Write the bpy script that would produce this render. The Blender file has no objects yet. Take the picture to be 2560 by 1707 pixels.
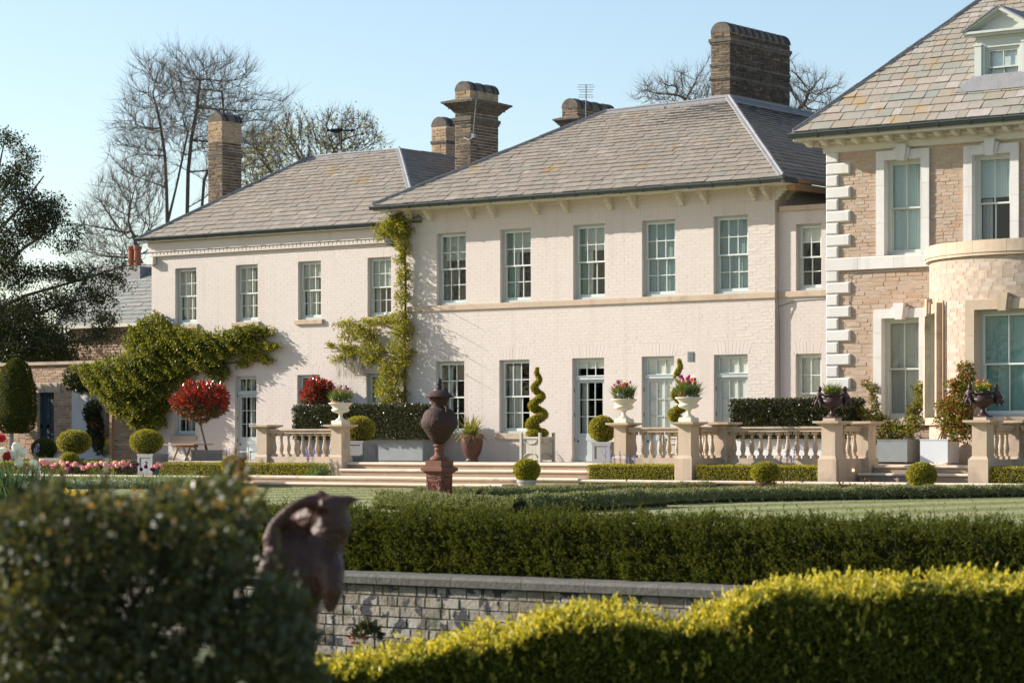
import bpy, math, random
import numpy as np
from mathutils import Matrix, Vector
random.seed(7); RNG = np.random.default_rng(7)
R = math.radians
scene = bpy.context.scene
col = scene.collection

# ---------------------------------------------------------------- camera
cam_d = bpy.data.cameras.new('camera'); cam = bpy.data.objects.new('camera', cam_d); col.objects.link(cam)
cam.location = (0, 0, .41)
cam.rotation_euler = (R(90), 0, math.atan2(.6, .8))
cam_d.sensor_width = 36; cam_d.lens = 92.27
cam_d.shift_y = (1112 - 853.5) / 2560
cam_d.clip_start = .1; cam_d.clip_end = 6000
cam_d.dof.use_dof = True; cam_d.dof.focus_distance = 60; cam_d.dof.aperture_fstop = 4.0
scene.camera = cam

# ---------------------------------------------------------------- sky, sun, exposure
TO_SUN = Vector((-1.92, -.71, .95)).normalized()
SUN_EL = math.asin(TO_SUN.z); SUN_AZ = math.atan2(TO_SUN.x, TO_SUN.y)
w = bpy.data.worlds.new('World'); scene.world = w; w.use_nodes = True
nt = w.node_tree; bg = nt.nodes['Background']
sk = nt.nodes.new('ShaderNodeTexSky'); sk.sky_type = 'NISHITA'; sk.sun_disc = False
sk.sun_elevation = SUN_EL; sk.sun_rotation = SUN_AZ
sk.air_density = 1.0; sk.dust_density = .9; sk.ozone_density = 1.3; sk.altitude = 0
nt.links.new(sk.outputs[0], bg.inputs[0]); bg.inputs[1].default_value = .105
sun_d = bpy.data.lights.new('sun', 'SUN'); sun = bpy.data.objects.new('sun', sun_d); col.objects.link(sun)
sun_d.energy = 4.6; sun_d.angle = R(.5); sun_d.color = (1, .935, .85)
sun.rotation_euler = (-TO_SUN).to_track_quat('-Z', 'Y').to_euler(); sun.location = (-60, 0, 60)
vs = scene.view_settings; vs.view_transform = 'Standard'; vs.look = 'None'; vs.gamma = 1; vs.use_curve_mapping = False
vs.exposure = .9

# ---------------------------------------------------------------- helpers
F, CX, HY, ZC = 6561., 1280., 1112., .41          # the survey of the photograph: sight lines met with real planes
def P(x, y, Y):
    u = (x - CX) / F; v = (HY - y) / F; d = Y / (.8 + .6 * u)
    return Vector((d * (-.6 + .8 * u), Y, ZC + d * v))
def D(x, y, d):
    u = (x - CX) / F; v = (HY - y) / F
    return Vector((d * (-.6 + .8 * u), d * (.8 + .6 * u), ZC + d * v))
def depth(p): return -.6 * p[0] + .8 * p[1]

def mat(name, cols, rough=.8, noise=None, bump=None, island=True, spec=.3, metal=0, trans=0, stain=None, streak=None):
    """palette picked per piece (mesh island + object), weathered by noise, optional bump and leaf translucency"""
    m = bpy.data.materials.new(name); m.use_nodes = True
    n = m.node_tree; L = n.links; bs = n.nodes['Principled BSDF']; out = n.nodes['Material Output']
    bs.inputs['Roughness'].default_value = rough; bs.inputs['Specular IOR Level'].default_value = spec
    bs.inputs['Metallic'].default_value = metal
    tc = n.nodes.new('ShaderNodeTexCoord'); geo = n.nodes.new('ShaderNodeNewGeometry')
    if len(cols) > 1 and island:
        oi = n.nodes.new('ShaderNodeObjectInfo')
        ad = n.nodes.new('ShaderNodeMath'); ad.operation = 'ADD'
        L.new(geo.outputs['Random Per Island'], ad.inputs[0]); L.new(oi.outputs['Random'], ad.inputs[1])
        fr = n.nodes.new('ShaderNodeMath'); fr.operation = 'FRACT'; L.new(ad.outputs[0], fr.inputs[0])
        cr = n.nodes.new('ShaderNodeValToRGB'); e = cr.color_ramp.elements
        while len(e) < len(cols): e.new(.5)
        for i, c in enumerate(cols):
            e[i].position = i / (len(cols) - 1); e[i].color = (*c, 1)
        L.new(fr.outputs[0], cr.inputs[0]); c_out = cr.outputs[0]
    else:
        rgb = n.nodes.new('ShaderNodeRGB'); rgb.outputs[0].default_value = (*cols[0], 1); c_out = rgb.outputs[0]
    def mixc(kind, fac, a, b):
        mx = n.nodes.new('ShaderNodeMix'); mx.data_type = 'RGBA'; mx.blend_type = kind
        if isinstance(fac, (int, float)): mx.inputs[0].default_value = fac
        else: L.new(fac, mx.inputs[0])
        L.new(a, mx.inputs[6])
        if isinstance(b, tuple): mx.inputs[7].default_value = (*b, 1)
        else: L.new(b, mx.inputs[7])
        return mx.outputs[2]
    def nz(scale, detail=4, lo=.35, hi=.7):
        t = n.nodes.new('ShaderNodeTexNoise'); t.inputs['Scale'].default_value = scale; t.inputs['Detail'].default_value = detail
        L.new(geo.outputs['Position'], t.inputs['Vector'])
        mr = n.nodes.new('ShaderNodeMapRange'); mr.inputs[1].default_value = lo; mr.inputs[2].default_value = hi
        L.new(t.outputs[0], mr.inputs[0]); return mr.outputs[0]
    if noise:
        for sc, amt, c2 in noise:
            f = nz(sc); k = n.nodes.new('ShaderNodeMath'); k.operation = 'MULTIPLY'; k.inputs[1].default_value = amt
            L.new(f, k.inputs[0]); c_out = mixc('MIX', k.outputs[0], c_out, c2)
    if stain:
        for sc, lo, hi, c2 in stain:
            c_out = mixc('MIX', nz(sc, 6, lo, hi), c_out, c2)
    if streak:        # rain streaks: noise drawn out down the wall, broken up by a broader noise
        lo, hi, amt, c2 = streak
        mp = n.nodes.new('ShaderNodeMapping'); mp.inputs['Scale'].default_value = (3.2, 3.2, .32); L.new(geo.outputs['Position'], mp.inputs[0])
        t = n.nodes.new('ShaderNodeTexNoise'); t.inputs['Scale'].default_value = 1; t.inputs['Detail'].default_value = 6; L.new(mp.outputs[0], t.inputs['Vector'])
        mr = n.nodes.new('ShaderNodeMapRange'); mr.inputs[1].default_value = lo; mr.inputs[2].default_value = hi; mr.inputs[4].default_value = amt; L.new(t.outputs[0], mr.inputs[0])
        c_out = mixc('MIX', mr.outputs[0], c_out, c2)
    L.new(c_out, bs.inputs['Base Color'])
    if bump:
        sc, st, dist = bump
        t = n.nodes.new('ShaderNodeTexNoise'); t.inputs['Scale'].default_value = sc; t.inputs['Detail'].default_value = 5
        L.new(geo.outputs['Position'], t.inputs['Vector'])
        b = n.nodes.new('ShaderNodeBump'); b.inputs['Strength'].default_value = st; b.inputs['Distance'].default_value = dist
        L.new(t.outputs[0], b.inputs['Height']); L.new(b.outputs[0], bs.inputs['Normal'])
    if trans:
        tr = n.nodes.new('ShaderNodeBsdfTranslucent'); tc2 = mixc('MULTIPLY', 1.0, c_out, (1.1, 1.08, .95) if 'petal' in name else (1.5, 1.4, .5)); L.new(tc2, tr.inputs[0])
        ms = n.nodes.new('ShaderNodeMixShader'); ms.inputs[0].default_value = trans
        L.new(bs.outputs[0], ms.inputs[1]); L.new(tr.outputs[0], ms.inputs[2]); L.new(ms.outputs[0], out.inputs[0])
    return m

def wl(o):
    v = Vector((0, 0, 0))
    while o is not None: v += o.location; o = o.parent
    return v

def link(name, me, parent=None, loc=(0, 0, 0), kind=None):
    o = bpy.data.objects.new(name, me); col.objects.link(o); o.location = loc
    if parent is not None: o.parent = parent
    if kind: o['kind'] = kind
    return o

def thing(name, label, cat, loc=(0, 0, 0), group=None):
    o = bpy.data.objects.new(name, None); o.empty_display_size = .2; col.objects.link(o); o.location = loc
    return tag(o, label, cat, group)
def tag(o, label, cat, group=None):
    o['label'] = label; o['category'] = cat
    if group: o['group'] = group
    return o
def dup(root, loc, label, group=None):
    r = root.copy(); col.objects.link(r); r.location = loc; r['label'] = label
    if group: r['group'] = group
    for ch in list(root.children):
        c = ch.copy(); col.objects.link(c); c.parent = r
        for g in list(ch.children):
            d = g.copy(); col.objects.link(d); d.parent = c
    return r

class MB:
    """collects shapes and links them as one mesh object"""
    def __init__(s, xf=None): s.v = []; s.f = []; s.xf = xf
    def add(s, v, f):
        o = len(s.v); s.v += [tuple(p) for p in v]; s.f += [tuple(i + o for i in q) for q in f]; return s
    def box(s, x0, x1, y0, y1, z0, z1):
        return s.add([(x0,y0,z0),(x1,y0,z0),(x1,y1,z0),(x0,y1,z0),(x0,y0,z1),(x1,y0,z1),(x1,y1,z1),(x0,y1,z1)],
                     [(3,2,1,0),(4,5,6,7),(0,1,5,4),(1,2,6,5),(2,3,7,6),(3,0,4,7)])
    def frus(s, cx, cy, z0, z1, a0, b0, a1, b1):
        """block that changes size from bottom (half sizes a0, b0) to top (a1, b1)"""
        v = [(cx+i*a0, cy+j*b0, z0) for i, j in ((-1,-1),(1,-1),(1,1),(-1,1))] + [(cx+i*a1, cy+j*b1, z1) for i, j in ((-1,-1),(1,-1),(1,1),(-1,1))]
        return s.add(v, [(3,2,1,0),(4,5,6,7),(0,1,5,4),(1,2,6,5),(2,3,7,6),(3,0,4,7)])
    def brickbox(s, x0, x1, y0, y1, z0, z1, j=0):
        """open-backed block with a slightly uneven, chamfered face"""
        r = lambda: random.uniform(-j, j)
        a = [(x0,y1,z0),(x1,y1,z0),(x1,y1,z1),(x0,y1,z1)]
        c = .006
        c = .003 if j < .001 else .006
        b = [(x0+c,y0+r(),z0+c),(x1-c,y0+r(),z0+c),(x1-c,y0+r(),z1-c),(x0+c,y0+r(),z1-c)]
        return s.add(a+b, [(4,5,6,7),(0,1,5,4),(1,2,6,5),(2,3,7,6),(3,0,4,7)])
    def prism(s, prof, axis, t0, t1):
        """profile polygon swept along an axis: 'x' takes (y, z) points, 'y' takes (x, z), 'z' takes (x, y)"""
        n = len(prof)
        mk = {'x': lambda p, t: (t, p[0], p[1]), 'y': lambda p, t: (p[0], t, p[1]), 'z': lambda p, t: (p[0], p[1], t)}[axis]
        v = [mk(p, t0) for p in prof] + [mk(p, t1) for p in prof]
        f = [tuple(range(n-1, -1, -1)), tuple(range(n, 2*n))] + [(i, (i+1) % n, n+(i+1) % n, n+i) for i in range(n)]
        return s.add(v, f)
    def tube(s, pts, rad, seg=6, cap=True):
        pts = [Vector(p) for p in pts]; n = len(pts)
        rad = [float(rad)] * n if isinstance(rad, (int, float)) else [float(k) for k in rad]
        v = []; f = []
        for i, p in enumerate(pts):
            t = (pts[min(i+1, n-1)] - pts[max(i-1, 0)]).normalized()
            a = t.cross(Vector((0, 0, 1)) if abs(t.z) < .95 else Vector((1, 0, 0))).normalized(); b = t.cross(a)
            for k in range(seg):
                q = 2*math.pi*k/seg; v.append(p + rad[i]*(math.cos(q)*a + math.sin(q)*b))
        for i in range(n-1):
            for k in range(seg):
                k2 = (k+1) % seg; f.append((i*seg+k, i*seg+k2, (i+1)*seg+k2, (i+1)*seg+k))
        if cap: f.append(tuple(range(seg-1, -1, -1))); f.append(tuple((n-1)*seg+k for k in range(seg)))
        return s.add(v, f)
    def lathe(s, prof, c=(0,0,0), seg=20, rmod=None):
        v = []; f = []; n = len(prof)
        for i, (r, z) in enumerate(prof):
            for k in range(seg):
                q = 2*math.pi*k/seg; rr = r * (rmod(i, q) if rmod else 1)
                v.append((c[0]+rr*math.cos(q), c[1]+rr*math.sin(q), c[2]+z))
        for i in range(n-1):
            for k in range(seg):
                k2 = (k+1) % seg; f.append((i*seg+k, i*seg+k2, (i+1)*seg+k2, (i+1)*seg+k))
        f.append(tuple(range(seg-1, -1, -1))); f.append(tuple((n-1)*seg+k for k in range(seg)))
        return s.add(v, f)
    def ell(s, c, r, seg=12, rings=8):
        c = Vector(c); r = (r, r, r) if isinstance(r, (int, float)) else r
        v = []; f = []
        for i in range(rings+1):
            th = math.pi*(i+.02*(i == 0)-.02*(i == rings))/rings
            for k in range(seg):
                q = 2*math.pi*k/seg
                v.append((c.x+r[0]*math.sin(th)*math.cos(q), c.y+r[1]*math.sin(th)*math.sin(q), c.z-r[2]*math.cos(th)))
        for i in range(rings):
            for k in range(seg):
                k2 = (k+1) % seg; f.append((i*seg+k, i*seg+k2, (i+1)*seg+k2, (i+1)*seg+k))
        return s.add(v, f)
    def mesh(s, name, m, smooth=False, off=Vector((0, 0, 0))):
        me = bpy.data.meshes.new(name)
        vv = [Vector(p) for p in s.v]
        if s.xf is not None: vv = [s.xf @ p for p in vv]
        me.from_pydata([tuple(p - off) for p in vv], [], s.f)
        for mm in (m if isinstance(m, (list, tuple)) else [m]): me.materials.append(mm)
        if smooth: me.shade_smooth() if hasattr(me, 'shade_smooth') else me.polygons.foreach_set('use_smooth', [True]*len(me.polygons))
        me.update(); return me
    def build(s, name, m, parent=None, smooth=False, kind=None, loc=None):
        off = wl(parent) if parent is not None else Vector((0, 0, 0))
        if loc is not None: off = off + Vector(loc)
        return link(name, s.mesh(name, m, smooth, off), parent, loc or (0, 0, 0), kind)

def quads(name, V, m, parent=None, kind='stuff', loops=None):
    """n quads from an (n, 4, 3) array of world points"""
    n = len(V); off = np.array(wl(parent)) if parent is not None else np.zeros(3)
    me = bpy.data.meshes.new(name); me.vertices.add(n*4)
    me.vertices.foreach_set('co', (V.reshape(-1, 3) - off).astype(np.float32).ravel())
    me.loops.add(n*4); me.loops.foreach_set('vertex_index', np.arange(n*4, dtype=np.int32))
    me.polygons.add(n); me.polygons.foreach_set('loop_start', np.arange(0, n*4, 4, dtype=np.int32))
    me.update(calc_edges=True); me.materials.append(m)
    return link(name, me, parent, (0, 0, 0), kind)

def norm(a): return a / np.maximum(np.linalg.norm(a, axis=1, keepdims=True), 1e-9)
def leaf_quads(pts, nor, L, W, out=.6, up=.2, rnd=.7):
    n = len(pts); t = norm(nor*out + np.array([0, 0, up]) + RNG.normal(size=(n, 3))*rnd)
    s = norm(np.cross(t, norm(RNG.normal(size=(n, 3)))))
    b = np.cross(t, s)
    L = np.asarray(L) * RNG.uniform(.65, 1.3, n); W = np.asarray(W) * RNG.uniform(.7, 1.25, n)
    L = L[:, None]; W = W[:, None]
    mid = pts + t*L*.5 + b*L*.12
    return np.stack([pts, mid + s*W*.5, pts + t*L, mid - s*W*.5], axis=1)
def leaves(name, pts, nor, L, W, m, parent=None, kind='stuff', **k):
    return quads(name, leaf_quads(np.asarray(pts), np.asarray(nor), L, W, **k), m, parent, kind)

def sph(n, seed=None):
    v = RNG.normal(size=(n, 3)); return norm(v)
def lumps(p, s, amp):
    """cheap smooth noise for uneven outlines"""
    p = np.asarray(p)*s
    return amp*(np.sin(p[:,0]*1.7+p[:,2]*2.3+1)+np.sin(p[:,1]*2.1-p[:,2]*1.3+2)+np.sin((p[:,0]+p[:,1])*3.7+p[:,2]*2.9)*.5)/2.5

def fuzzy_ball(c, r, n):
    d = sph(n); rr = np.asarray(r if not isinstance(r, (int, float)) else (r, r, r))
    k = RNG.uniform(.88, 1.0, n) + lumps(d*3+np.array(c), 2, .03)
    return np.asarray(c) + d*rr*k[:, None], norm(d/rr)
def fuzzy_box(x0, x1, y0, y1, z0, z1, n, amp=.02, bottom=False):
    A = np.array([(x1-x0)*(z1-z0)]*2 + [(y1-y0)*(z1-z0)]*2 + [(x1-x0)*(y1-y0)])
    f = RNG.choice(5, n, p=A/A.sum()); u = RNG.random((n, 3))
    p = np.array([x0, y0, z0]) + u*np.array([x1-x0, y1-y0, z1-z0]); nn = np.zeros((n, 3))
    for k, (ax, val, sg) in enumerate(((1, y0, -1), (1, y1, 1), (0, x0, -1), (0, x1, 1), (2, z1, 1))):
        q = f == k; p[q, ax] = val; nn[q, ax] = sg
    p += nn*(RNG.uniform(-1.6, .6, n)*amp + lumps(p, 5, amp))[:, None]
    return p, nn

# ---------------------------------------------------------------- materials
M = {}
M['cream_brick'] = mat('cream_paint', [(.60,.526,.468),(.63,.557,.498),(.608,.535,.476),(.618,.543,.482)], .75, [(.35,.35,(.57,.49,.43)),(6,.25,(.62,.545,.49))], (60,.3,.006), streak=(.55,.72,.35,(.44,.38,.31)))
M['cream'] = mat('cream_paint_joints', [(.58,.51,.46)], .8, [(.5,.4,(.54,.465,.41))], (50,.3,.01))
M['stone'] = mat('honey_sandstone', [(.51,.385,.27),(.55,.43,.315),(.48,.365,.26)], .85, [(2,.5,(.43,.315,.21)),(14,.35,(.57,.47,.365))], (45,.35,.012), stain=[(1.6,.58,.76,(.27,.22,.165))], streak=(.56,.75,.5,(.24,.20,.15)))
M['riser'] = mat('dark_riser_stone', [(.31,.22,.15),(.35,.26,.18),(.28,.20,.14)], .9, [(3,.5,(.24,.17,.115)),(16,.3,(.38,.29,.21))], (40,.3,.01))  # darker stone than the treads
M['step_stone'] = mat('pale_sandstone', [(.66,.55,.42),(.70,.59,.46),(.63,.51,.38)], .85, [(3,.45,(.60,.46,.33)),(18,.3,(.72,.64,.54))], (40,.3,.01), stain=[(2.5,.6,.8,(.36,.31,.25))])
M['white_stone'] = mat('pale_limestone', [(.68,.66,.62),(.63,.605,.565),(.70,.68,.645)], .85, [(3,.4,(.58,.55,.50)),(14,.3,(.62,.58,.52))], (40,.4,.012), streak=(.54,.72,.55,(.42,.39,.34)))
M['tan_brick'] = mat('tan_stone_brick', [(.43,.305,.22),(.47,.355,.265),(.50,.395,.305),(.45,.33,.245),(.48,.37,.28),(.47,.30,.19),(.50,.41,.33)], .9, [(9,.4,(.40,.28,.19))], (55,.6,.02))
M['bow_brick'] = mat('buff_bow_brick', [(.41,.325,.255),(.43,.345,.275),(.42,.33,.262),(.48,.42,.36),(.42,.335,.268),(.405,.305,.225)], .9, [(9,.3,(.37,.28,.205))], (55,.4,.012))
M['mortar'] = mat('lime_mortar', [(.50,.40,.30)], .95, None, (60,.4,.01))
M['buff_brick'] = mat('sooty_buff_brick', [(.22,.15,.095),(.13,.095,.065),(.26,.185,.115),(.065,.052,.042),(.17,.12,.08),(.10,.075,.055)], .9, [(5,.5,(.07,.055,.045))], (60,.5,.015))
M['pale_brick'] = mat('pale_chimney_brick', [(.47,.34,.20),(.40,.28,.17),(.51,.38,.24)], .9, [(5,.5,(.15,.105,.07))], (60,.4,.01))
M['soot_shade_brick'] = mat('sooted_shaded_brick', [(.07,.054,.045),(.12,.085,.06),(.045,.039,.036),(.17,.12,.08)], .9, [(4,.6,(.04,.035,.03))], (60,.5,.015))  # soot, darkened further to carry the shade of the sunless face
M['soot_stone'] = mat('sooted_stone', [(.13,.115,.10)], .9, [(4,.7,(.045,.04,.038)),(9,.4,(.28,.22,.13))], (40,.5,.02))
M['garden_brick'] = mat('old_garden_brick', [(.42,.28,.17),(.50,.33,.20),(.36,.20,.13),(.55,.40,.26),(.30,.16,.11),(.46,.33,.22)], .9, [(6,.3,(.25,.18,.13))], (50,.5,.015))
SL = [(.245,.207,.165),(.27,.226,.178),(.232,.213,.172),(.255,.217,.175),(.222,.214,.182),(.30,.255,.205),(.245,.212,.175),(.26,.218,.16),(.335,.29,.24),(.215,.182,.148)]
M['slate'] = mat('weathered_slate', SL, .75, [(7,.35,(.185,.15,.12)),(26,.3,(.33,.285,.235))], (45,.4,.008), stain=[(1.3,.63,.74,(.30,.20,.08))])
M['slate_warm'] = mat('honey_slate', [(.29,.245,.19),(.33,.275,.215),(.27,.265,.22),(.35,.30,.25),(.25,.26,.225),(.31,.25,.18),(.40,.36,.32)], .75, [(7,.35,(.22,.185,.15))], (45,.4,.008), stain=[(1.1,.6,.72,(.36,.22,.07))])
M['slate_pale'] = mat('green_slate', [(.25,.26,.235),(.29,.29,.255),(.23,.25,.23),(.31,.29,.255)], .75, [(7,.3,(.2,.19,.17))], (45,.4,.008))
M['under'] = mat('roof_felt', [(.05,.045,.04)], .95)
M['lead'] = mat('lead_sheet', [(.23,.225,.225)], .65, [(5,.6,(.15,.15,.155)),(20,.3,(.33,.325,.32))], (25,.5,.02), spec=.4)
M['lead_planter'] = mat('lead_planter_grey', [(.22,.22,.225)], .6, [(6,.5,(.15,.15,.155)),(22,.3,(.34,.34,.33))], (30,.3,.008))
M['gutter'] = mat('painted_iron_gutter', [(.040,.058,.058)], .45, [(8,.3,(.06,.075,.072))], None, spec=.4)
M['eave'] = mat('eaves_paint', [(.62,.58,.48)], .6, [(4,.3,(.52,.50,.43))])
M['sage'] = mat('sage_paint', [(.44,.47,.44)], .5, [(8,.2,(.40,.43,.41))])
M['bar'] = mat('pale_sash_paint', [(.62,.65,.60)], .45)
M['stonebar'] = mat('stone_sash_paint', [(.56,.57,.50)], .45)
M['blue_door'] = mat('pale_blue_paint', [(.44,.49,.48)], .45, [(8,.2,(.40,.45,.45))])
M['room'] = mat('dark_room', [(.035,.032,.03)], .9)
M['blind'] = mat('linen_blind', [(.42,.41,.36)], .9, [(30,.2,(.38,.37,.33))])
M['pale_blind'] = mat('cream_roller_blind', [(.84,.76,.67)], .9)
M['curtain'] = mat('pale_curtain', [(.58,.55,.50)], .9)
M['green_curtain'] = mat('green_shutter_paint', [(.06,.26,.20)], .7)
M['teal'] = mat('teal_shutter', [(.26,.34,.34)], .7, [(5,.4,(.21,.29,.30))])
M['palegreen'] = mat('pale_green_shutter', [(.50,.56,.55)], .7)
M['greige'] = mat('greige_shutter', [(.42,.40,.35)], .7)
M['aqua'] = mat('aqua_drape', [(.19,.33,.32)], .8, [(3,.3,(.26,.40,.39))])
M['dormer'] = mat('pale_sage_paint', [(.52,.545,.50)], .55, [(5,.25,(.46,.485,.45))])
M['terracotta'] = mat('terracotta', [(.33,.13,.075)], .8, [(5,.5,(.22,.09,.06))], (30,.4,.01))
M['brown_pot'] = mat('dark_glazed_clay', [(.10,.042,.03)], .5, [(9,.6,(.05,.028,.024))], (20,.5,.02))
M['urn_clay'] = mat('weathered_clay', [(.058,.031,.024)], .75, [(5,.6,(.036,.027,.023)),(12,.5,(.10,.037,.030))], (30,.8,.03))
M['urn_black'] = mat('blackened_clay', [(.035,.034,.034)], .7, [(6,.4,(.07,.065,.06))], (35,.4,.01))
M['pedestal'] = mat('red_terracotta', [(.18,.068,.045)], .75, [(5,.5,(.11,.048,.035)),(16,.3,(.22,.10,.07))], (35,.4,.008))
M['rust_iron'] = mat('maroon_iron', [(.060,.026,.022)], .5, [(9,.5,(.035,.018,.016))], (30,.4,.01), spec=.4)
M['white_urn'] = mat('cream_urn', [(.72,.66,.54)], .6, [(5,.4,(.60,.53,.41))], (30,.2,.01))
M['bronze'] = mat('bronze_maroon', [(.075,.029,.016)], .42, [(9,.5,(.036,.017,.011)),(5,.5,(.11,.05,.026))], (22,.8,.03), spec=.3)
M['versailles'] = mat('putty_paint', [(.46,.43,.35)], .65, [(8,.2,(.40,.37,.30))])
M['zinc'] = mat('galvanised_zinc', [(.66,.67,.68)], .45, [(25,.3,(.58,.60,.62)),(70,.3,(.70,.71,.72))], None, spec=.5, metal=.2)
M['zinc_dull_shaded'] = mat('dull_shaded_zinc', [(.20,.225,.23)], .6, [(4,.5,(.26,.275,.27))], None)  # dull zinc; its dark tone also stands in for shade on one planter
M['fibreclay'] = mat('grey_clay_pot', [(.40,.38,.36)], .85, [(8,.4,(.3,.28,.26))], (30,.3,.01))
M['wood'] = mat('weathered_teak', [(.36,.22,.13)], .7, [(12,.4,(.26,.15,.09))])
M['soil'] = mat('soil', [(.06,.042,.03)], .95, None, (30,.8,.05))
M['bark'] = mat('bark', [(.15,.12,.095)], .9, [(4,.5,(.09,.07,.058))], (18,.6,.05))
M['twig'] = mat('twig', [(.27,.215,.175),(.20,.155,.125)], .9)
M['stem'] = mat('plant_stem', [(.12,.085,.05)], .9)
M['black_iron'] = mat('black_iron', [(.012,.012,.013)], .5)
M['alu'] = mat('dull_aluminium', [(.2,.2,.2)], .5, metal=.5)
M['white_render'] = mat('white_render', [(.62,.61,.58)], .85, [(2,.5,(.48,.47,.44))], (20,.3,.02))
M['dark_door'] = mat('dark_teal_paint', [(.035,.055,.062)], .5)
M['fascia'] = mat('raw_timber', [(.42,.27,.16)], .8, [(6,.3,(.3,.18,.1))])
# foliage: leaf colours, with shade put into the core and the shaded box leaf
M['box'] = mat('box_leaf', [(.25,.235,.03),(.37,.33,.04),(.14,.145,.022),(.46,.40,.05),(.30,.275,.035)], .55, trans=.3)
M['box_shaded'] = mat('box_leaf_shaded', [(.06,.08,.016),(.085,.105,.02),(.13,.15,.026)], .55, trans=.25)  # darker copy of the box leaf, with shade put into its colour
M['core'] = mat('foliage_shade', [(.028,.032,.010)], .95)  # near-black fill: the shade inside foliage put into colour
M['hedge_dark'] = mat('laurel_leaf', [(.030,.042,.014),(.05,.06,.022),(.085,.08,.04),(.04,.05,.016),(.12,.105,.06)], .35, spec=.5, trans=.15)
M['yew'] = mat('yew_spray', [(.046,.056,.011),(.072,.084,.015),(.112,.118,.022),(.055,.065,.012)], .75, spec=.1, trans=.3)
M['gold'] = mat('golden_shoot', [(.54,.43,.06),(.62,.52,.10),(.45,.39,.05),(.33,.31,.035),(.26,.26,.03)], .5, trans=.35)
M['gold_dark'] = mat('privet_leaf', [(.085,.105,.018),(.14,.155,.026),(.23,.225,.036)], .6, spec=.15, trans=.3)
M['rose_leaf'] = mat('rose_leaf', [(.042,.052,.020),(.07,.08,.03),(.115,.12,.048),(.052,.062,.024),(.15,.125,.06)], .5, spec=.28, trans=.25)
M['rose_new'] = mat('rose_new_leaf', [(.24,.12,.045),(.18,.12,.05),(.28,.16,.075),(.14,.11,.045)], .4, trans=.35)
M['creeper'] = mat('creeper_leaf', [(.13,.15,.022),(.19,.20,.03),(.08,.10,.018),(.26,.245,.04),(.05,.068,.014)], .5, trans=.35)
M['creeper_gold'] = mat('wisteria_leaf', [(.26,.25,.035),(.32,.29,.045),(.20,.21,.03),(.15,.17,.025),(.34,.29,.06)], .5, trans=.4)
M['photinia'] = mat('photinia_leaf', [(.46,.03,.025),(.60,.05,.035),(.32,.025,.02),(.20,.025,.02),(.10,.08,.03),(.42,.045,.03)], .3, spec=.6, trans=.2)
M['photinia_green'] = mat('photinia_old_leaf', [(.07,.085,.025),(.10,.105,.03),(.12,.05,.025)], .35, spec=.5, trans=.2)
M['evergreen'] = mat('holm_oak_leaf', [(.024,.034,.012),(.038,.05,.017),(.07,.076,.024),(.03,.042,.014)], .45, trans=.2)
M['young'] = mat('young_oak_leaf', [(.22,.20,.05),(.17,.17,.045),(.26,.22,.06)], .5, trans=.4)
M['bud'] = mat('reddish_bud', [(.16,.085,.06),(.12,.07,.05)], .8)
M['lavender'] = mat('lavender_leaf', [(.17,.195,.085),(.24,.255,.135),(.12,.145,.055),(.30,.29,.19)], .75, trans=.25)
M['heuchera'] = mat('red_shoot', [(.26,.075,.035),(.19,.06,.03),(.22,.11,.04)], .5, trans=.3)
M['strap'] = mat('strap_leaf', [(.10,.15,.045),(.15,.20,.06),(.08,.12,.04),(.24,.25,.10)], .45, trans=.3)
M['strap_gold'] = mat('yellowing_strap_leaf', [(.20,.22,.05),(.28,.27,.08),(.14,.17,.04),(.36,.32,.14)], .45, trans=.3)
M['bed_leaf'] = mat('bed_leaf', [(.15,.21,.10),(.20,.26,.13),(.12,.17,.08),(.24,.30,.11)], .5, trans=.3)
for nme, c in dict(pink=(.85,.40,.40), purple=(.16,.02,.13), magenta=(.45,.03,.26), orange=(.80,.20,.02), white=(.80,.79,.68), yellow=(.80,.52,.02), red=(.50,.02,.02), blue=(.36,.34,.62), maroon=(.10,.012,.03)).items():
    M[nme] = mat(nme+'_petal', [c, tuple(min(1, k*1.2) for k in c)], .5, trans=.3)
def glass():
    m = bpy.data.materials.new('old_glass'); m.use_nodes = True; n = m.node_tree; n.nodes.clear(); L = n.links
    out = n.nodes.new('ShaderNodeOutputMaterial'); mx = n.nodes.new('ShaderNodeMixShader'); tr = n.nodes.new('ShaderNodeBsdfTransparent'); gl = n.nodes.new('ShaderNodeBsdfGlossy')
    tr.inputs[0].default_value = (.92,.95,.94,1); gl.inputs['Roughness'].default_value = .0
    fr = n.nodes.new('ShaderNodeFresnel'); fr.inputs[0].default_value = 1.5
    geo = n.nodes.new('ShaderNodeNewGeometry'); t = n.nodes.new('ShaderNodeTexNoise'); t.inputs['Scale'].default_value = 5; t.inputs['Detail'].default_value = 2
    L.new(geo.outputs['Position'], t.inputs['Vector']); b = n.nodes.new('ShaderNodeBump'); b.inputs['Strength'].default_value = .16; b.inputs['Distance'].default_value = .02
    L.new(t.outputs[0], b.inputs['Height']); L.new(b.outputs[0], gl.inputs['Normal'])
    ib = n.nodes.new('ShaderNodeMath'); ib.operation = 'SUBTRACT'; ib.inputs[0].default_value = 1; L.new(geo.outputs['Backfacing'], ib.inputs[1]); mu = n.nodes.new('ShaderNodeMath'); mu.operation = 'MULTIPLY'; L.new(ib.outputs[0], mu.inputs[0]); L.new(fr.outputs[0], mu.inputs[1]); L.new(mu.outputs[0], mx.inputs[0]); L.new(tr.outputs[0], mx.inputs[1]); L.new(gl.outputs[0], mx.inputs[2]); L.new(mx.outputs[0], out.inputs[0])
    return m
M['glass'] = glass()
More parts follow.
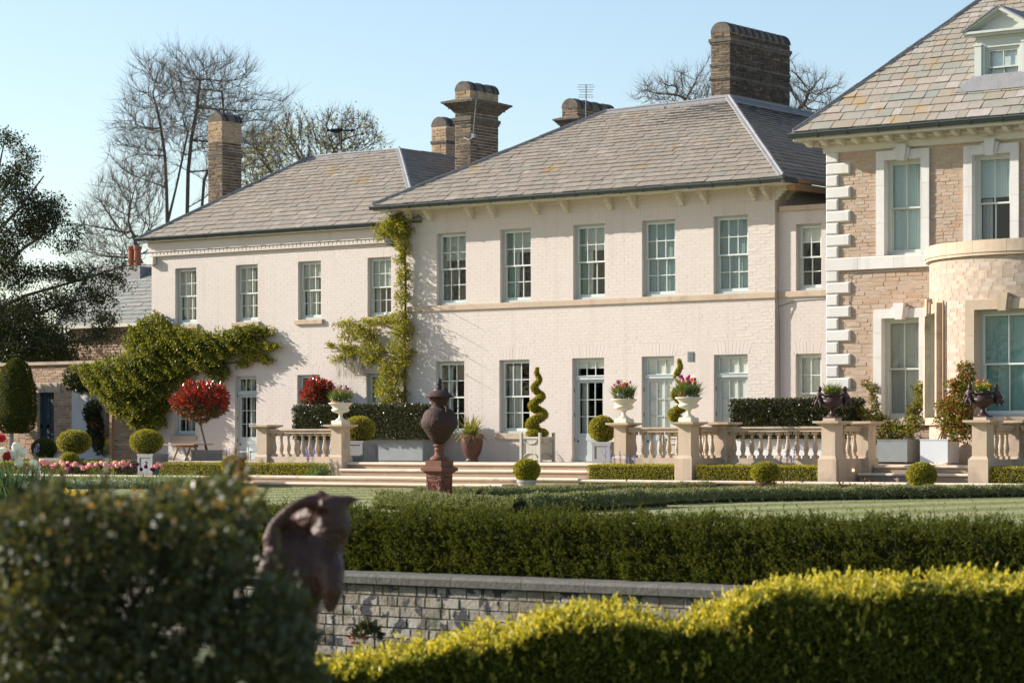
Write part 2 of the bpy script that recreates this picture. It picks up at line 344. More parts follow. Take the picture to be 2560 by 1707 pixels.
def lawn_mat():
    m = mat('striped_lawn', [(.185,.205,.058)], .85, [(1.5,.3,(.21,.22,.07)),(30,.3,(.15,.17,.045))], (120,.6,.03))
    n = m.node_tree; L = n.links; bs = n.nodes['Principled BSDF']; src = bs.inputs['Base Color'].links[0].from_socket
    geo = n.nodes.new('ShaderNodeNewGeometry'); sx = n.nodes.new('ShaderNodeSeparateXYZ'); L.new(geo.outputs['Position'], sx.inputs[0])
    k1 = n.nodes.new('ShaderNodeMath'); k1.operation = 'MULTIPLY'; k1.inputs[1].default_value = .996; L.new(sx.outputs[0], k1.inputs[0]); k2 = n.nodes.new('ShaderNodeMath'); k2.operation = 'MULTIPLY_ADD'; k2.inputs[1].default_value = -.087; L.new(sx.outputs[1], k2.inputs[0]); L.new(k1.outputs[0], k2.inputs[2])
    dv = n.nodes.new('ShaderNodeMath'); dv.operation = 'MULTIPLY'; dv.inputs[1].default_value = 2*math.pi/2.1; L.new(k2.outputs[0], dv.inputs[0])
    si = n.nodes.new('ShaderNodeMath'); si.operation = 'SINE'; L.new(dv.outputs[0], si.inputs[0])
    mr = n.nodes.new('ShaderNodeMapRange'); mr.inputs[1].default_value = -.35; mr.inputs[2].default_value = .35; L.new(si.outputs[0], mr.inputs[0])
    mx = n.nodes.new('ShaderNodeMix'); mx.data_type = 'RGBA'; mx.blend_type = 'MULTIPLY'; L.new(mr.outputs[0], mx.inputs[0]); L.new(src, mx.inputs[6]); mx.inputs[7].default_value = (1.6,1.42,2.3,1)
    L.new(mx.outputs[2], bs.inputs['Base Color']); return m
M['lawn'] = lawn_mat()
M['ground'] = mat('meadow', [(.07,.085,.03)], .95, [(.5,.5,(.09,.10,.035))], (10,.5,.1))
M['paving'] = mat('terrace_paving', [(.52,.43,.33)], .9, [(3,.4,(.44,.36,.28))], (30,.3,.01))
# ================================================================ setting: ground, lawn, terrace
def ground_sheet():
    b = MB(); W = 3000
    ys = [(-W, -1.15), (14.6, -1.15), (15.6, -1.8), (20.86, -1.8)]
    for (ya, za), (yb, zb) in zip(ys, ys[1:]):
        b.add([(-W, ya, za), (W, ya, za), (W, yb, zb), (-W, yb, zb)], [(0, 1, 2, 3)])
    b.add([(-W, 20.86, -.95), (W, 20.86, -.95), (W, W, -.95), (-W, W, -.95)], [(0, 1, 2, 3)])
    o = b.build('ground', M['ground'], kind='structure')
ground_sheet()
def lawn_sheet():
    xs = np.linspace(-75, 25, 60); ys = np.linspace(21.2, 46.2, 40); b = MB(); v = []
    for y in ys:
        t = max(0, min(1, (34 - y)/12)); z = -.58 - .27*t*t*(3-2*t)
        v += [(x, y, z) for x in xs]
    nx = len(xs); f = [(j*nx+i, j*nx+i+1, (j+1)*nx+i+1, (j+1)*nx+i) for j in range(len(ys)-1) for i in range(nx-1)]
    b.add(v, f); b.build('lawn', M['lawn'], smooth=True, kind='structure')
lawn_sheet()
def lawn_grass(n=26000):
    # short blades that roughen the turf nearest the lens and along the edges of the beds
    x = RNG.uniform(-48, -10, n); y = 46.1 - 19*RNG.random(n)**1.3
    u = (.8*x+.6*y)/(-.6*x+.8*y); k = np.abs(u) < .2; x, y = x[k], y[k]
    t = np.clip((34-y)/12, 0, 1); z = -.585 - .27*t*t*(3-2*t)
    p = np.stack([x, y, z], 1); nn = np.tile([0., 0, 1], (len(p), 1))
    return leaves('grass', p, nn, .035, .008, M['lawn'], rnd=.35)
lawn_grass()

def terrace():
    b = MB(); b.box(-75, -10, 48.06, 56, -.95, -.004)
    b.box(-75, -10, 46.42, 48.06, -.95, -.36)
    o = b.build('terrace', M['paving'], kind='structure')
    # kerb in front of the planting strip: coping stones over a low wall
    k = MB(); k.box(-75, -10, 46.34, 46.42, -.95, -.40); kb = k.build('kerb_wall', M['riser'], kind='structure')
    x = -57.0; proto = None
    while x < -17:
        L = .92
        if proto is None:
            q = MB(); q.prism([(46.28,-.335),(46.62,-.335),(46.62,-.40),(46.30,-.40),(46.275,-.385),(46.268,-.36)], 'x', 0, L-.006); proto = q.mesh('coping_stone', M['step_stone'])
        link('coping_stone', proto, kb, (x, 0, random.uniform(-.003, .003))); x += L
    s = MB(); s.box(-50.9, -17, 46.63, 47.95, -.5, -.345); s.build('planting_bed_soil', M['soil'], kind='structure')
terrace()

def tread(b, rb_, x0, x1, y, z, d=.42, h=.155):
    """one step: a slab with a rounded nosing over a riser set back from it"""
    n = [(y+.0, z-.006), (y+.012, z), (y+d, z), (y+d, z-.065), (y+.012, z-.065), (y-.006, z-.05), (y-.012, z-.03)]
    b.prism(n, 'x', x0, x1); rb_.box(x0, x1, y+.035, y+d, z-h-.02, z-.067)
def steps(name, label, rows, group=None):
    t = thing(name, label, 'steps', ((rows[-1][0]+rows[-1][1])/2, rows[-1][2], -.58))
    for x0, x1, y, z in rows:
        x = x0
        while x < x1-.01:
            L = random.uniform(1.15, 1.6); e = x+L if x+L < x1-.5 else x1
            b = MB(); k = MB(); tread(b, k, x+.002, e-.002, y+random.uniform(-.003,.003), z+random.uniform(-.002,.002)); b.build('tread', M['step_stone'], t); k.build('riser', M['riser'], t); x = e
    return t
steps('garden_steps', 'wide sandstone steps rising from the lawn behind the dark urn', [(-41.0,-33.1,48.0,0), (-40.9,-33.2,47.66,-.155), (-42.9,-32.9,46.25,-.31), (-42.95,-34.7,45.9,-.455)])
steps('garden_steps', 'narrow sandstone steps between the two piers with iron urns', [(-26.6,-23.9,47.95,.0), (-26.75,-23.75,47.55,-.165), (-28.4,-24.9,46.2,-.335)])
b = MB()
for x0, x1, y0, y1, z in ((-41.0,-33.1,48.35,48.06+.3,0),): pass
b.box(-42.9, -32.9, 46.6, 48.05, -.6, -.325); b.box(-41.0, -33.1, 47.9, 48.4, -.6, -.17); b.build('step_base', M['step_stone'], kind='structure')

# ================================================================ building kit
def cells(xs, zs, ops):
    for i in range(len(xs)-1):
        for j in range(len(zs)-1):
            cx, cz = (xs[i]+xs[i+1])/2, (zs[j]+zs[j+1])/2
            if not any(o[0] < cx < o[1] and o[2] < cz < o[3] for o in ops): yield xs[i], xs[i+1], zs[j], zs[j+1]
def wall(house, x0, x1, z0, z1, Y, ops, m, thick=.35, name='wall'):
    xs = sorted({x0, x1, *[v for o in ops for v in o[:2] if x0 < v < x1]}); zs = sorted({z0, z1, *[v for o in ops for v in o[2:4] if z0 < v < z1]})
    b = MB()
    for a in cells(xs, zs, ops): b.box(a[0], a[1], Y, Y+thick, a[2], a[3])
    return b.build(name, m, house)

def courses(x0, x1, z0, z1, h, L, holes, gap=.008, vary=.1, mix=False):
    """brick rectangles of a wall face, clear of the holes; alternate courses are staggered"""
    out = []; n = max(1, round((z1-z0)/h)); h = (z1-z0)/n
    for r in range(n):
        za = z0+r*h; zb = za+h; iv = [(x0, x1)]
        for o in holes:
            if o[2] < zb-.01 and o[3] > za+.01:
                nv = []
                for a, c in iv:
                    if o[1] <= a or o[0] >= c: nv.append((a, c)); continue
                    if o[0] > a: nv.append((a, o[0]))
                    if o[1] < c: nv.append((o[1], c))
                iv = nv
        for a, c in iv:
            x = a; first = True
            while x < c-.01:
                l = L*random.uniform(1-vary, 1+vary)
                if mix and random.random() < .35: l *= .5
                if first and r % 2: l *= .5
                first = False
                e = x+l if x+l < c-.08 else c
                out.append((x+gap/2, e-gap/2, za+gap/2, zb-gap/2)); x = e
    return out
_bm = {}
def brick_mesh(m, k):
    if (m.name, k) not in _bm:
        st = random.getstate(); random.seed(k*13+5)
        b = MB(); v = .06
        r = lambda: random.uniform(-v, v)
        b.add([(-.5,1,-.5),(.5,1,-.5),(.5,1,.5),(-.5,1,.5)]+[(-.485,r()*3,-.45),(.485,r()*3,-.45),(.485,r()*3,.45),(-.485,r()*3,.45)], [(4,5,6,7),(0,1,5,4),(1,2,6,5),(2,3,7,6),(3,0,4,7)])
        _bm[m.name, k] = b.mesh('brick', m); random.setstate(st)
    return _bm[m.name, k]
def lay(rects, Y, part, m, proud=(.004, .011), n=300, name='brick', uneven=.002, xf=None, key=None):
    """the n nearest bricks as objects sharing a few meshes, the others joined"""
    rects = sorted(rects, key=key or (lambda q: -q[0])); b = MB(xf)
    off = wl(part)
    for i, (xa, xb, za, zb) in enumerate(rects):
        p = random.uniform(*proud)
        if i < n and xf is None:
            o = link(name, brick_mesh(m, i % 6), part, Vector(((xa+xb)/2, Y-p, (za+zb)/2)) - off)
            o.scale = (xb-xa, p+.01, zb-za)
        else: b.brickbox(xa, xb, Y-p, Y+.01, za, zb, uneven)
    if b.v: b.build(name, m, part, kind='stuff')
def flat_arch(xa, xb, z, h, Y, part, m, nv=9, name='arch_brick', splay=.07, proud=.006):
    b = MB()
    for i in range(nv):
        a0 = xa+(xb-xa)*i/nv+.004; a1 = xa+(xb-xa)*(i+1)/nv-.004
        f = lambda x: x + splay*((x-xa)/(xb-xa)-.5)*2
        p = random.uniform(.3, 1)*proud
        v = [(a0,Y-p,z),(a1,Y-p,z),(f(a1),Y-p,z+h),(f(a0),Y-p,z+h)]; v2 = [(q[0],Y+.01,q[2]) for q in v]
        b.add(v+v2, [(0,1,2,3),(4,5,1,0),(5,6,2,1),(6,7,3,2),(7,4,0,3)])
    b.build(name, m, part)

_pane = {}
def pane_mesh():
    if 'p' not in _pane:
        b = MB(); b.box(-.5, .5, -.002, .002, -.5, .5); _pane['p'] = b.mesh('pane', M['glass'])
    return _pane['p']
def window(house, X0, X1, Z0, Z1, Y, kind='sash', nx=3, rows=(2, 2), frame='sage', bar='bar', inside=(), reveal=.095, xf=None, fw=.055, transom=None, label=None, panel=.62):
    """a glazed opening: frame, two sashes or a door leaf with a fanlight, panes, and whatever hangs behind the glass"""
    b = MB(xf); y0 = Y+reveal; y1 = y0+.11
    b.box(X0, X0+fw, y0, y1, Z0, Z1); b.box(X1-fw, X1, y0, y1, Z0, Z1); b.box(X0+fw, X1-fw, y0, y1, Z1-fw, Z1)
    win = None
    if kind == 'sash': b.box(X0+fw, X1-fw, y0-.015, y1, Z0, Z0+.06)
    else: b.box(X0+fw, X1-fw, y0-.03, y1, transom-.03, transom+.05); b.box(X0+fw, X1-fw, y0-.045, y0-.03, transom+.045, transom+.06)
    win = b.build('window' if kind == 'sash' else 'door', M[frame], house)
    if label: win['label'] = label
    off = wl(win); x0, x1 = X0+fw, X1-fw
    def lights(za, zb, yy, nx, ny, part, st=.038, bw=.02, bot=None, sm=None):
        s = MB(xf); bot = bot or st
        s.box(x0, x0+st, yy, yy+.04, za, zb); s.box(x1-st, x1, yy, yy+.04, za, zb); s.box(x0+st, x1-st, yy, yy+.04, za, za+bot); s.box(x0+st, x1-st, yy, yy+.04, zb-st, zb)
        gx0, gx1, gz0, gz1 = x0+st, x1-st, za+bot, zb-st; cw = (gx1-gx0)/nx; ch = (gz1-gz0)/ny
        for i in range(1, nx): s.box(gx0+i*cw-bw/2, gx0+i*cw+bw/2, yy+.004, yy+.036, gz0, gz1)
        for j in range(1, ny): s.box(gx0, gx1, yy+.007, yy+.033, gz0+j*ch-bw/2, gz0+j*ch+bw/2)
        so = s.build(part, M[sm or bar], win)
        for i in range(nx):
            for j in range(ny):
                c = Vector((gx0+(i+.5)*cw, yy+.02, gz0+(j+.5)*ch))
                loc = xf @ c if xf is not None else c
                o = link('pane', pane_mesh(), win, loc-off)
                rot = Matrix.Rotation(random.gauss(0, .006), 4, 'Z') @ Matrix.Rotation(random.gauss(0, .006), 4, 'X')
                o.matrix_local = Matrix.Translation(loc-off) @ ((xf.to_3x3().to_4x4() if xf is not None else Matrix.Identity(4)) @ rot @ Matrix.Diagonal((cw-bw+.004, 1, ch-bw+.004, 1)))
        return so
    if kind == 'sash':
        zm = Z0+.06+(Z1-fw-Z0-.06)*.5
        lights(zm-.02, Z1-fw, y0+.02, nx, rows[0], 'sash'); lights(Z0+.06, zm+.02, y0+.062, nx, rows[1], 'sash', bot=.07)
    else:
        lights(transom+.05, Z1-fw, y0+.03, nx, rows[0], 'fanlight', st=.03)
        lf = lights(Z0+panel, transom-.03, y0+.03, nx, rows[1], 'leaf', st=.075, sm=frame)
        d = MB(xf); d.box(x0, x1, y0+.035, y0+.07, Z0+.01, Z0+panel); d.box(x0, x0+.085, y0+.025, y0+.035, Z0+.01, Z0+panel); d.box(x1-.085, x1, y0+.025, y0+.035, Z0+.01, Z0+panel)
        d.box(x0+.085, x1-.085, y0+.025, y0+.035, Z0+.01, Z0+.16); d.box(x0+.085, x1-.085, y0+.025, y0+.035, Z0+panel-.1, Z0+panel)
        d.build('kick_panel', M[frame], win)
        h = MB(xf); h.ell((x0+.05, y0+.005, Z0+panel-.12), .022, 8, 6); h.build('knob', M['black_iron'], win)
        hg = MB(xf)
        for z in (Z0+.5, Z0+1.1, Z0+1.7): hg.box(X0-.002, X0+.012, y0-.012, y0, z, z+.09)
        hg.build('hinge', M['black_iron'], win)
    yi = y0+(.108 if kind == 'sash' else .076)
    for it in inside:
        k, a, c, d0, e0, mm = it          # kind, x span (fraction), z span (fraction), material
        xa, xb = x0+.002+(x1-x0-.004)*a, x0+(x1-x0)*c; za, zb = Z0+.02+(Z1-Z0)*d0, Z0+(Z1-Z0)*e0
        q = MB(xf)
        if k == 'curtain':
            n = max(6, int((xb-xa)/.02)); v = []; yy = yi+.09
            for i in range(n+1):
                x = xa+(xb-xa)*i/n; y = yy+.022*math.sin(i*1.9)+.012*math.sin(i*.7+1); v += [(x, y, za), (x, y, zb)]
            q.add(v, [(2*i, 2*i+2, 2*i+3, 2*i+1) for i in range(n)]); q.build('curtain', M[mm], win)
        elif k == 'blind':
            q.box(xa, xb, yi, yi+.006, za, zb); q.box(xa, xb, yi-.008, yi+.012, za-.02, za); q.build('blind', M[mm], win)
        elif k == 'shutter':
            n = 4; yy = yi+.03
            for i in range(n):
                p0 = xa+(xb-xa)*i/n+.004; p1 = xa+(xb-xa)*(i+1)/n-.004
                q.box(p0, p1, yy, yy+.02, za, zb)
                fr = .04
                for z0_, z1_ in ((za, za+(zb-za)*.28), (za+(zb-za)*.28, za+(zb-za)*.78), (za+(zb-za)*.78, zb)):
                    q.box(p0, p0+fr, yy-.012, yy, z0_, z1_); q.box(p1-fr, p1, yy-.012, yy, z0_, z1_); q.box(p0+fr, p1-fr, yy-.012, yy, z0_, z0_+.03); q.box(p0+fr, p1-fr, yy-.012, yy, z1_-.03, z1_)
            q.build('shutter', M[mm], win)
        elif k == 'door_curtain': pass
    return win
def sill(win, X0, X1, z, Y, h=.13, out=.07, m='stone', ext=.09):
    b = MB(); b.prism([(Y-out, z-h), (Y-out, z-.012), (Y-out+.01, z), (Y+.12, z+.008), (Y+.12, z-h)], 'x', X0-ext, X1+ext); b.build('sill', M[m], win)
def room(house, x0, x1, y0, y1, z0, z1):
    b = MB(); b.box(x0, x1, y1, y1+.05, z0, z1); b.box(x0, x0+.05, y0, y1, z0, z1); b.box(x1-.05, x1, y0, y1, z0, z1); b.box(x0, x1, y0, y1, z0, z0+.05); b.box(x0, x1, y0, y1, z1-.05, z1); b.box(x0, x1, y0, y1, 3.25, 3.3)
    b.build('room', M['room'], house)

_sm = {}
def slate_mesh(m, k):
    if (m.name, k) not in _sm:
        st = random.getstate(); random.seed(k*7+3); b = MB(); r = lambda a: random.uniform(-a, a)
        z0, z1 = .1, 1.0
        v = [(-.5, 0, z0-.1), (.5, 0, z0-.1), (.5, 1, 0), (-.5, 1, 0), (-.49+r(.012), r(.03), z1), (.49+r(.012), r(.03), z1), (.5, 1, .1), (-.5, 1, .1)]
        b.add(v, [(4,5,6,7),(0,1,5,4),(1,2,6,5),(3,0,4,7)]); _sm[m.name, k] = b.mesh('slate', m); random.setstate(st)
    return _sm[m.name, k]
def slates(part, O, U, V, poly, m, h0=.27, h1=.16, w0=.36, w1=.22, n=300, th=.028, seed=1, keep=None, hole=None):
    """slating of one roof plane. O: eave origin, U: unit vector along the eave, V: unit vector up the slope;
    poly(v) gives the (left, right) extent at height v; courses shrink towards the ridge"""
    rs = random.getstate(); random.seed(seed)
    O, U, V = Vector(O), Vector(U).normalized(), Vector(V).normalized(); N = U.cross(V).normalized()
    off = wl(part); top = poly(None); v = 0; items = []; row = 0
    while v < top-.02:
        h = h0+(h1-h0)*v/top; va = v; vb = min(v+h, top); l0, r0 = poly(va); l1, r1 = poly(vb)
        wd = w0+(w1-w0)*v/top; lo, hi = min(l0, l1), max(r0, r1); x = lo-wd*random.random()
        while x < hi:
            ww = wd*random.choice((.62,.8,.9,1,1,1.1,1.25,1.45)); a, c = x, x+ww; x = c
            A0, C0, A1, C1 = max(a, l0), min(c, r0), max(a, l1), min(c, r1)
            if C0-A0 < .02 and C1-A1 < .02: continue
            C0, C1 = max(C0, A0), max(C1, A1)
            if hole and hole((A0+C0)/2, (va+vb)/2): continue
            items.append((A0+.006, C0-.006, A1+.006, C1-.006, va, vb+.05, A0 == a and C0 == c and A1 == a and C1 == c, random.uniform(.75, 1.35)))
        v = vb; row += 1
    full = [i for i in items if i[6]]
    full.sort(key=keep or (lambda i: i[4])); obj = set(map(id, full[:n])); b = MB()
    for i in items:
        A0, C0, A1, C1, va, vb, _, t = i; t *= th
        if id(i) in obj:
            o = link('slate', slate_mesh(m, random.randrange(6)), part)
            o.matrix_local = Matrix.Translation(O+U*((A0+C0)/2)+V*va-off) @ Matrix((U, V, N)).transposed().to_4x4() @ Matrix.Diagonal((C0-A0, vb-va, t, 1))
        else:
            j = lambda: random.uniform(-.004, .004)
            q = [O+U*A0+V*(va+j())+N*t, O+U*C0+V*(va+j())+N*t, O+U*C1+V*vb+N*.004, O+U*A1+V*vb+N*.004]
            k = [O+U*A0+V*va, O+U*C0+V*va, O+U*C1+V*vb-N*.006, O+U*A1+V*vb-N*.006]
            b.add(k+q, [(4,5,6,7),(0,1,5,4),(1,2,6,5),(3,0,4,7)])
    if b.v: b.build('slate', m, part, kind='stuff')
    random.setstate(rs)
def lead_roll(part, a, c, w=.13, r=.035, n1=None, n2=None, name='lead_capping', m='lead'):
    """lead capping over a hip or ridge: a roll with a flange dressed down each slope (n1, n2: directions of the flanges)"""
    a, c = Vector(a), Vector(c); b = MB(); L = (c-a).length; k = max(2, int(L/.9)); d = (c-a)/k
    for i in range(k):
        p, q = a+d*i, a+d*(i+1.02)
        lift = Vector((0, 0, .03+.006*(i % 2)))
        b.tube([p+lift, q+lift], r*(1+.25*(i % 2)*.3), 6)
        for n in (n1, n2):
            if n is None: continue
            n = Vector(n); j = [random.uniform(.85, 1.1) for _ in range(2)]
            b.add([p+lift, q+lift, q+lift*.9+n*w*j[1], p+lift*.9+n*w*j[0], p-Vector((0,0,.03)), q-Vector((0,0,.03)), q+n*w*j[1]-Vector((0,0,.012)), p+n*w*j[0]-Vector((0,0,.012))], [(0,1,2,3),(3,2,6,7),(0,3,7,4)])
    b.build(name, M[m], part)
def gutter_run(house, x0, x1, Y, z, sec=.66, r=.06, name='gutter'):
    """half-round cast gutter in sections with raised joint collars (runs along x); z: rim height"""
    n = max(1, round((x1-x0)/sec)); sec = (x1-x0)/n
    pr = [(Y+r*math.cos(t), z+r*1.5*math.sin(t)) for t in [math.pi+math.pi*i/7 for i in range(8)]]
    pr[0] = (Y-r-.012, z+.008); pr.insert(1, (Y-r-.012, z-.02))
    b = MB(); b.prism(pr, 'x', 0, sec)
    pc = [(Y+(r+.01)*math.cos(t), z+(r+.01)*1.5*math.sin(t)) for t in [math.pi+math.pi*i/7 for i in range(8)]]; pc[0] = (Y-r-.02, z+.014)
    b.prism(pc, 'x', sec-.03, sec+.004)
    off = wl(house); me = b.mesh(name, M['gutter'])
    for i in range(n): link(name, me, house, Vector((x0+i*sec, 0, random.uniform(-.003,.003)))-off)

def chimney(house, x0, x1, y0, y1, z0, z1, bands, cap_r, m_shaft, cornice=None, pale=None, nobj=60, arch='soot_stone', name='chimney', ribs=3):
    """brick stack with a barrel-vaulted top. bands: (z, height, projection); pale: (z0, z1) of lighter brick under the vault"""
    b = MB(); ztop = z1-cap_r; b.box(x0, x1, y0, y1, z0, ztop); core = b.build(name, M['mortar'] if m_shaft != 'soot_shade_brick' else M['soot_stone'], house)
    h = .083; rects = []
    def face(za, zb, m, nob):
        fr = courses(x0, x1, za, zb, h, .235, [], .01, .08, True); lay(fr, y0, core, M[m], (.004, .016), nob, 'chimney_brick')
        # right-hand return: the same courses turned through a right angle
        xf = Matrix.Translation((x1, y0, 0)) @ Matrix.Rotation(math.pi/2, 4, 'Z')
        sd = courses(0, y1-y0, za, zb, h, .235, [], .01, .08, True); bb = MB(xf)
        for q in sd: bb.brickbox(q[0], q[1], -random.uniform(.004, .016), .01, q[2], q[3], .003)
        bb.build('chimney_brick', M['soot_shade_brick'] if m == 'mixed' else M[m], core, kind='stuff')
        bl = MB(Matrix.Translation((x0, y1, 0)) @ Matrix.Rotation(-math.pi/2, 4, 'Z'))
        for q in courses(0, y1-y0, za, zb, h, .235, [], .01, .08, True): bl.brickbox(q[0], q[1], -random.uniform(.004, .012), .01, q[2], q[3], .003)
        bl.build('chimney_brick', M[m], core, kind='stuff')
    if pale: face(z0, pale[0], m_shaft, nobj); face(pale[0], pale[1], 'pale_brick', 30)
    else: face(z0, ztop, m_shaft, nobj)
    for z, hh, p in bands:
        q = MB(); q.box(x0-p, x1+p, y0-p, y1+p, z, z+hh*.6); q.box(x0-p*.55, x1+p*.55, y0-p*.55, y1+p*.55, z-hh*.4, z); q.build('band', M['soot_stone'], core)
    if cornice:
        z, hh, p = cornice; q = MB(); cx, cy = (x0+x1)/2, (y0+y1)/2; a, c = (x1-x0)/2, (y1-y0)/2
        q.frus(cx, cy, z, z+hh*.35, a+.02, c+.02, a+p*.35, c+p*.35); q.frus(cx, cy, z+hh*.35, z+hh*.5, a+p*.5, c+p*.5, a+p*.5, c+p*.5)
        q.frus(cx, cy, z+hh*.5, z+hh*.82, a+p*.55, c+p*.55, a+p*.9, c+p*.9); q.frus(cx, cy, z+hh*.82, z+hh, a+p, c+p, a+p*1.02, c+p*1.02)
        q.frus(cx, cy, z+hh, z+hh*1.25, a+p*.98, c+p*.98, a+.02, c+.02); q.build('cornice', M['soot_stone'], core)
    # vault: half cylinder across the stack, its end wall facing the garden, with raised ribs over the flues
    cx = (x0+x1)/2; a = (x1-x0)/2+.012; n = 14
    arc = lambda e: [(cx+(a+e)*math.cos(math.pi*i/n), ztop+(cap_r+e)*math.sin(math.pi*i/n)) for i in range(n+1)]
    q = MB(); q.prism(arc(0), 'y', y0-.012, y1+.012); q.build('vault', M[arch], core)
    q = MB(); L = y1-y0
    for i in range(ribs): yy = y0+L*(i+.5)/ribs; q.prism(arc(.016), 'y', yy-.05, yy+.05)
    q.prism(arc(.018), 'y', y1-.06, y1+.02); q.build('vault_rib', M['urn_black'], core)
    return core
# ================================================================ the houses
CBY, LBY, RBY = 52.3, 52.45, 51.3
# ---- taller cream wing
cb = thing('cream_house', 'taller cream painted brick wing with five upstairs windows and bracketed eaves', 'house', (-37, 52.3, 0))
CX0, CX1 = -42.63, -31.61
up = [(-41.62,-40.68), (-39.59,-38.64), (-37.35,-36.41), (-35.32,-34.37), (-33.29,-32.34)]
dn = [(-41.65,-40.73), (-39.62,-38.68), (-37.38,-36.43), (-35.33,-34.40), (-33.28,-32.35)]
ops = [(a, c, 3.955, 5.785) for a, c in up] + [(a, c, .70 if i < 2 else 0, 2.53) for i, (a, c) in enumerate(dn)]
cw = wall(cb, CX0, CX1, -.05, 6.5, CBY, ops, M['cream'])
b = MB(); b.box(CX1-.35, CX1, CBY+.35, 66, 0, 6.5); b.box(CX0, CX0+.35, CBY+.35, 66, 0, 6.5); b.build('side_wall', M['cream'], cb)
holes = [(o[0]-.06, o[1]+.06, o[3], o[3]+.3) for o in ops] + ops + [(CX0, CX1, 3.815, 3.955), (-34.02, -33.83, 2.38, 2.62)]
lay(courses(CX0, CX1, 0, 6.42, .0795, .235, holes, .004, .03, False), CBY, cw, M['cream_brick'], (.0005, .0022), 300, uneven=.0005)
for o in ops: flat_arch(o[0]-.03, o[1]+.03, o[3], .3, CBY, cw, M['cream_brick'], 11, splay=.10 if o[3] < 3 else .0, proud=.003)
x = CX0-.02
while x < CX1+.02:
    L = min(random.uniform(.8, 1.7), CX1+.03-x); q = MB(); q.prism([(CBY-.05,3.82),(CBY-.05,3.945),(CBY-.03,3.957),(CBY+.01,3.957),(CBY+.01,3.82)], 'x', x, x+L-.004); q.build('band_stone', M['stone'], cb); x += L
sash_in = {0: [('blind',.12,1,.62,.98,'blind'),('curtain',.0,.13,.03,.98,'green_curtain')],
           1: [('blind',.22,1,.68,.98,'blind'),('curtain',.0,.26,.03,.98,'green_curtain'),('curtain',.27,.42,.03,.8,'curtain')],
           2: [('blind',.2,1,.66,.98,'blind'),('curtain',.0,.22,.03,.98,'green_curtain'),('curtain',.22,.4,.03,.75,'curtain')],
           3: [('shutter',0,1,0,1,'teal')], 4: [('shutter',0,1,0,1,'teal')]}
for i, (a, c) in enumerate(up): window(cb, a, c, 3.955, 5.785, CBY, inside=sash_in[i])
for i, (a, c) in enumerate(dn):
    if i < 2:
        wn = window(cb, a, c, .70, 2.53, CBY, inside=[('curtain',.02,.36,.02,.93,'curtain'),('curtain',.3,.5,.02,.93,'curtain')] if i else [('curtain',.12,.36,.02,.93,'curtain')])
        sill(wn, a, c, .70, CBY, .14, .06)
    elif i == 2: window(cb, a, c, 0, 2.53, CBY, 'door', rows=(1, 3), frame='blue_door', transom=2.03, inside=[('blind',0,1,.9,.98,'pale_blind'),('curtain',.05,.3,.24,.8,'curtain')])
    else: window(cb, a, c, 0, 2.53, CBY, 'door', rows=(1, 3), frame='blue_door', transom=2.03, inside=[('blind',-.02,1.02,.2,.99,'pale_blind')])
room(cb, CX0+.1, CX1-.1, CBY+.36, CBY+4.5, -.04, 6.4)
q = MB(); q.box(-34.02,-33.83,CBY-.004,CBY+.02,2.38,2.62)
for i in range(8): q.box(-34.005,-33.845,CBY-.022,CBY-.004,2.395+i*.028,2.41+i*.028)
q.build('air_grille', M['zinc_dull_shaded'], cb)
q = MB(); q.box(-34.02,-33.83,CBY+.0,CBY+.05,2.38,2.62); q.build('grille_backing', M['black_iron'], cb)
# eaves
EZ, EO = 6.42, .6
q = MB(); q.box(CX0-EO, CX1+EO, CBY-EO+.02, CBY+.1, EZ-.02, EZ+.02); q.box(CX1-.1, CX1+EO-.02, CBY+.1, 66, EZ-.02, EZ+.02); q.box(CX0-EO+.02, CX0+.1, CBY+.1, 60, EZ-.02, EZ+.02)
q.box(CX0-.02, CX1+.02, CBY-.05, CBY+.0, EZ-.1, EZ-.02); q.build('soffit', M['eave'], cb)
q = MB(); q.box(CX0-EO, CX1+EO, CBY-EO-.0, CBY-EO+.02, EZ-.03, EZ+.08); q.build('fascia', M['eave'], cb)
gutter_run(cb, CX0-EO-.05, CX1+EO+.06, CBY-EO-.05, EZ+.085)
q = MB(); q.box(CX1+EO-.02, CX1+EO+.08, CBY-EO-.1, CBY-EO+.5, EZ-.01, EZ+.09); q.build('gutter_return', M['gutter'], cb)
q = MB(); q.box(CX1+EO, CX1+EO+.05, CBY-EO+.5, 64, EZ+.03, EZ+.13); q.box(CX1+EO-.2, CX1+EO, CBY-EO+.5, 64, EZ-.14, EZ-.02); q.build('timber_fascia', M['fascia'], cb)
br = MB(); pf = [(0,0),(-.30,0),(-.30,-.07),(-.22,-.085),(-.22,-.135),(-.15,-.15),(-.15,-.20),(-.085,-.215),(-.085,-.26),(-.02,-.285),(0,-.285)]
br.prism(pf, 'x', -.05, .05); br.box(-.07, .07, -.33, 0, 0, .035); bme = br.mesh('bracket', M['eave'])
bx = [P(860+v/4.2, 520, CBY-.15).x for v in (680, 880, 1310, 1545, 2000, 2310)] + [P(1400+v/4.2, 500, CBY-.15).x for v in (505, 755, 1250, 1500, 2015, 2155)]
for xx in bx: link('bracket', bme, cb, Vector((xx, CBY, EZ-.055))-wl(cb))
for yy in (CBY+.06, CBY+.5):
    o = link('bracket', bme, cb, Vector((CX1, yy, EZ-.055))-wl(cb)); o.rotation_euler.z = math.pi/2
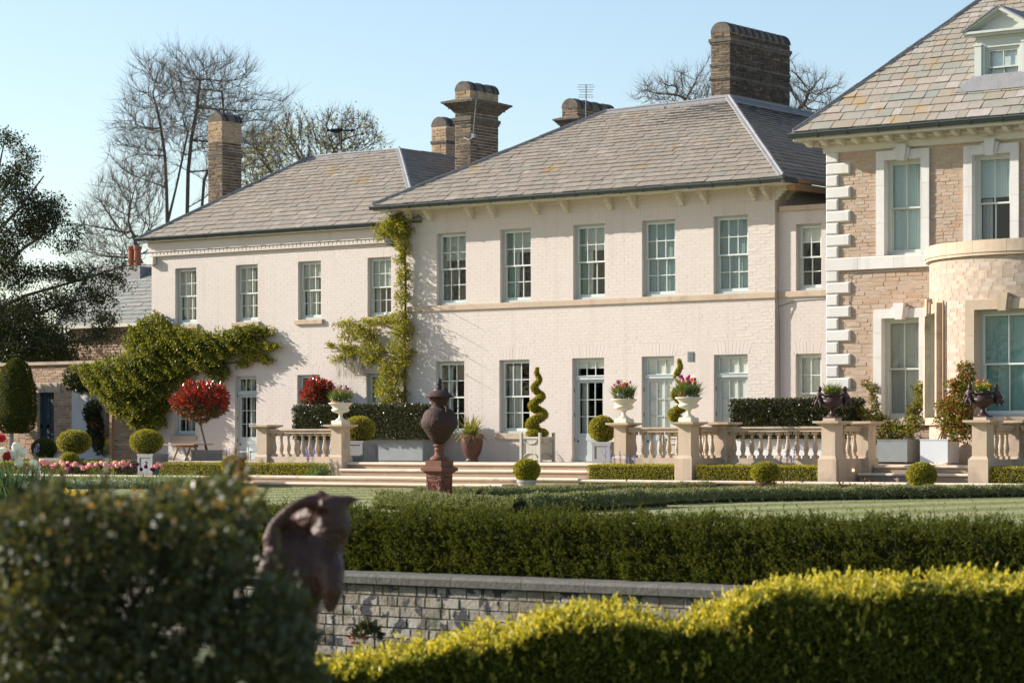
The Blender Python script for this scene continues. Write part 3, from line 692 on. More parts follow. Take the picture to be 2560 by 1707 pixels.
# roof
def hip_roof(house, ex0, ex1, ey, ez, aL, aR, run_back, m, n=300, sl=True, **k):
    """front slope between two hips; the right slope runs back from the apex aR along y; aL, aR: apex points"""
    aL, aR = Vector(aL), Vector(aR); s = aL.y-ey; rise = aL.z-ez; sl_len = math.hypot(s, rise)
    e0, e1 = Vector((ex0, ey, ez)), Vector((ex1, ey, ez)); back = Vector((0, run_back, 0))
    b = MB(); dn_ = Vector((0, 0, -.03))
    v = [e0, e1, aR, aL, e1+back, aR+back, e0+back, aL+back]; v = [p+dn_ for p in v]
    b.add(v, [(0,1,2,3),(1,4,5,2),(0,3,7,6),(3,2,5,7)]); roof = b.build('roof', M['under'], house)
    def poly(vv):
        if vv is None: return sl_len
        t = vv/sl_len; return (aL.x-ex0)*t, (ex1-ex0)+(aR.x-ex1)*t
    slates(roof, e0, (1,0,0), (0, s, rise), poly, m, n=n, **k)
    d = aR-e1; U = Vector((0, 1, 0)); sx = ex1-aR.x; sl2 = math.hypot(sx, rise)
    def poly2(vv):
        if vv is None: return sl2
        return s*vv/sl2, run_back
    k2 = dict(k); k2.pop('hole', None); slates(roof, e1, U, (-sx, 0, rise), poly2, m, n=0, **k2)
    sx0 = aL.x-ex0; sl3 = math.hypot(sx0, rise)
    slates(roof, Vector((ex0, ey+run_back, ez)), (0,-1,0), (sx0, 0, rise), lambda vv: sl3 if vv is None else (0, run_back-s*vv/sl3), m, n=0, h0=.3, h1=.3, w0=.45, w1=.45)
    up_ = Vector((0, 0, 1)); f_dn = Vector((0, -s, -rise)).normalized(); r_dn = Vector((sx, 0, -rise)).normalized(); l_dn = Vector((-sx0, 0, -rise)).normalized()
    lead_roll(roof, e0+up_*.02, aL+up_*.02, .11, .035, Vector((1,-.2,-.1)).normalized()*.6, l_dn)
    lead_roll(roof, e1+up_*.02, aR+up_*.02, .13, .035, Vector((-1,-.1,.0)).normalized(), Vector((0,1,-.02)).normalized())
    lead_roll(roof, aL, aR, .17, .04, f_dn, -f_dn*Vector((1,1,-1)) if False else Vector((0, s, -rise)).normalized(), 'ridge_lead')
    lead_roll(roof, aR, aR+back, .22, .04, r_dn, Vector((-sx, 0, -rise)).normalized(), 'ridge_lead')
    return roof
cb_roof = hip_roof(cb, CX0-EO, CX1+EO, CBY-EO-.03, EZ+.11, (-38.63, CBY-EO-.03+3.9, 8.98), (-34.9, CBY-EO-.03+3.9, 9.04), 14, M['slate'], h0=.25, h1=.135, w0=.36, w1=.21, seed=4)
# big stack on the ridge
ck = chimney(cb, -35.72, -35.16, 56.0, 58.9, 8.3, 11.05, [(10.55,.14,.05),(9.95,.09,.03),(9.62,.09,.04)], .27, 'buff_brick', nobj=110, arch='soot_stone', ribs=9)
bb = MB(Matrix.Translation((-35.16, 56.0, 0)) @ Matrix.Rotation(math.pi/2, 4, 'Z'))
for q in courses(0, 2.9, 9.05, 10.75, .083, .235, [], .01, .06, True): bb.brickbox(q[0], q[1], -random.uniform(.014, .024), 0, q[2], q[3], .003)
bb.build('chimney_brick', M['soot_shade_brick'], ck, kind='stuff')  # sooty brick that also paints the shade of the face turned from the sun
q = MB(); q.frus(-35.44, 57.45, 8.95, 9.2, .42, 1.62, .32, 1.50); q.build('lead_flashing', M['lead'], cb)
c4 = chimney(cb, -44.68, -44.13, 62, 63.9, 6.3, 10.47, [], .27, 'buff_brick', cornice=(9.62,.26,.20), nobj=20, arch='soot_stone', ribs=4)
c2 = chimney(cb, -44.32, -43.79, 56.5, 57.75, 5.8, 10.33, [(9.25,.16,.05)], .26, 'buff_brick', cornice=(9.48,.30,.28), pale=(9.78,10.07), nobj=120, ribs=3)

# ---- recessed link between the cream wing and the stone house
RX0, RX1 = CX1, -29.55; RY = CBY+.13
lk = thing('link_wall', 'narrow recessed cream wall joining the painted wing to the stone house', 'wall', (-30.6, RY, 0))
lops = [(-31.12, -30.45, 3.97, 5.5), (-31.13, -30.45, .69, 2.51)]
lw = wall(lk, RX0, RX1, 0, 5.82, RY, lops, M['cream'])
lay(courses(RX0+.02, RX1, 0, 5.82, .0795, .235, lops+[(o[0]-.04, o[1]+.04, o[3], o[3]+.28) for o in lops]+[(RX0, RX1, 3.82, 3.96)], .004, .03, False), RY, lw, M['cream_brick'], (.0005, .0022), 160, uneven=.0005)
for o in lops: flat_arch(o[0]-.03, o[1]+.03, o[3], .28, RY, lw, M['cream_brick'], 9, splay=.08, proud=.003)
window(lk, *lops[0], RY, nx=2, inside=[('blind',0,1,.72,.98,'pale_blind')])
window(lk, *lops[1], RY, nx=2, frame='stonebar', inside=[('shutter',0,1,0,1,'pale_blind')])
for a, c in ((RX0, -30.6), (-30.6, RX1)):
    q = MB(); q.box(a, c-.004, RY-.045, RY+.01, 3.825, 3.957); q.build('band_stone', M['stone'], lk)
q = MB(); q.box(RX0+.06, RX1, RY-.06, RY+.4, 5.82, 5.93); q.build('coping', M['stone'], lk)
room(lk, RX0+.1, RX1-.1, RY+.36, RY+3, -.04, 5.8)
q = MB(); q.tube([P(1941,745,CBY)+Vector((.03,-.02,0)), P(1942,800,CBY)+Vector((.035,.06,0)), P(1943,1000,CBY)+Vector((.04,.06,0))], .012, 6); q.tube([P(1944,768,RY)+Vector((0,-.01,0)), P(1990,752,RY)+Vector((0,-.015,0)), P(2066,747,RY)+Vector((0,-.02,0))], .008, 5); q.build('cable', M['alu'], lk)

# ---- lower cream wing at the left
lb = thing('cream_house', 'lower cream painted brick wing with four upstairs windows, draped in creeper', 'house', (-47, 52.45, 0))
LX0, LX1 = -51.88, -42.64
lup = [(-50.97,-50.17), (-48.70,-47.90), (-46.45,-45.65), (-44.04,-43.25)]
ldn = [(-51.02,-50.22), (-48.73,-47.95), (-46.48,-45.69), (-44.08,-43.28)]
ops = [(a, c, 3.73, 5.28) for a, c in lup] + [(a, c, (.67, 0, 0, .69)[i], 2.27) for i, (a, c) in enumerate(ldn)]
ww = wall(lb, LX0, LX1, -.05, 6.05, LBY, ops, M['cream'])
b = MB(); b.box(LX0, LX0+.35, LBY+.35, 60, 0, 6.05); b.build('side_wall', M['cream'], lb)
holes = [(o[0]-.06, o[1]+.06, o[3], o[3]+.26) for o in ops] + ops
lay(courses(LX0, LX1, 0, 5.62, .0795, .235, holes, .004, .03, False), LBY, ww, M['cream_brick'], (.0005, .0022), 300, uneven=.0005)
for o in ops: flat_arch(o[0]-.03, o[1]+.03, o[3], .26, LBY, ww, M['cream_brick'], 9, splay=.09, proud=.003)
for i, (a, c) in enumerate(lup):
    ins = [('curtain',0,.36,.02,.97,'curtain'),('curtain',.36,.58,.02,.9,'curtain')] if i < 2 else ([('blind',0,1,.72,.98,'blind'),('curtain',0,.36,.02,.97,'curtain'),('curtain',.36,.6,.02,.7,'curtain')] if i == 2 else [('blind',0,1,.5,.98,'blind'),('curtain',0,.2,.02,.5,'curtain')])
    wn = window(lb, a, c, 3.73, 5.28, LBY, inside=ins, fw=.05); sill(wn, a, c, 3.73, LBY, .12, .07)
for i, (a, c) in enumerate(ldn):
    if i in (0, 3):
        wn = window(lb, a, c, ops[4+i][2], 2.27, LBY, inside=[('curtain',.3,.6,.02,.95,'curtain')] if i == 0 else [('blind',0,1,.0,.98,'blind')], fw=.05); sill(wn, a, c, ops[4+i][2], LBY, .14, .05)
    else: window(lb, a, c, 0, 2.27, LBY, 'door', rows=(1, 3), frame='blue_door', transom=1.80, inside=[('curtain',.36,.62,.25,.98,'curtain')], fw=.05, panel=.55)
room(lb, LX0+.1, LX1-.1, LBY+.36, LBY+4.5, -.04, 6)
q = MB(); q.box(LX0-.06, LX1, LBY-.10, LBY+.0, 5.76, 6.02); q.build('frieze', M['cream_brick'], lb)
tb = MB(); tb.prism([(-.063, 0), (.063, 0), (.063, .06), (.0, -.0) if False else (.063,.07), (-.063, .07)], 'z', 0, .01)
tb = MB(); tb.add([(-.062,-.075,0),(.05,-.075,0),(.062,.0,0),(-.062,.0,0),(-.062,-.075,.078),(.05,-.075,.078),(.062,.0,.078),(-.062,.0,.078)], [(3,2,1,0),(4,5,6,7),(0,1,5,4),(1,2,6,5),(3,0,4,7)])
tme = tb.mesh('dentil_brick', M['cream_brick']); x = LX0
while x < LX1: link('dentil_brick', tme, lb, Vector((x+.062, LBY, 5.675))-wl(lb)); x += .14
q = MB(); q.box(LX0-.06, LX1, LBY-.085, LBY, 5.64, 5.67); q.build('string_course', M['cream_brick'], lb)
q = MB(); q.box(LX0-.05, LX0+.2, LBY-.16, LBY-.03, 5.42, 5.62); q.build('eaves_box', M['bar'], lb)
q = MB(); q.box(LX0-.27, LX1, LBY-.25, LBY+.1, 6.03, 6.06); q.build('soffit', M['eave'], lb)
gutter_run(lb, LX0-.30, LX1-.3, LBY-.29, 6.155)
lb_roof = hip_roof(lb, LX0-.25, -42.1, LBY-.27, 6.13, (-48.72, LBY-.27+3.4, 8.47), (-45.52, LBY-.27+3.4, 8.46), 12, M['slate'], h0=.255, h1=.145, w0=.36, w1=.215, seed=9)
c1 = chimney(lb, -51.62, -51.08, 54.45, 55.25, 6.2, 9.82, [(8.62,.12,.03)], .25, 'buff_brick', pale=(8.98,9.57), nobj=90, ribs=2)
c3 = chimney(lb, -47.94, -47.39, 60, 60.9, 7.4, 9.98, [(9.22,.1,.03)], .28, 'buff_brick', pale=(8.6,9.65), nobj=40, ribs=2)
fl = thing('floodlight', 'small floodlight on the cream wall in the creeper below the gutter', 'lamp', P(978, 607, LBY-.1))
q = MB(); p = P(978, 607, LBY-.12); q.add([p+Vector(v) for v in ((-.16,-.12,.08),(.16,-.12,.08),(.16,.1,.1),(-.16,.1,.1),(-.11,-.1,-.04),(.11,-.1,-.04),(.11,.06,-.06),(-.11,.06,-.06))], [(0,1,2,3),(7,6,5,4),(4,5,1,0),(5,6,2,1),(6,7,3,2),(7,4,0,3)]); q.build('lamp_body', M['alu'], fl)
q = MB(); q.box(p.x-.09, p.x+.09, p.y-.09, p.y+.03, p.z-.075, p.z-.045); q.build('lens', M['black_iron'], fl)
# weather vane and aerials
wv = thing('weather_vane', 'black banner weather vane above the lower slate ridge', 'weather vane', P(853, 385, 58))
q = MB(); a = P(853, 388, 58); c = P(853, 316, 58); q.tube([a, c], .02, 6); q.build('mast', M['black_iron'], wv)
q = MB(); q.box(a.x-.07, a.x+.07, a.y-.07, a.y+.07, a.z-.6, a.z+.12); q.build('base_box', M['lead'], wv)
q = MB(); z = P(853, 327, 58).z; k = .8/1
pts = [(-.42,-.02),(-.42,.05),(-.30,.03),(-.30,.06),(.05,.06),(.05,.03),(.28,.03),(.28,.06),(.42,0),(.28,-.06),(.28,-.02),(.0,-.02),(.0,-.06),(-.30,-.06),(-.30,-.03)]
q.add([(a.x+u*.8, a.y+u*.6-.006, z+v_) for u, v_ in pts]+[(a.x+u*.8, a.y+u*.6+.006, z+v_) for u, v_ in pts], [tuple(range(15)), tuple(range(29,14,-1))]+[(i,15+i,15+(i+1)%15,(i+1)%15) for i in range(15)]); q.build('banner', M['black_iron'], wv)
def aerial(label, foot, top, bars, L):
    t = thing('aerial', label, 'aerial', foot); q = MB(); q.tube([foot, top], .016, 6); q.build('mast', M['alu'], t)
    q = MB()
    for z, l in bars: c = foot.lerp(top, z); q.tube([c-Vector((.8,.6,0))*l, c+Vector((.8,.6,0))*l], .007, 4)
    c = foot.lerp(top, .78); q.tube([c-Vector((.6,-.8,0))*.3, c+Vector((.6,-.8,0))*.3], .01, 4); q.build('rods', M['alu'], t)
aerial('television aerial on a mast beside the small vaulted chimney', P(1465,305,61.8), P(1465,212,61.8), [(.99,.22),(.93,.25),(.86,.22),(.8,.18),(.72,.2),(.66,.22)], .3)
af = P(1183, 340, 56.4); at_ = P(1191, 250, 56.2); aerial('bent television aerial bracketed to the tall stained chimney', af, at_, [(.98,.05),(.9,.14),(.84,.16),(.78,.18)], .3)
q = MB(); q.tube([P(1181,345,56.4), P(1172,350,56.4), P(1160,345,56.45)], .02, 5); q.box(af.x-.05, af.x+.05, af.y-.02, af.y+.08, af.z-.05, af.z+.06); q.build('bracket', M['zinc_dull_shaded'], bpy.data.objects['aerial.001'])

# ---- stone house at the right
rb = thing('stone_house', 'tan stone house with pale quoins, dormer and a curved bay', 'house', (-24, 51.3, 0))
QX0, QX1 = -29.64, -16.0
def ops_px(a, c, t, z0): return (P(a,t,RBY).x, P(c,t,RBY).x, z0, P((a+c)/2, t, RBY).z)
zs_ = P(2258, 638, RBY).z
RW = [ops_px(2213,2304.8,398,zs_), ops_px(2432,2528,384.5,zs_), ops_px(2206,2300.5,794.5,.98)]
rw = wall(rb, QX0, QX1, 0, 7.2, RBY, RW+[(-26.2,-21.6,.05,3.3)], M['mortar'])
sur = [(o[0]-.2, o[1]+.2, o[2]-(.0), o[3]+.2) for o in RW]
band = (QX0, QX1, 4.30, zs_)
qn = [(QX0, QX0+(.61 if i % 2 == 0 else .31), .05+i*.266, .05+(i+1)*.266) for i in range(27)]
lay(courses(QX0, QX1, zs_, 6.98, .077, .27, RW+sur+qn, .010, .22, False), RBY, rw, M['tan_brick'], (.003, .010), 300, uneven=.002, key=lambda q: abs(q[0]+27.6)+abs(q[2]-5.6)*.2)
lay(courses(QX0, QX1, .0, 4.30, .098, .33, RW+sur+qn+[(-26.5,-20,0,4.4)], .010, .25, False), RBY, rw, M['tan_brick'], (.003, .011), 0, uneven=.003)
qm = {}
for i, q_ in enumerate(qn):
    if abs((q_[2]+q_[3])/2-(4.30+zs_)/2) < .2: continue
    k = i % 2
    if k not in qm:
        w_ = q_[1]-q_[0]; b = MB(); g = .028
        b.add([(0,0,.006),(w_,0,.006),(w_,0,.260),(0,0,.260),(0,-.035,.006),(w_,-.035,.006),(w_,-.035,.260),(0,-.035,.260),(g,-.065,.034),(w_-g,-.065,.034),(w_-g,-.065,.232),(g,-.065,.232)],
              [(8,9,10,11),(4,5,9,8),(5,6,10,9),(6,7,11,10),(7,4,8,11),(0,1,5,4),(1,2,6,5),(2,3,7,6),(3,0,4,7)]); qm[k] = b.mesh('quoin', M['white_stone'])
    link('quoin', qm[k], rb, Vector((q_[0]-.01, RBY, q_[2]))-wl(rb))
x = QX0-.02
while x < -26.0:
    L = min(random.uniform(.55, 1.1), -26.0-x); q = MB(); q.prism([(RBY-.07,band[2]),(RBY-.07,band[3]-.02),(RBY-.05,band[3]),(RBY+.02,band[3]),(RBY+.02,band[2])], 'x', x, x+L-.005); q.build('band_stone', M['white_stone'], rb); x += L
def surround(win, o, Y, m, xf=None, w=.2, key=True, p=.06, bottom=True):
    X0, X1, Z0, Z1 = o
    for side in (0, 1):
        z = Z0; a, c = (X0-w, X0+.004) if side == 0 else (X1-.004, X1+w)
        while z < Z1-.01:
            h = min(random.uniform(.5, .95), Z1-z); h = Z1-z if Z1-z-h < .25 else h
            q = MB(xf); q.box(a, c, Y-p, Y+.12, z, z+h-.004); q.build('surround_stone', M[m], win); z += h
    mid = (X0+X1)/2
    for a, c in ((X0-w, mid-.12), (mid+.12, X1+w)):
        q = MB(xf); q.box(a, c, Y-p+.003, Y+.121, Z1-.004, Z1+w); q.build('surround_stone', M[m], win)
    q = MB(xf)
    for a, t, p2, zb, zt in ((.15,.20,p+.04,-.0,w+.04), (.085,.13,p+.085,-.04,w+.12)):
        zb += Z1; zt += Z1
        v = [(mid-a,Y-p2,zb),(mid+a,Y-p2,zb),(mid+t,Y-p2,zt),(mid-t,Y-p2,zt),(mid-a,Y+.05,zb),(mid+a,Y+.05,zb),(mid+t,Y+.05,zt),(mid-t,Y+.05,zt)]
        q.add(v, [(0,1,2,3),(7,6,5,4),(0,4,5,1),(1,5,6,2),(2,6,7,3),(3,7,4,0)])
    q.build('keystone', M[m], win)
for i, o in enumerate(RW):
    wn = window(rb, *o, RBY, nx=2, rows=(1, 1), frame='stonebar', bar='stonebar', reveal=.115, fw=.075,
                inside=[[('shutter',.02,1,0,1,'palegreen')], [('shutter',-.02,1.02,.55,1,'palegreen'),('curtain',0,.3,0,.55,'greige')], [('shutter',0,1,0,1,'greige')]][i])
    surround(wn, o, RBY, 'white_stone')
    if i == 2: sill(wn, o[0], o[1], o[2], RBY, .14, .09, 'stone', .22)
room(rb, QX0+.3, QX1, RBY+.4, RBY+5, -.04, 7.1)
# eaves: frieze, modillions, gutter
RZ, RO = 7.22, .54
q = MB(); q.prism([(RBY-.03,6.93),(RBY-.06,6.95),(RBY-.06,7.03),(RBY-.10,7.06),(RBY-.10,7.12),(RBY-.14,7.16),(RBY-.14,RZ),(RBY,RZ),(RBY,6.93)], 'x', QX0-.08, QX1); q.build('frieze', M['eave'], rb)
q = MB(); q.box(QX0-RO, QX1, RBY-RO+.02, RBY-.1, RZ, RZ+.03); q.box(QX0-RO+.02, QX0, RBY-.1, RBY+9, RZ, RZ+.03); q.build('soffit', M['eave'], rb)
q = MB(); q.box(QX0-RO, QX1, RBY-RO-.02, RBY-RO+.02, RZ-.03, RZ+.07); q.box(QX0-RO-.02, QX0-RO+.02, RBY-RO-.02, RBY+9, RZ-.03, RZ+.07); q.build('fascia', M['eave'], rb)
md = MB(); md.prism([(0,0),(-.30,0),(-.30,-.05),(-.27,-.085),(-.22,-.09),(-.19,-.12),(-.12,-.135),(0,-.14)], 'x', -.055, .055); mme = md.mesh('modillion', M['eave'])
x = QX0-.32
while x < QX1: link('modillion', mme, rb, Vector((x, RBY-.13, RZ))-wl(rb)); x += .405
for yy in (RBY-.1, RBY+.35, RBY+.8):
    o = link('modillion', mme, rb, Vector((QX0-.13, yy, RZ))-wl(rb)); o.rotation_euler.z = -math.pi/2
gutter_run(rb, QX0-RO-.08, QX1, RBY-RO-.08, RZ+.14, .74, .07)
# roof with dormer
rs_, rr = 3.13, 3.12; rey = RBY-RO-.05; rez = RZ+.17
slope = lambda y: rez+(y-rey)*rr/rs_
dl, dr_ = P(2438.8, 150, rey+.95).x, P(2572, 150, rey+.95).x
def in_dormer(u, v):
    y = rey+v*rs_/math.hypot(rs_, rr); xx = QX0-RO+u
    return dl+.02 < xx < dr_-.02 and rey+1.02 < y < rey+2.3
rb_roof = hip_roof(rb, QX0-RO, QX1+3, rey, rez, (-27.02, rey+rs_, rez+rr), (QX1-.2, rey+rs_, rez+rr), 9, M['slate_warm'], h0=.285, h1=.155, w0=.38, w1=.21, seed=21, hole=in_dormer, keep=lambda i: i[4]+.25*abs(i[0]-3))
dy = rey+.95; zb = slope(dy); dm = MB(); dmx = (dl+dr_)/2; hw = (dr_-dl)/2; zt = P(2500, 88, dy).z; zap = P(2497, 17, dy-.1).z
wz0, wz1 = P(2505, 217, dy).z, P(2505, 116, dy).z; wx0, wx1 = P(2462, 150, dy).x, P(2549, 150, dy).x
dm.box(dl, wx0, dy, dy+.2, zb-.1, zt); dm.box(wx1, dr_, dy, dy+.2, zb-.1, zt); dm.box(wx0, wx1, dy, dy+.2, wz1, zt); dm.box(wx0, wx1, dy, dy+.2, zb-.1, wz0)
dm.box(dl, dl+.04, dy+.2, dy+2.2, zb-.1, zt); dm.box(dr_-.04, dr_, dy+.2, dy+2.2, zb-.1, zt)
dm.box(dl-.015, dl+.15, dy-.03, dy, zb+.02, zt-.16); dm.box(dr_-.15, dr_+.015, dy-.03, dy, zb+.02, zt-.16); dm.box(dl-.03, dl+.165, dy-.045, dy-.03, zt-.2, zt-.16); dm.box(dr_-.165, dr_+.03, dy-.045, dy-.03, zt-.2, zt-.16)
dm.box(dl+.05, dr_-.05, dy-.02, dy, zt-.06, zt); dm.box(dl-.12, dr_+.12, dy-.14, dy+.1, zt, zt+.05); dm.box(dl-.18, dr_+.18, dy-.2, dy+.1, zt+.05, zt+.10)
do = dm.build('dormer', M['dormer'], rb)
q = MB(); q.add([(dl-.1,dy-.02,zt+.1),(dr_+.1,dy-.02,zt+.1),(dmx,dy-.02,zap-.06),(dl-.1,dy+.1,zt+.1),(dr_+.1,dy+.1,zt+.1),(dmx,dy+.1,zap-.06)], [(0,1,2),(5,4,3),(0,3,4,1),(1,4,5,2),(2,5,3,0)]); q.build('tympanum', M['dormer'], do)
for sgn in (-1, 1):
    q = MB(); e = Vector((dmx+sgn*(hw+.24), 0, zt+.09)); a = Vector((dmx, 0, zap)); n_ = Vector((0, 0, 1))
    for y_0, y_1, t0, t1 in ((dy-.2, dy+.1, 0, -.07), (dy-.12, dy+.1, -.07, -.13), (dy-.06, dy+.1, -.13, -.17)):
        v = [Vector((p_.x, y_, p_.z+t)) for y_ in (y_0, y_1) for p_, t in ((e, t0*.6), (a, t0), (a, t1), (e, t1*.6))]; q.add(v, [(0,1,2,3),(7,6,5,4),(0,4,5,1),(1,5,6,2),(2,6,7,3),(3,7,4,0)])
    q.build('raking_cornice', M['dormer'], do)
    q = MB(); v = [Vector((p_.x, y_, p_.z+t)) for y_ in (dy-.23, dy+2.6) for p_, t in ((e, .0), (a, .003), (a, .035), (e+Vector((sgn*.02,0,0)), .03))]; q.add(v, [(0,1,2,3),(7,6,5,4),(0,4,5,1),(1,5,6,2),(2,6,7,3),(3,7,4,0)]); q.build('dormer_roof', M['lead'], do)
wn = window(rb, wx0, wx1, wz0, wz1, dy, nx=2, rows=(1, 1), frame='dormer', bar='dormer', reveal=.04, fw=.05, inside=[('blind',0,1,.0,.98,'zinc')])
q = MB(); nn_ = Vector((0, -rr, rs_)).normalized(); sd = Vector((0, rs_, rr)).normalized()
pp = [Vector((dl-.32, rey+.62, slope(rey+.62))), Vector((dr_+.3, rey+.62, slope(rey+.62))), Vector((dr_+.06, dy+.02, slope(dy+.02)+.04)), Vector((dl-.06, dy+.02, slope(dy+.02)+.04))]
q.add([p_+nn_*.045 for p_ in pp]+[p_ for p_ in pp], [(0,1,2,3),(4,5,1,0),(5,6,2,1),(7,4,0,3)]); q.build('lead_apron', M['lead'], rb)
# curved bay
BC = Vector((-23.92, RBY, 0)); BR = 2.8
def pol(phi, r, z): return Vector((BC.x-r*math.sin(phi), BC.y-r*math.cos(phi), z))
def arcbox(b, p0, p1, r0, r1, z0, z1, seg=1, open_back=False):
    for i in range(seg):
        a, c = p0+(p1-p0)*i/seg, p0+(p1-p0)*(i+1)/seg
        v = [pol(a,r1,z0), pol(c,r1,z0), pol(c,r1,z1), pol(a,r1,z1), pol(a,r0,z0), pol(c,r0,z0), pol(c,r0,z1), pol(a,r0,z1)]
        b.add(v, [(3,2,1,0),(0,1,5,4),(1,2,6,5),(2,3,7,6),(3,0,4,7)] + ([] if open_back else [(4,5,6,7)]))
W14 = math.asin(.66/BR); ph_c = [0.0, R(53)]; z_w0, z_w1 = .98, P(2500, 772, 48.5).z
bops = [(c-W14, c+W14, z_w0, z_w1) for c in ph_c]
b = MB(); ps = sorted({R(-50), R(90), *[v for o in bops for v in o[:2]]}); zz = [0, z_w0, z_w1, 4.3]
for i in range(len(ps)-1):
    for j in range(3):
        m_ = (ps[i]+ps[i+1])/2
        if any(o[0] < m_ < o[1] for o in bops) and j == 1: continue
        arcbox(b, ps[i], ps[i+1], BR-.35, BR, zz[j], zz[j+1], max(1, int((ps[i+1]-ps[i])/R(3))))
bay = b.build('bay', M['mortar'], rb)
bsur = [(o[0]-.2/BR, o[1]+.2/BR, o[2]-.15, o[3]+.2) for o in bops]
bb = MB(); nb = 0; vm = None
for q_ in courses(-.75*BR, R(90)*BR, .0, 4.3, .083, .30, [(o[0]*BR, o[1]*BR, o[2], o[3]) for o in bops+bsur]+[(-9, 9, .83, .98)], .009, .25, False):
    a, c = q_[0]/BR, q_[1]/BR; pr_ = random.uniform(.0025, .0055)
    arcbox(bb, a, c, BR-.01, BR+pr_, q_[2], q_[3], 1, True)
bb.build('brick', M['bow_brick'], bay, kind='stuff')
for z0, z1, e, m_, nm in ((4.27, 4.58, .10, 'stone', 'cornice'), (.83, .98, .09, 'stone', 'sill_band')):
    a = R(-50)
    while a < R(90)-.01:
        c = min(a+R(16), R(90)); q = MB(); sg = 5
        if nm == 'cornice': arcbox(q, a+.001, c-.001, BR-.1, BR+e-.02, z0, z0+.06, sg); arcbox(q, a+.001, c-.001, BR-.1, BR+e, z0+.06, z1, sg)
        else: arcbox(q, a+.001, c-.001, BR-.1, BR+e, z0, z1, sg)
        q.build(nm+'_stone', M[m_], bay, smooth=False); a = c
q = MB(); q.add([pol(R(a_), BR+.02, 4.56) for a_ in range(-50, 91, 5)]+[(BC.x+2, RBY+.05, 4.6)], [tuple(range(29, -1, -1)) if False else tuple(range(30))]); q.build('bay_roof', M['lead'], bay)
for k_, c in enumerate(ph_c):
    xf = Matrix.Translation(Vector((BC.x, BC.y, 0))) @ Matrix.Rotation(-c, 4, 'Z') @ Matrix.Translation((0, -BR*math.cos(W14)-.02, 0))
    wn = window(rb, -.66, .66, z_w0, z_w1, 0, nx=2, rows=(1, 1), frame='sage', bar='bar', reveal=.13, fw=.09, xf=xf, inside=[('shutter',-.02,1.02,0,1,'aqua'),('curtain',.12,.32,0,1,'aqua'),('curtain',.62,.78,0,1,'aqua')])
    surround(wn, (-.66, .66, z_w0, z_w1), 0, 'stone', xf, p=.09)
q = MB(); q.tube([pol(R(34), BR+.05, z_) for z_ in (3.4, 2.4, 1.2, .2)], .022, 6); q.build('downpipe', M['fascia'], rb)
q = MB(); q.tube([P(2123,760,RBY-.02), P(2122,690,RBY-.03), P(2128,683,RBY-.03), P(2200,679,RBY-.03), P(2321,675,RBY-.03)], .009, 5); q.build('cable', M['alu'], rb)

# ---- low slate cottage and garden wall at the left
ct = thing('stone_cottage', 'low cottage with green slate roof and terracotta chimney pots beyond the creeper', 'house', (-59.5, 58, 0))
ey = 58; e0 = P(100, 812, ey); ez_ = P(260, 811, ey).z; rz = P(280, 668, 61.2).z; xl, xr = P(140, 810, ey).x, -56.0; xa = P(232, 671, 61.2).x
q = MB(); q.box(xl+.3, xr, ey+.3, ey+.6, -.9, ez_); cwl = q.build('wall', M['mortar'], ct)
lay(courses(xl+.3, xr, 1.9, ez_, .1, .28, [], .014, .3, True), ey+.3, cwl, M['tan_brick'], (.006, .03), 120, uneven=.008)
q = MB(); v = [(xl,ey,ez_-.02),(xr,ey,ez_-.02),(xr,61.2,rz-.02),(xa,61.2,rz-.02),(xl,64,ez_-.02)]; q.add(v, [(0,1,2,3),(0,3,4)]); cr = q.build('roof', M['under'], ct)
sl_ = math.hypot(3.2, rz-ez_); slates(cr, (xl,ey,ez_), (1,0,0), (0,3.2,rz-ez_), lambda v_: sl_ if v_ is None else ((xa-xl)*v_/sl_, xr-xl), M['slate_pale'], .27, .2, .42, .3, n=200, seed=5)
lead_roll(cr, (xl,ey,ez_+.02), (xa,61.2,rz+.02), .1, .04, Vector((1,0,0))*.5, None); lead_roll(cr, (xa,61.2,rz), (xr,61.2,rz), .15, .04, Vector((0,-.8,-.6)), None)
q = MB(); q.box(xl-.05, xr, ey-.12, ey+.02, ez_-.1, ez_+.01); q.build('gutter', M['eave'], ct)
pc = P(338, 668, 60.6); q = MB(); q.box(pc.x-.42, pc.x+.42, 60.4, 61, rz-.6, pc.z+.0); q.build('chimney', M['lead'], ct)
for px_ in (329, 344):
    q = MB(); c_ = P(px_, 664, 60.7); q.lathe([(.12,0),(.115,.5),(.14,.52),(.14,.62),(.11,.63)], c_, 12); q.build('chimney_pot', M['terracotta'], ct, smooth=False)
gw = thing('garden_wall', 'old buff brick garden wall with stone coping and a dark door', 'wall', (-55.5, 52.7, 0)); GY = 52.7
gx0, gx1 = -61.5, -52.0; dx0, dx1 = P(94, 1050, GY).x, P(135, 1050, GY).x; wx_0, wx_1 = P(181, 1000, GY).x, P(266, 1000, GY).x; gz = P(170, 911, GY).z; dz1 = P(115, 981, GY).z; dz2 = P(115, 957, GY).z
gop = [(dx0, dx1, 0, dz1)]
g_ = wall(gw, gx0, gx1, -.05, gz, GY, gop, M['mortar'])
lay(courses(gx0, gx1, 0, gz, .082, .26, gop+[(dx0-.12, dx1+.3, dz1, dz2), (wx_0, wx_1, 0, gz)], .012, .1, True), GY, g_, M['garden_brick'], (.004, .016), 200, key=lambda q: -q[2] if q[0] < wx_0 else 0)
q = MB(); q.box(dx0-.12, dx1+.3, GY-.03, GY, dz1, dz2); q.build('lintel', M['stone'], gw)
q = MB(); q.box(wx_0, wx_1, GY-.025, GY, 0, gz); q.build('rendered_panel', M['white_render'], gw)
x = gx0
while x < gx1-.1:
    L = min(1.05, gx1-x); q = MB(); q.box(x, x+L-.006, GY-.08, GY+.42, gz, gz+.09); q.build('coping_stone', M['stone'], gw); x += L
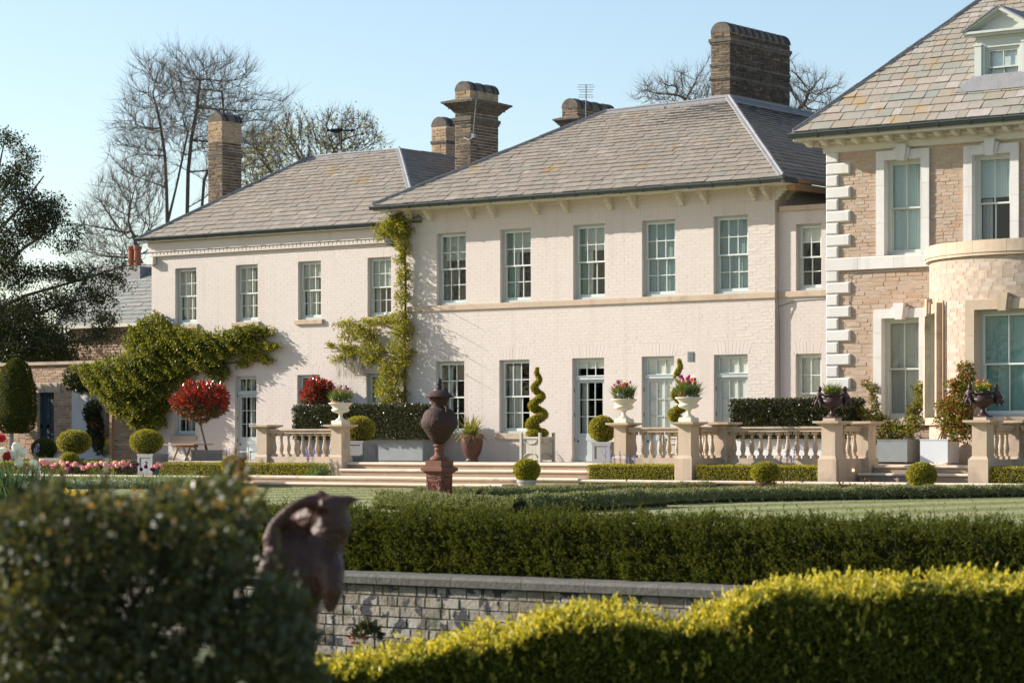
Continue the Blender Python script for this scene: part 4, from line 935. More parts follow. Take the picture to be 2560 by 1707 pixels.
q = MB(); q.box(dx0, dx1, GY+.12, GY+.16, 0, dz1); dd = q.build('door', M['dark_door'], gw)
q = MB(); zt_ = dz1-.42
for a, c, z0, z1 in ((dx0,dx1,zt_-.05,zt_),(dx0,dx0+.09,0,dz1),(dx1-.09,dx1,0,dz1),(dx0,dx1,dz1-.07,dz1),((dx0+dx1)/2-.02,(dx0+dx1)/2+.02,zt_,dz1),(dx0,dx1,.0,.18),((dx0+dx1)/2-.05,(dx0+dx1)/2+.05,.18,zt_-.05),(dx0,dx1,.9,1.0)): q.box(a, c, GY+.10, GY+.12, z0, z1)
q.build('door_frame', M['dark_door'], dd)
po = P(279.5, 1147, 51.9); q = MB(); q.box(po.x-.045, po.x+.045, po.y-.045, po.y+.045, 0, 2.1); q.box(po.x-.06, po.x+.06, po.y-.06, po.y+.8, 2.1, 2.2); tag(q.build('timber_post', M['wood'], None), 'slim timber post under the edge of the big creeper', 'post')
# ================================================================ balustrades, piers, urns
def baluster_mesh():
    b = MB(); b.lathe([(.030,.06),(.045,.065),(.045,.085),(.034,.095),(.050,.14),(.060,.19),(.055,.25),(.040,.32),(.031,.39),(.028,.43),(.040,.44),(.040,.455),(.030,.47),(.045,.50)], (0,0,0), 12)
    b.box(-.058,.058,-.058,.058,0,.06); b.box(-.06,.06,-.06,.06,.50,.56); return b.mesh('baluster', M['stone'])
BAL = baluster_mesh()
def pier(bal, x, y, z0=0.0, wide=False, zp=.14):
    b = MB(); s = .16
    if wide: b.box(x-.217,x+.217,y-.217,y+.217,z0,zp-.02); b.frus(x,y,zp-.02,zp+.05,.217,.217,s+.005,s+.005)
    else: b.box(x-.20,x+.20,y-.20,y+.20,z0,zp-.02); b.frus(x,y,zp-.02,zp+.03,.20,.20,s+.005,s+.005)
    b.box(x-s,x+s,y-s,y+s,zp+.02,.80); b.frus(x,y,.80,.855,s+.005,s+.005,.27,.27); b.frus(x,y,.855,.90,.295,.295,.30,.30)
    return b.build('pier', M['stone'], bal)
def run(bal, a, c, n, z0=0.0, skip=.3):
    """plinth, handrail and n balusters between two points along x or y"""
    (x0, y0), (x1, y1) = a, c; hx = abs(x1-x0) > abs(y1-y0)
    def rail(w, za, zb):
        b = MB(); b.box(min(x0,x1)-(0 if hx else w), max(x0,x1)+(0 if hx else w), min(y0,y1)-(w if hx else 0), max(y0,y1)+(w if hx else 0), za, zb); return b
    rail(.13, z0, .03).build('base_course', M['stone'], bal); rail(.12, .03, .13).build('plinth', M['stone'], bal); rail(.10, .69, .76).build('handrail', M['stone'], bal); rail(.135, .76, .80).build('handrail_top', M['stone'], bal)
    for i in range(n):
        t = (i+.5)/n; link('baluster', BAL, bal, Vector((x0+(x1-x0)*t, y0+(y1-y0)*t, .13))-wl(bal))
YB = 48.0
b1 = thing('balustrade', 'short sandstone balustrade between two piers in front of the half glazed door', 'balustrade', (-42.4, YB, 0))
pier(b1, -43.56, YB, -.33); pier(b1, -41.15, YB, -.33); run(b1, (-43.4, YB), (-41.31, YB), 9, -.33)
b2 = thing('balustrade', 'long sandstone balustrade stepping forward to piers with a cream urn and an iron urn', 'balustrade', (-30, YB, 0))
pier(b2, -32.9, YB, -.33); pier(b2, -30.5, 46.93, -.36, True); pier(b2, -30.3, YB, -.33); pier(b2, -27.0, 46.93, -.36, True); pier(b2, -26.86, YB+.05, -.33)
run(b2, (-32.73, YB), (-30.46, YB), 10, -.33); run(b2, (-30.42, 47.15), (-30.42, YB-.16), 3, -.33); run(b2, (-30.14, YB), (-27.02, YB), 14, -.33); run(b2, (-26.95, 47.15), (-26.95, YB-.12), 3, -.36)
b3 = thing('balustrade', 'sandstone balustrade running out of view from the pier with yellow pansies', 'balustrade', (-22, YB, 0))
pier(b3, -23.6, 46.93, -.36, True); pier(b3, -23.45, YB+.05, -.33); run(b3, (-23.5, 47.15), (-23.5, YB-.12), 3, -.36); run(b3, (-23.25, YB), (-20, YB), 14, -.33)
for i, p in enumerate((Vector((-26.73, 47.25, -.03)), Vector((-26.73, 46.8+.0, -.2)))):
    q = MB(); c_ = P(2134 if i == 0 else 2122, 1175 if i == 0 else 1193.5, 47.2)

def white_urn(p, label):
    t = thing('garden_urn', label, 'urn', p, 'cream stone urns on the balustrade piers'); x, y, z = p
    b = MB(); b.box(x-.16,x+.16,y-.16,y+.16,z,z+.075); b.box(x-.145,x+.145,y-.145,y+.145,z+.075,z+.10); b.build('plinth', M['white_urn'], t)
    b = MB(); b.lathe([(.125,.10),(.125,.115),(.10,.13),(.06,.16),(.043,.20),(.045,.24),(.065,.255),(.065,.27)], p, 24); b.build('foot', M['white_urn'], t, True)
    b = MB(); rm = lambda i, a: 1+(.035*abs(math.cos(a*13)) if 1 <= i <= 4 else 0)
    b.lathe([(.06,.27),(.13,.285),(.195,.315),(.215,.345),(.205,.37),(.185,.385),(.19,.40),(.225,.45),(.27,.49),(.29,.50),(.29,.52),(.27,.525),(.22,.50)], p, 52, rm); b.build('bowl', M['white_urn'], t, True)
    return t
def bloom_mesh(name, m, r, kind):
    b = MB()
    if kind == 'tulip':
        b.lathe([(.15*r,0),(.8*r,.35*r),(1.0*r,.9*r),(.85*r,1.5*r),(.72*r,1.85*r)], (0,0,0), 6, lambda i, a: 1+.12*math.cos(3*a)*(i > 1))
    elif kind == 'daffodil':
        for k in range(6):
            a = k*math.pi/3; c, s = math.cos(a), math.sin(a); b.add([(0,0,0),(r*.6*c-r*.3*s,-.02*r,r*.6*s+r*.3*c),(r*1.25*c,.06*r,r*1.25*s),(r*.6*c+r*.3*s,-.02*r,r*.6*s-r*.3*c)], [(0,1,2,3)])
        b.add([(r*.3*math.cos(k*1.047),-r*(0 if k < 6 else .6),r*.3*math.sin(k*1.047)) for k in range(12)], [(k,(k+1) % 6,6+(k+1) % 6,6+k) for k in range(6)])
    else: b.ell((0,0,0), (r, r, r*.8), 8, 5)
    return b.mesh(name, M[m])
BM = {}
def bloom(parent, kind, m, p, r):
    k = (kind, m)
    if k not in BM: BM[k] = bloom_mesh(kind, m, 1, kind)
    o = link(kind, BM[k], parent, Vector(p)-wl(parent)); o.scale = (r,)*3; o.rotation_euler = (random.gauss(0,.25), random.gauss(0,.25), random.uniform(-.9,.9)); return o
def bouquet(label, p, spread, h, spec, foliage='strap', group=None, nleaf=420, stems='stem'):
    """planting in a pot: strap leaves and blooms. spec: (kind, material, count, radius, zone (low, high) of the height)"""
    t = thing('flower_planting', label, 'flowers', p, group); p = Vector(p); n = nleaf
    a = RNG.uniform(0, 2*math.pi, n); rr = spread*np.sqrt(RNG.random(n))*.75
    base = np.stack([p.x+rr*np.cos(a), p.y+rr*np.sin(a), p.z+RNG.uniform(0, h*.3, n)], 1); nn = np.stack([np.cos(a)*rr/spread*1.2, np.sin(a)*rr/spread*1.2, np.ones(n)*1.0], 1)
    leaves('foliage', base, nn, h*.6, .016, M[foliage], t, out=1.0, up=.3, rnd=.35)
    d = sph(350); d[:,2] = np.abs(d[:,2]); leaves('foliage', np.array(p)+d*np.array([spread*.9, spread*.9, h*.42]), d, .05, .03, M['bed_leaf'], t)
    sb = MB()
    for kind, m, c, r, (lo, hi) in spec:
        for i in range(c):
            q = random.uniform(0, 2*math.pi); rad = spread*math.sqrt(random.random())*(.95 if lo > .3 else 1.0); z = h*random.uniform(lo, hi)
            if lo < .2: rad = spread*random.uniform(.75, 1.02)
            c_ = p+Vector((math.cos(q)*rad*(1+z*.3), math.sin(q)*rad, z)); bloom(t, kind, m, c_, r*random.uniform(.85, 1.15))
            sb.tube([p+Vector((math.cos(q)*rad*.5, math.sin(q)*rad*.5, 0)), c_], .004, 3, False)
    if sb.v: sb.build('stem', M['strap'], t)
    return t
uz = .90
u1 = Vector((-41.15, YB, uz)); u2 = Vector((-32.9, YB, uz)); u3 = Vector((-30.5, 46.93, uz))
white_urn(u1, 'cream fluted urn of tulips on the pier left of the wide steps')
white_urn(u2, 'cream fluted urn of tulips on the pier right of the wide steps')
white_urn(u3, 'cream fluted urn with blue violas on the forward pier beside the spiral shrub')
top = Vector((0, 0, .50))
bouquet('orange and purple tulips with daffodils in the cream urn before the red round-headed shrub', u1+top, .23, .44, [('tulip','orange',5,.028,(.6,.85)),('tulip','magenta',8,.03,(.7,.95)),('daffodil','white',9,.035,(.85,1.15)),('viola','blue',9,.028,(.02,.15)),('viola','white',14,.022,(.1,.35)),('viola','orange',6,.025,(.02,.15))])
bouquet('pink and orange tulips with a blue hyacinth in the urn beside the box ball', u2+top, .23, .44, [('tulip','orange',7,.03,(.5,.8)),('tulip','magenta',11,.03,(.6,.9)),('daffodil','white',11,.034,(.8,1.15)),('viola','blue',5,.05,(.15,.3)),('viola','yellow',6,.02,(.02,.12))])
bouquet('magenta tulips over blue violas in the urn before the spiral shrub', u3+top, .23, .46, [('tulip','magenta',12,.034,(.7,.95)),('tulip','orange',6,.034,(.6,.8)),('daffodil','white',11,.036,(.75,1.15)),('viola','blue',16,.026,(.02,.16)),('viola','red',6,.026,(.05,.25))])

def skin_obj(name, nodes, edges, m, parent=None, voxel=.012, smooth=6):
    """nodes: (point, radius). Limbs swept along the edges and fused into one continuous surface"""
    q = MB()
    for a, c in edges:
        (p0, r0), (p1, r1) = nodes[a], nodes[c]; p0, p1 = Vector(p0), Vector(p1); n = max(1, int((p1-p0).length/(min(r0, r1)*.45)))
        for k in range(n+1): t = k/n; q.ell(p0.lerp(p1, t), r0+(r1-r0)*t, 12, 8)
    o = q.build(name, m, parent, True); rm_ = o.modifiers.new('fuse', 'REMESH'); rm_.mode = 'VOXEL'; rm_.voxel_size = voxel; rm_.use_smooth_shade = True
    sm = o.modifiers.new('smooth', 'SMOOTH'); sm.iterations = smooth; sm.factor = .5
    return o
def iron_urn(p, label):
    t = thing('iron_urn', label, 'urn', p, 'maroon iron urns with seated child figures'); x, y, z = p
    b = MB(); b.box(x-.14,x+.14,y-.14,y+.14,z,z+.055); b.build('stone_pad', M['stone'], t)
    b = MB(); b.box(x-.14,x+.14,y-.14,y+.14,z+.055,z+.09); b.lathe([(.12,.09),(.11,.11),(.06,.15),(.04,.20),(.045,.23),(.10,.25)], p, 18); b.build('foot', M['rust_iron'], t, False)
    b = MB(); b.lathe([(.06,.24),(.14,.27),(.20,.32),(.225,.38),(.215,.43),(.17,.455),(.155,.48),(.175,.51),(.20,.525),(.20,.54),(.15,.53)], p, 40, lambda i, a: 1+(.05*abs(math.cos(a*8)) if 1 <= i <= 4 else 0)); b.build('bowl', M['rust_iron'], t, True)
    for s in (-1, 1):
        # a seated child figure on each handle, leaning back with one arm to the rim
        e = Vector((.8, .6, 0))*s; f = Vector((.6, -.8, 0)); o = Vector(p)
        q = lambda a, g, h: o+e*a+f*g+Vector((0, 0, h))
        N = [(q(.25,0,.43),.055),(q(.27,0,.50),.058),(q(.27,0,.56),.05),(q(.265,0,.595),.028),(q(.26,.01,.64),.047),(q(.26,.01,.675),.04),
             (q(.31,.07,.42),.042),(q(.35,.09,.36),.032),(q(.36,.06,.30),.022),(q(.27,.1,.40),.042),(q(.25,.14,.34),.03),(q(.26,.14,.28),.02),(q(.22,.06,.545),.026),(q(.17,.05,.52),.022),(q(.32,-.03,.53),.026),(q(.36,-.01,.46),.02),(q(.37,.03,.44),.018)]
        skin_obj('child_figure', N, [(0,1),(1,2),(2,3),(3,4),(4,5),(0,6),(6,7),(7,8),(0,9),(9,10),(10,11),(2,12),(12,13),(2,14),(14,15),(15,16)], M['rust_iron'], t, .009, 3)
        b = MB(); b.tube([q(.18,0,.36), q(.30,0,.34), q(.38,.02,.38), q(.42,.03,.34)], [.035,.03,.026,.012], 6); b.build('handle', M['rust_iron'], t, True)
    return t
i2 = Vector((-27.0, 46.93, uz)); i3 = Vector((-23.6, 46.93, uz))
iron_urn(i2, 'maroon iron urn with seated child figures on the pier left of the narrow steps')
iron_urn(i3, 'maroon iron urn with seated child figures on the pier right of the narrow steps')
bouquet('yellow daffodils with long grassy leaves in the iron urn before the quoins', i2+Vector((0,0,.5)), .15, .33, [('viola','yellow',12,.026,(.2,.55))], nleaf=300)
bouquet('yellow pansies in the iron urn below the bay window', i3+Vector((0,0,.5)), .15, .33, [('viola','yellow',16,.03,(.4,.65)),('viola','orange',3,.03,(.8,.95)),('viola','white',8,.025,(.1,.3))], nleaf=220)

# ---- the great lidded urn on its pedestal, standing in the lawn
def great_urn():
    c = Vector((-28.63, 36.05, -.59)); X, Y, Z = c; a = R(0)
    t = thing('pedestal', 'red terracotta pedestal with a carved oval panel, carrying the dark lidded urn', 'pedestal', c)
    h = .163
    b = MB(); b.box(X-h,X+h,Y-h,Y+h,Z,Z+.50); b.build('shaft', M['pedestal'], t)
    b = MB(); b.frus(X,Y,Z+.50,Z+.545,h+.008,h+.008,h+.05,h+.05); b.frus(X,Y,Z+.545,Z+.60,h+.07,h+.07,h+.07,h+.07); b.frus(X,Y,Z+.60,Z+.62,h+.07,h+.07,h+.02,h+.02); b.box(X-h-.012,X+h+.012,Y-h-.012,Y+h+.012,Z+.62,Z+.73); b.build('cornice', M['pedestal'], t)
    for k in (0, 1):
        xf = Matrix.Translation(c) @ Matrix.Rotation(k*math.pi/2, 4, 'Z') @ Matrix.Translation((0,-h,0)); q = MB(xf)
        for x0,x1,z0,z1 in ((-.135,.135,.025,.045),(-.135,.135,.365,.385),(-.135,-.115,.025,.385),(.115,.135,.025,.385),(-.095,.095,.065,.078),(-.095,.095,.335,.348),(-.095,-.082,.065,.348),(.082,.095,.065,.348),(-.163,.163,.43,.445),(-.05,.05,.41,.47)): q.box(x0,x1,-.012,.002,z0,z1)
        oval = [(.055*math.sin(u), -.012, .205+.10*math.cos(u)) for u in np.linspace(0, 2*math.pi, 20)]; q.tube(oval, .009, 5, False)
        q.tube([(.0,-.012,.14),(.018,-.014,.18),(-.014,-.014,.21),(.012,-.014,.24),(0,-.012,.27)], .011, 5)
        q.build('carved_panel', M['pedestal'], t)
    u = thing('lidded_urn', 'large weathered clay urn with domed lid and pine cone finial on the terracotta pedestal', 'urn', (X, Y, Z+.73)); p = (X, Y, Z+.73)
    b = MB(); b.lathe([(.165,0),(.17,.02),(.155,.05),(.10,.085),(.085,.10),(.082,.13),(.078,.17),(.09,.185),(.09,.20),(.075,.215),(.078,.235),(.105,.25),(.11,.265),(.08,.285)], p, 28); b.build('foot', M['pedestal'], u, True)
    def rm(i, q):
        g = 1
        if 10 <= i <= 14: g += .055*abs(math.cos(q*13))
        if 5 <= i <= 8: g += .045*abs(math.sin(q*2.5+.6))*abs(math.sin(q*19))
        return g
    b = MB(); b.lathe([(.05,.275),(.10,.30),(.155,.36),(.21,.44),(.265,.52),(.30,.58),(.318,.63),(.320,.67),(.312,.71),(.30,.74),(.275,.79),(.265,.81),(.25,.84),(.225,.875),(.195,.895),(.16,.915),(.14,.945),(.142,.985),(.155,1.04),(.18,1.09),(.19,1.10),(.15,1.11)], p, 56, rm); b.build('body', M['urn_clay'], u, True)
    b = MB(); b.lathe([(.19,1.10),(.25,1.10),(.257,1.115),(.235,1.13),(.20,1.16),(.15,1.20),(.08,1.225),(.04,1.235),(.03,1.25)], p, 32, lambda i, q: 1+.015*math.sin(q*24)*(3 <= i <= 5)); b.build('lid', M['urn_clay'], u, True)
    b = MB(); b.lathe([(.04,1.24),(.045,1.26),(.05,1.30),(.035,1.335),(.055,1.34),(.055,1.352),(.04,1.36),(.042,1.385),(.03,1.42),(.008,1.45)], p, 14, lambda i, q: 1+.1*math.cos(q*7)*(i > 6)); b.build('finial', M['urn_black'], u, True)
    for s in (-1, 1):
        q = MB(); e = Vector((.8,.6,0))*s*.0+Vector((s*.9,-.35*s,0)).normalized(); o = Vector(p)
        q.tube([o+e*.15+Vector((0,0,.93)), o+e*.22+Vector((0,0,.96)), o+e*.265+Vector((0,0,.92)), o+e*.26+Vector((0,0,.85)), o+e*.285+Vector((0,0,.78))], [.028,.03,.03,.028,.02], 8); q.build('handle', M['urn_clay'], u, True)
great_urn()

# ---- planters and what grows in them
def ball(c, r, label, n=5200, m='box', group='clipped box balls', stem=0, leaf=.034):
    c = Vector(c); rz = r if isinstance(r, (int, float)) else r[2]
    t = thing('box_ball', label, 'shrub', c-Vector((0,0,rz)), group)
    p, nn = fuzzy_ball(c, r, n); leaves('foliage', p, nn, leaf, leaf*.62, M[m], t, out=.8)
    q = MB(); rr = (r,)*3 if isinstance(r, (int, float)) else r; q.ell(c, tuple(k*.9 for k in rr), 16, 10); q.build('shade_core', M['core'], t, True)
    if stem: s = MB(); s.tube([c-Vector((0,0,rz+stem)), c-Vector((0,0,rz*.5))], .03, 6); s.build('trunk', M['bark'], t)
    return t
def lead_planter(x, y, w, z0, z1, label, motif=False):
    t = thing('lead_planter', label, 'planter', (x+w/2, y+w/2, z0), 'lead planters'); h = z1-z0
    b = MB(); b.box(x,x+w,y,y+w,z0,z1-.02); b.build('box', M['lead_planter'], t)
    q = MB(); e = .018; f = .07
    q.box(x-.02,x+w+.02,y-.02,y+w+.02,z1-.05,z1)
    for xf in (Matrix.Translation((x, y, z0)), Matrix.Translation((x+w, y, z0)) @ Matrix.Rotation(math.pi/2, 4, 'Z')):
        g = MB(xf)
        for a, c, d, e_ in ((0,f,.05,h-.05),(w-f,w,.05,h-.05),(f,w-f,.05,.05+f*.6),(f,w-f,h-.05-f*.6,h-.05)): g.box(a, c, -e, .002, d, e_)
        if motif: g.tube([(w*.42,-.004,h*.62),(w*.58,-.004,h*.64),(w*.5,-.004,h*.35)], .012, 4)
        q.v_ = None; g.build('panel_frame', M['lead_planter'], t)
    q.build('rim', M['lead_planter'], t); qb = MB(); qb.box(x-.015,x+w+.015,y-.015,y+w+.015,z0,z0+.05); qb.build('base_moulding', M['lead_planter'], t); s = MB(); s.box(x+.02,x+w-.02,y+.02,y+w-.02,z1-.02,z1-.005); s.build('soil', M['soil'], t)
    return t
def ballpx(x, y, r, Y, label, ry=None, **k):
    c = P(x, y, Y); s = depth(c)/F; return ball(c, (r*s, r*s, (ry or r)*s), label, **k)
lead_planter(-41.53, 48.62, .56, 0, .51, 'grey lead planter with a box ball in front of the long zinc trough'); ballpx(898, 1072, 40.5, 48.9, 'box ball in the lead planter between the dark trough hedge and the steps', 32)
lead_planter(-34.07, 48.45, .50, 0, .48, 'grey lead planter with a box ball beside the pale blue door'); ballpx(1506, 1072, 34.5, 48.7, 'box ball in the lead planter in front of the pale blue glazed door', 33)
lead_planter(-46.72, 46.75, .52, -.33, .19, 'pale lead planter with a raised motif standing behind the pink tulips', True); ballpx(366, 1104, 42, 47.0, 'wide box dome on the lead planter in front of the trestle table', 31)
lead_planter(-50.95, 47.4, .8, -.33, .07, 'lead planter half hidden behind the tulip bed'); ballpx(185, 1105, 43, 47.8, 'wide box dome on the planter left of the big creeper', 31)
ballpx(110, 1121, 31, 50, 'shaded box dome beside the dark door', 25, m='box_shaded')
ballpx(173, 1153, 25, 46.8, 'small box dome sitting above the pink tulips', 22)
def pot(x, y, z, r, h, m, label, cat='pot'):
    t = thing('plant_pot', label, cat, (x, y, z)); b = MB(); b.lathe([(r*.72,0),(r*.96,h*.8),(r*1.06,h*.82),(r*1.06,h),(r*.9,h),(r*.86,h*.92)], (x, y, z), 20); b.build('body', M[m], t, False)
    s = MB(); s.lathe([(r*.85,h*.88),(r*.86,h*.9)], (x, y, z), 16); s.build('soil', M['soil'], t); return t
for (cx_, cy_, r_, Y_, ry_, m_, lab, pl) in ((582,1163,29,45.55,24,'brown_pot','box ball at the left end of the wide steps','dark pot under the box ball at the left end of the wide steps'),
        (1317,1175,33,45.0,28,'fibreclay','box ball in a pale pot on the lawn beside the end of the wide steps','pale clay pot with a box ball beside the wide steps'),
        (1914,1181,36,45.6,27,'brown_pot','box ball at the left end of the narrow steps','dark pot under the box ball left of the narrow steps'),
        (2304,1187,37,45.6,31,'terracotta','box ball at the right end of the narrow steps','terracotta pot under the box ball right of the narrow steps')):
    c = P(cx_, cy_, Y_); s = depth(c)/F; zb_ = c.z-ry_*s
    pot(c.x, c.y, -.585, r_*s*.72, max(.14, zb_+.585+.03), m_, pl); ball(c, (r_*s, r_*s, ry_*s), lab)
def clipped(name, label, x0, x1, y0, y1, z0, z1, m, n, leaf, cat='hedge', group=None, amp=.018, out=.6, aspect=.6):
    t = thing(name, label, cat, ((x0+x1)/2, (y0+y1)/2, z0), group); p, nn = fuzzy_box(x0, x1, y0, y1, z0, z1, n, amp)
    leaves('foliage', p, nn, leaf, leaf*aspect, M[m], t, out=out); q = MB(); e = leaf*.9; q.box(x0+e, x1-e, y0+e, y1-e, z0, z1-e); q.build('shade_core', M['core'], t); return t
g_ = 'low clipped box hedges along the terrace'
clipped('box_hedge', 'low box hedge running left from the steps, behind the pot ball', -45.9, -40.85, 46.7, 47.2, -.35, -.04, 'box', 16000, .032, group=g_)
clipped('box_hedge', 'low box hedge behind the tulip bed at the far left', -54, -47.6, 46.8, 47.2, -.35, -.03, 'box', 12000, .032, group=g_)
clipped('box_hedge', 'shaded low hedge between the two lead planters', -49.3, -46.9, 47.4, 47.8, -.35, .02, 'box_shaded', 8000, .032, group=g_)
clipped('box_hedge', 'low sunlit box hedge below the cream urns', -33.0, -30.78, 46.75, 47.3, -.35, -.03, 'box', 12000, .03, group=g_)
clipped('box_hedge', 'low box hedge in the recess below the long balustrade', -30.2, -27.25, 46.75, 47.3, -.35, -.03, 'box', 15000, .03, group=g_)
clipped('box_hedge', 'low dark box hedge at the right edge below the last balustrade', -23.35, -19.5, 46.75, 47.3, -.35, -.03, 'box', 15000, .03, group=g_)
def trough(name, label, x0, x1, y0, y1, z0, z1, m, group=None):
    t = thing(name, label, 'planter', ((x0+x1)/2, (y0+y1)/2, z0), group); b = MB(); b.box(x0,x1,y0,y1,z0+.02,z1-.01); b.build('box', M[m], t)
    q = MB(); e = .012
    for a in ((x0-e,x1+e,y0-e,y0+e),(x0-e,x1+e,y1-e,y1+e),(x0-e,x0+e,y0+e,y1-e),(x1-e,x1+e,y0+e,y1-e)): q.box(*a, z1-.02, z1)
    for a, c in ((x0+.04,y0+.04),(x1-.08,y0+.04),(x0+.04,y1-.08),(x1-.08,y1-.08)): q.box(a, a+.04, c, c+.04, z0, z0+.02)
    q.build('rim', M[m], t); return t
trough('zinc_trough', 'long dull zinc trough under the dark clipped hedge', -45.3, -41.2, 51.2, 51.75, 0, .57, 'zinc_dull_shaded')
clipped('trough_hedge', 'dark clipped laurel hedge in the long trough behind the urn', -45.4, -41.1, 51.05, 51.85, .55, 1.40, 'hedge_dark', 17000, .06, amp=.025)
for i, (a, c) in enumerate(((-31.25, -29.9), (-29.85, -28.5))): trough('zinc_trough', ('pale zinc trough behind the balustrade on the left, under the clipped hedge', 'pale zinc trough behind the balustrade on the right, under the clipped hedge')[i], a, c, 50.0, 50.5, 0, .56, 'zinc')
clipped('trough_hedge', 'dark clipped laurel hedge above the long balustrade', -31.3, -28.35, 49.85, 50.65, .55, 1.39, 'hedge_dark', 15000, .06, amp=.025)
zc1 = trough('zinc_planter', 'shaded grey zinc planter with a white rose beside the bay', -27.66, -26.93, 50.0, 50.55, .03, .53, 'zinc_dull_shaded')  # darker zinc paints the shade this planter lies in
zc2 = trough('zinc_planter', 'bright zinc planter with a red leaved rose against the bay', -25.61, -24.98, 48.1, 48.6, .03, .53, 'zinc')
q = MB(); q.box(-28.0,-27.72,50.3,50.7,.1,.42); 
for i in range(6): q.box(-27.99+i*.045,-27.965+i*.045,50.285,50.3,.13,.39)
tag(q.build('vent_box', M['pale_blind'], None), 'small beige slatted box beside the shaded zinc planter', 'box')
# terracotta jar with strap leaves
def jar():
    c = Vector((-39.75, 51.35, 0)); t = thing('oil_jar', 'dark glazed clay jar on a foot holding strap leaves', 'pot', c)
    b = MB(); b.lathe([(.16,0),(.17,.02),(.15,.05),(.13,.075),(.15,.10),(.21,.20),(.25,.32),(.27,.46),(.27,.56),(.262,.60),(.275,.61),(.28,.64),(.27,.67),(.24,.66),(.23,.60)], c, 28); b.build('body', M['brown_pot'], t, True)
    b = MB(); b.lathe([(.265,.585),(.283,.60),(.285,.65),(.27,.675)], c, 28); b.build('rim', M['pedestal'], t, True)
    s = thing('strap_plant', 'arching yellow green strap leaved plant in the dark clay jar', 'plant', c+Vector((0,0,.62))); n = 170; V = []
    for i in range(n):
        a = random.uniform(0, 6.28); tilt = random.uniform(.25, 1.35); L = random.uniform(.42, .66); w_ = random.uniform(.016, .026); p = c+Vector((random.uniform(-.1,.1), random.uniform(-.1,.1), .62)); d = Vector((math.cos(a)*math.sin(tilt), math.sin(a)*math.sin(tilt), math.cos(tilt))); sd = d.cross(Vector((0,0,1))).normalized()*w_
        prev = p; k = 5
        for j in range(k):
            d2 = (d+Vector((0,0,-.24*j*tilt))).normalized(); nx_ = prev+d2*L/k; w0 = 1-.15*j if j else .7; w1 = 1-.15*(j+1) if j < k-1 else .05
            V.append([prev-sd*w0, prev+sd*w0, nx_+sd*w1, nx_-sd*w1]); prev = nx_
    quads('leaf', np.array([[tuple(v) for v in q_] for q_ in V]), M['strap_gold'], s)
jar()
# spiral shrubs in slatted boxes
def spiral(c, h, r0, label, turns=3.3, n=13000, ph=2.2):
    c = Vector(c); t = thing('spiral_topiary', label, 'shrub', c, 'spiral clipped shrubs'); k = 70; pts = []
    for i in range(k+1):
        f = i/k; rr = r0*(1-f)**.75*.62; a = ph+turns*2*math.pi*f; z = h*(.13+.87*f**.94); pts.append((c.x+rr*math.cos(a), c.y+rr*math.sin(a), c.z+z, r0*(.40*(1-f)**.8+.12)))
    A = np.array(pts); w_ = A[:,3]**1.3; idx = RNG.choice(k+1, n, p=w_/w_.sum()); d = sph(n); p = A[idx,:3]+d*A[idx,3:4]*RNG.uniform(.85,1.02,(n,1))*np.array([1,1,.85])
    d0 = sph(2200); d0[:,2] *= .5; p0 = np.array([c.x,c.y,c.z+r0*.35])+d0*np.array([r0,r0,r0*.9])*RNG.uniform(.9,1.0,(2200,1))
    leaves('foliage', np.vstack([p,p0]), np.vstack([d,d0]), .036, .022, M['box'], t, out=.8)
    q = MB()
    for i in range(0, k+1, 2): q.ell(pts[i][:3], pts[i][3]*.86, 8, 6)
    q.ell((c.x,c.y,c.z+r0*.35), (r0*.88,r0*.88,r0*.45), 12, 8); q.build('shade_core', M['core'], t)
def versailles(x, y, w, z0, z1, label):
    t = thing('versailles_planter', label, 'planter', (x+w/2, y+w/2, z0), 'putty slatted planter boxes'); h = z1-z0
    b = MB()
    for i in range(5): b.box(x+.03+(w-.06)*i/5+.002, x+.03+(w-.06)*(i+1)/5-.002, y+.01, y+.03, z0+.05, z1-.03); b.box(x+w-.03, x+w-.01, y+.03+(w-.06)*i/5+.002, y+.03+(w-.06)*(i+1)/5-.002, z0+.05, z1-.03)
    b.box(x+.03,x+w-.03,y+w-.03,y+w-.01,z0+.05,z1-.03); b.box(x+.01,x+.03,y+.03,y+w-.03,z0+.05,z1-.03); b.box(x+.03,x+w-.03,y+.03,y+w-.03,z0+.1,z1-.06); b.build('slats', M['versailles'], t)
    p_ = MB(); p_.box(-.03,.03,-.03,.03,0,h+.06); p_.frus(0,0,h+.06,h+.075,.036,.036,.028,.028); pm = p_.mesh('post', M['versailles'])
    for a, c in ((x,y),(x+w,y),(x,y+w),(x+w,y+w)): link('post', pm, t, Vector((a, c, z0))-wl(t))
    for xf in (Matrix.Translation((x, y, z0)), Matrix.Translation((x+w, y, z0)) @ Matrix.Rotation(math.pi/2, 4, 'Z')):
        g = MB(xf); g.box(.03,w-.03,-.012,.01,.05,.09); g.box(.03,w-.03,-.012,.01,h-.07,h-.02); rr = w*.36
        for sgn, zc_ in ((1,.09),(-1,h-.07)):
            ar = [(w/2+rr*math.cos(u), zc_+sgn*rr*math.sin(u)*.62) for u in np.linspace(0, math.pi, 15)]
            for (a0,b0),(a1,b1) in zip(ar, ar[1:]): g.tube([(a0,-.006,b0),(a1,-.006,b1)], .016, 4, False)
        g.build('arc_moulding', M['versailles'], t)
versailles(-37.86, 50.85, .56, 0, .63, 'putty slatted planter box left of the pale blue door'); spiral((-37.58, 51.13, .60), 1.66, .265, 'spiral clipped shrub left of the pale blue door', ph=2.6)
c_ = P(1696, 1100, 51.1); versailles(c_.x-.28, 50.85, .56, 0, .63, 'putty slatted planter box behind the balustrade'); spiral((c_.x, 51.13, .60), 1.78, .26, 'spiral clipped shrub partly hidden behind the cream urn with blue violas', ph=.4)
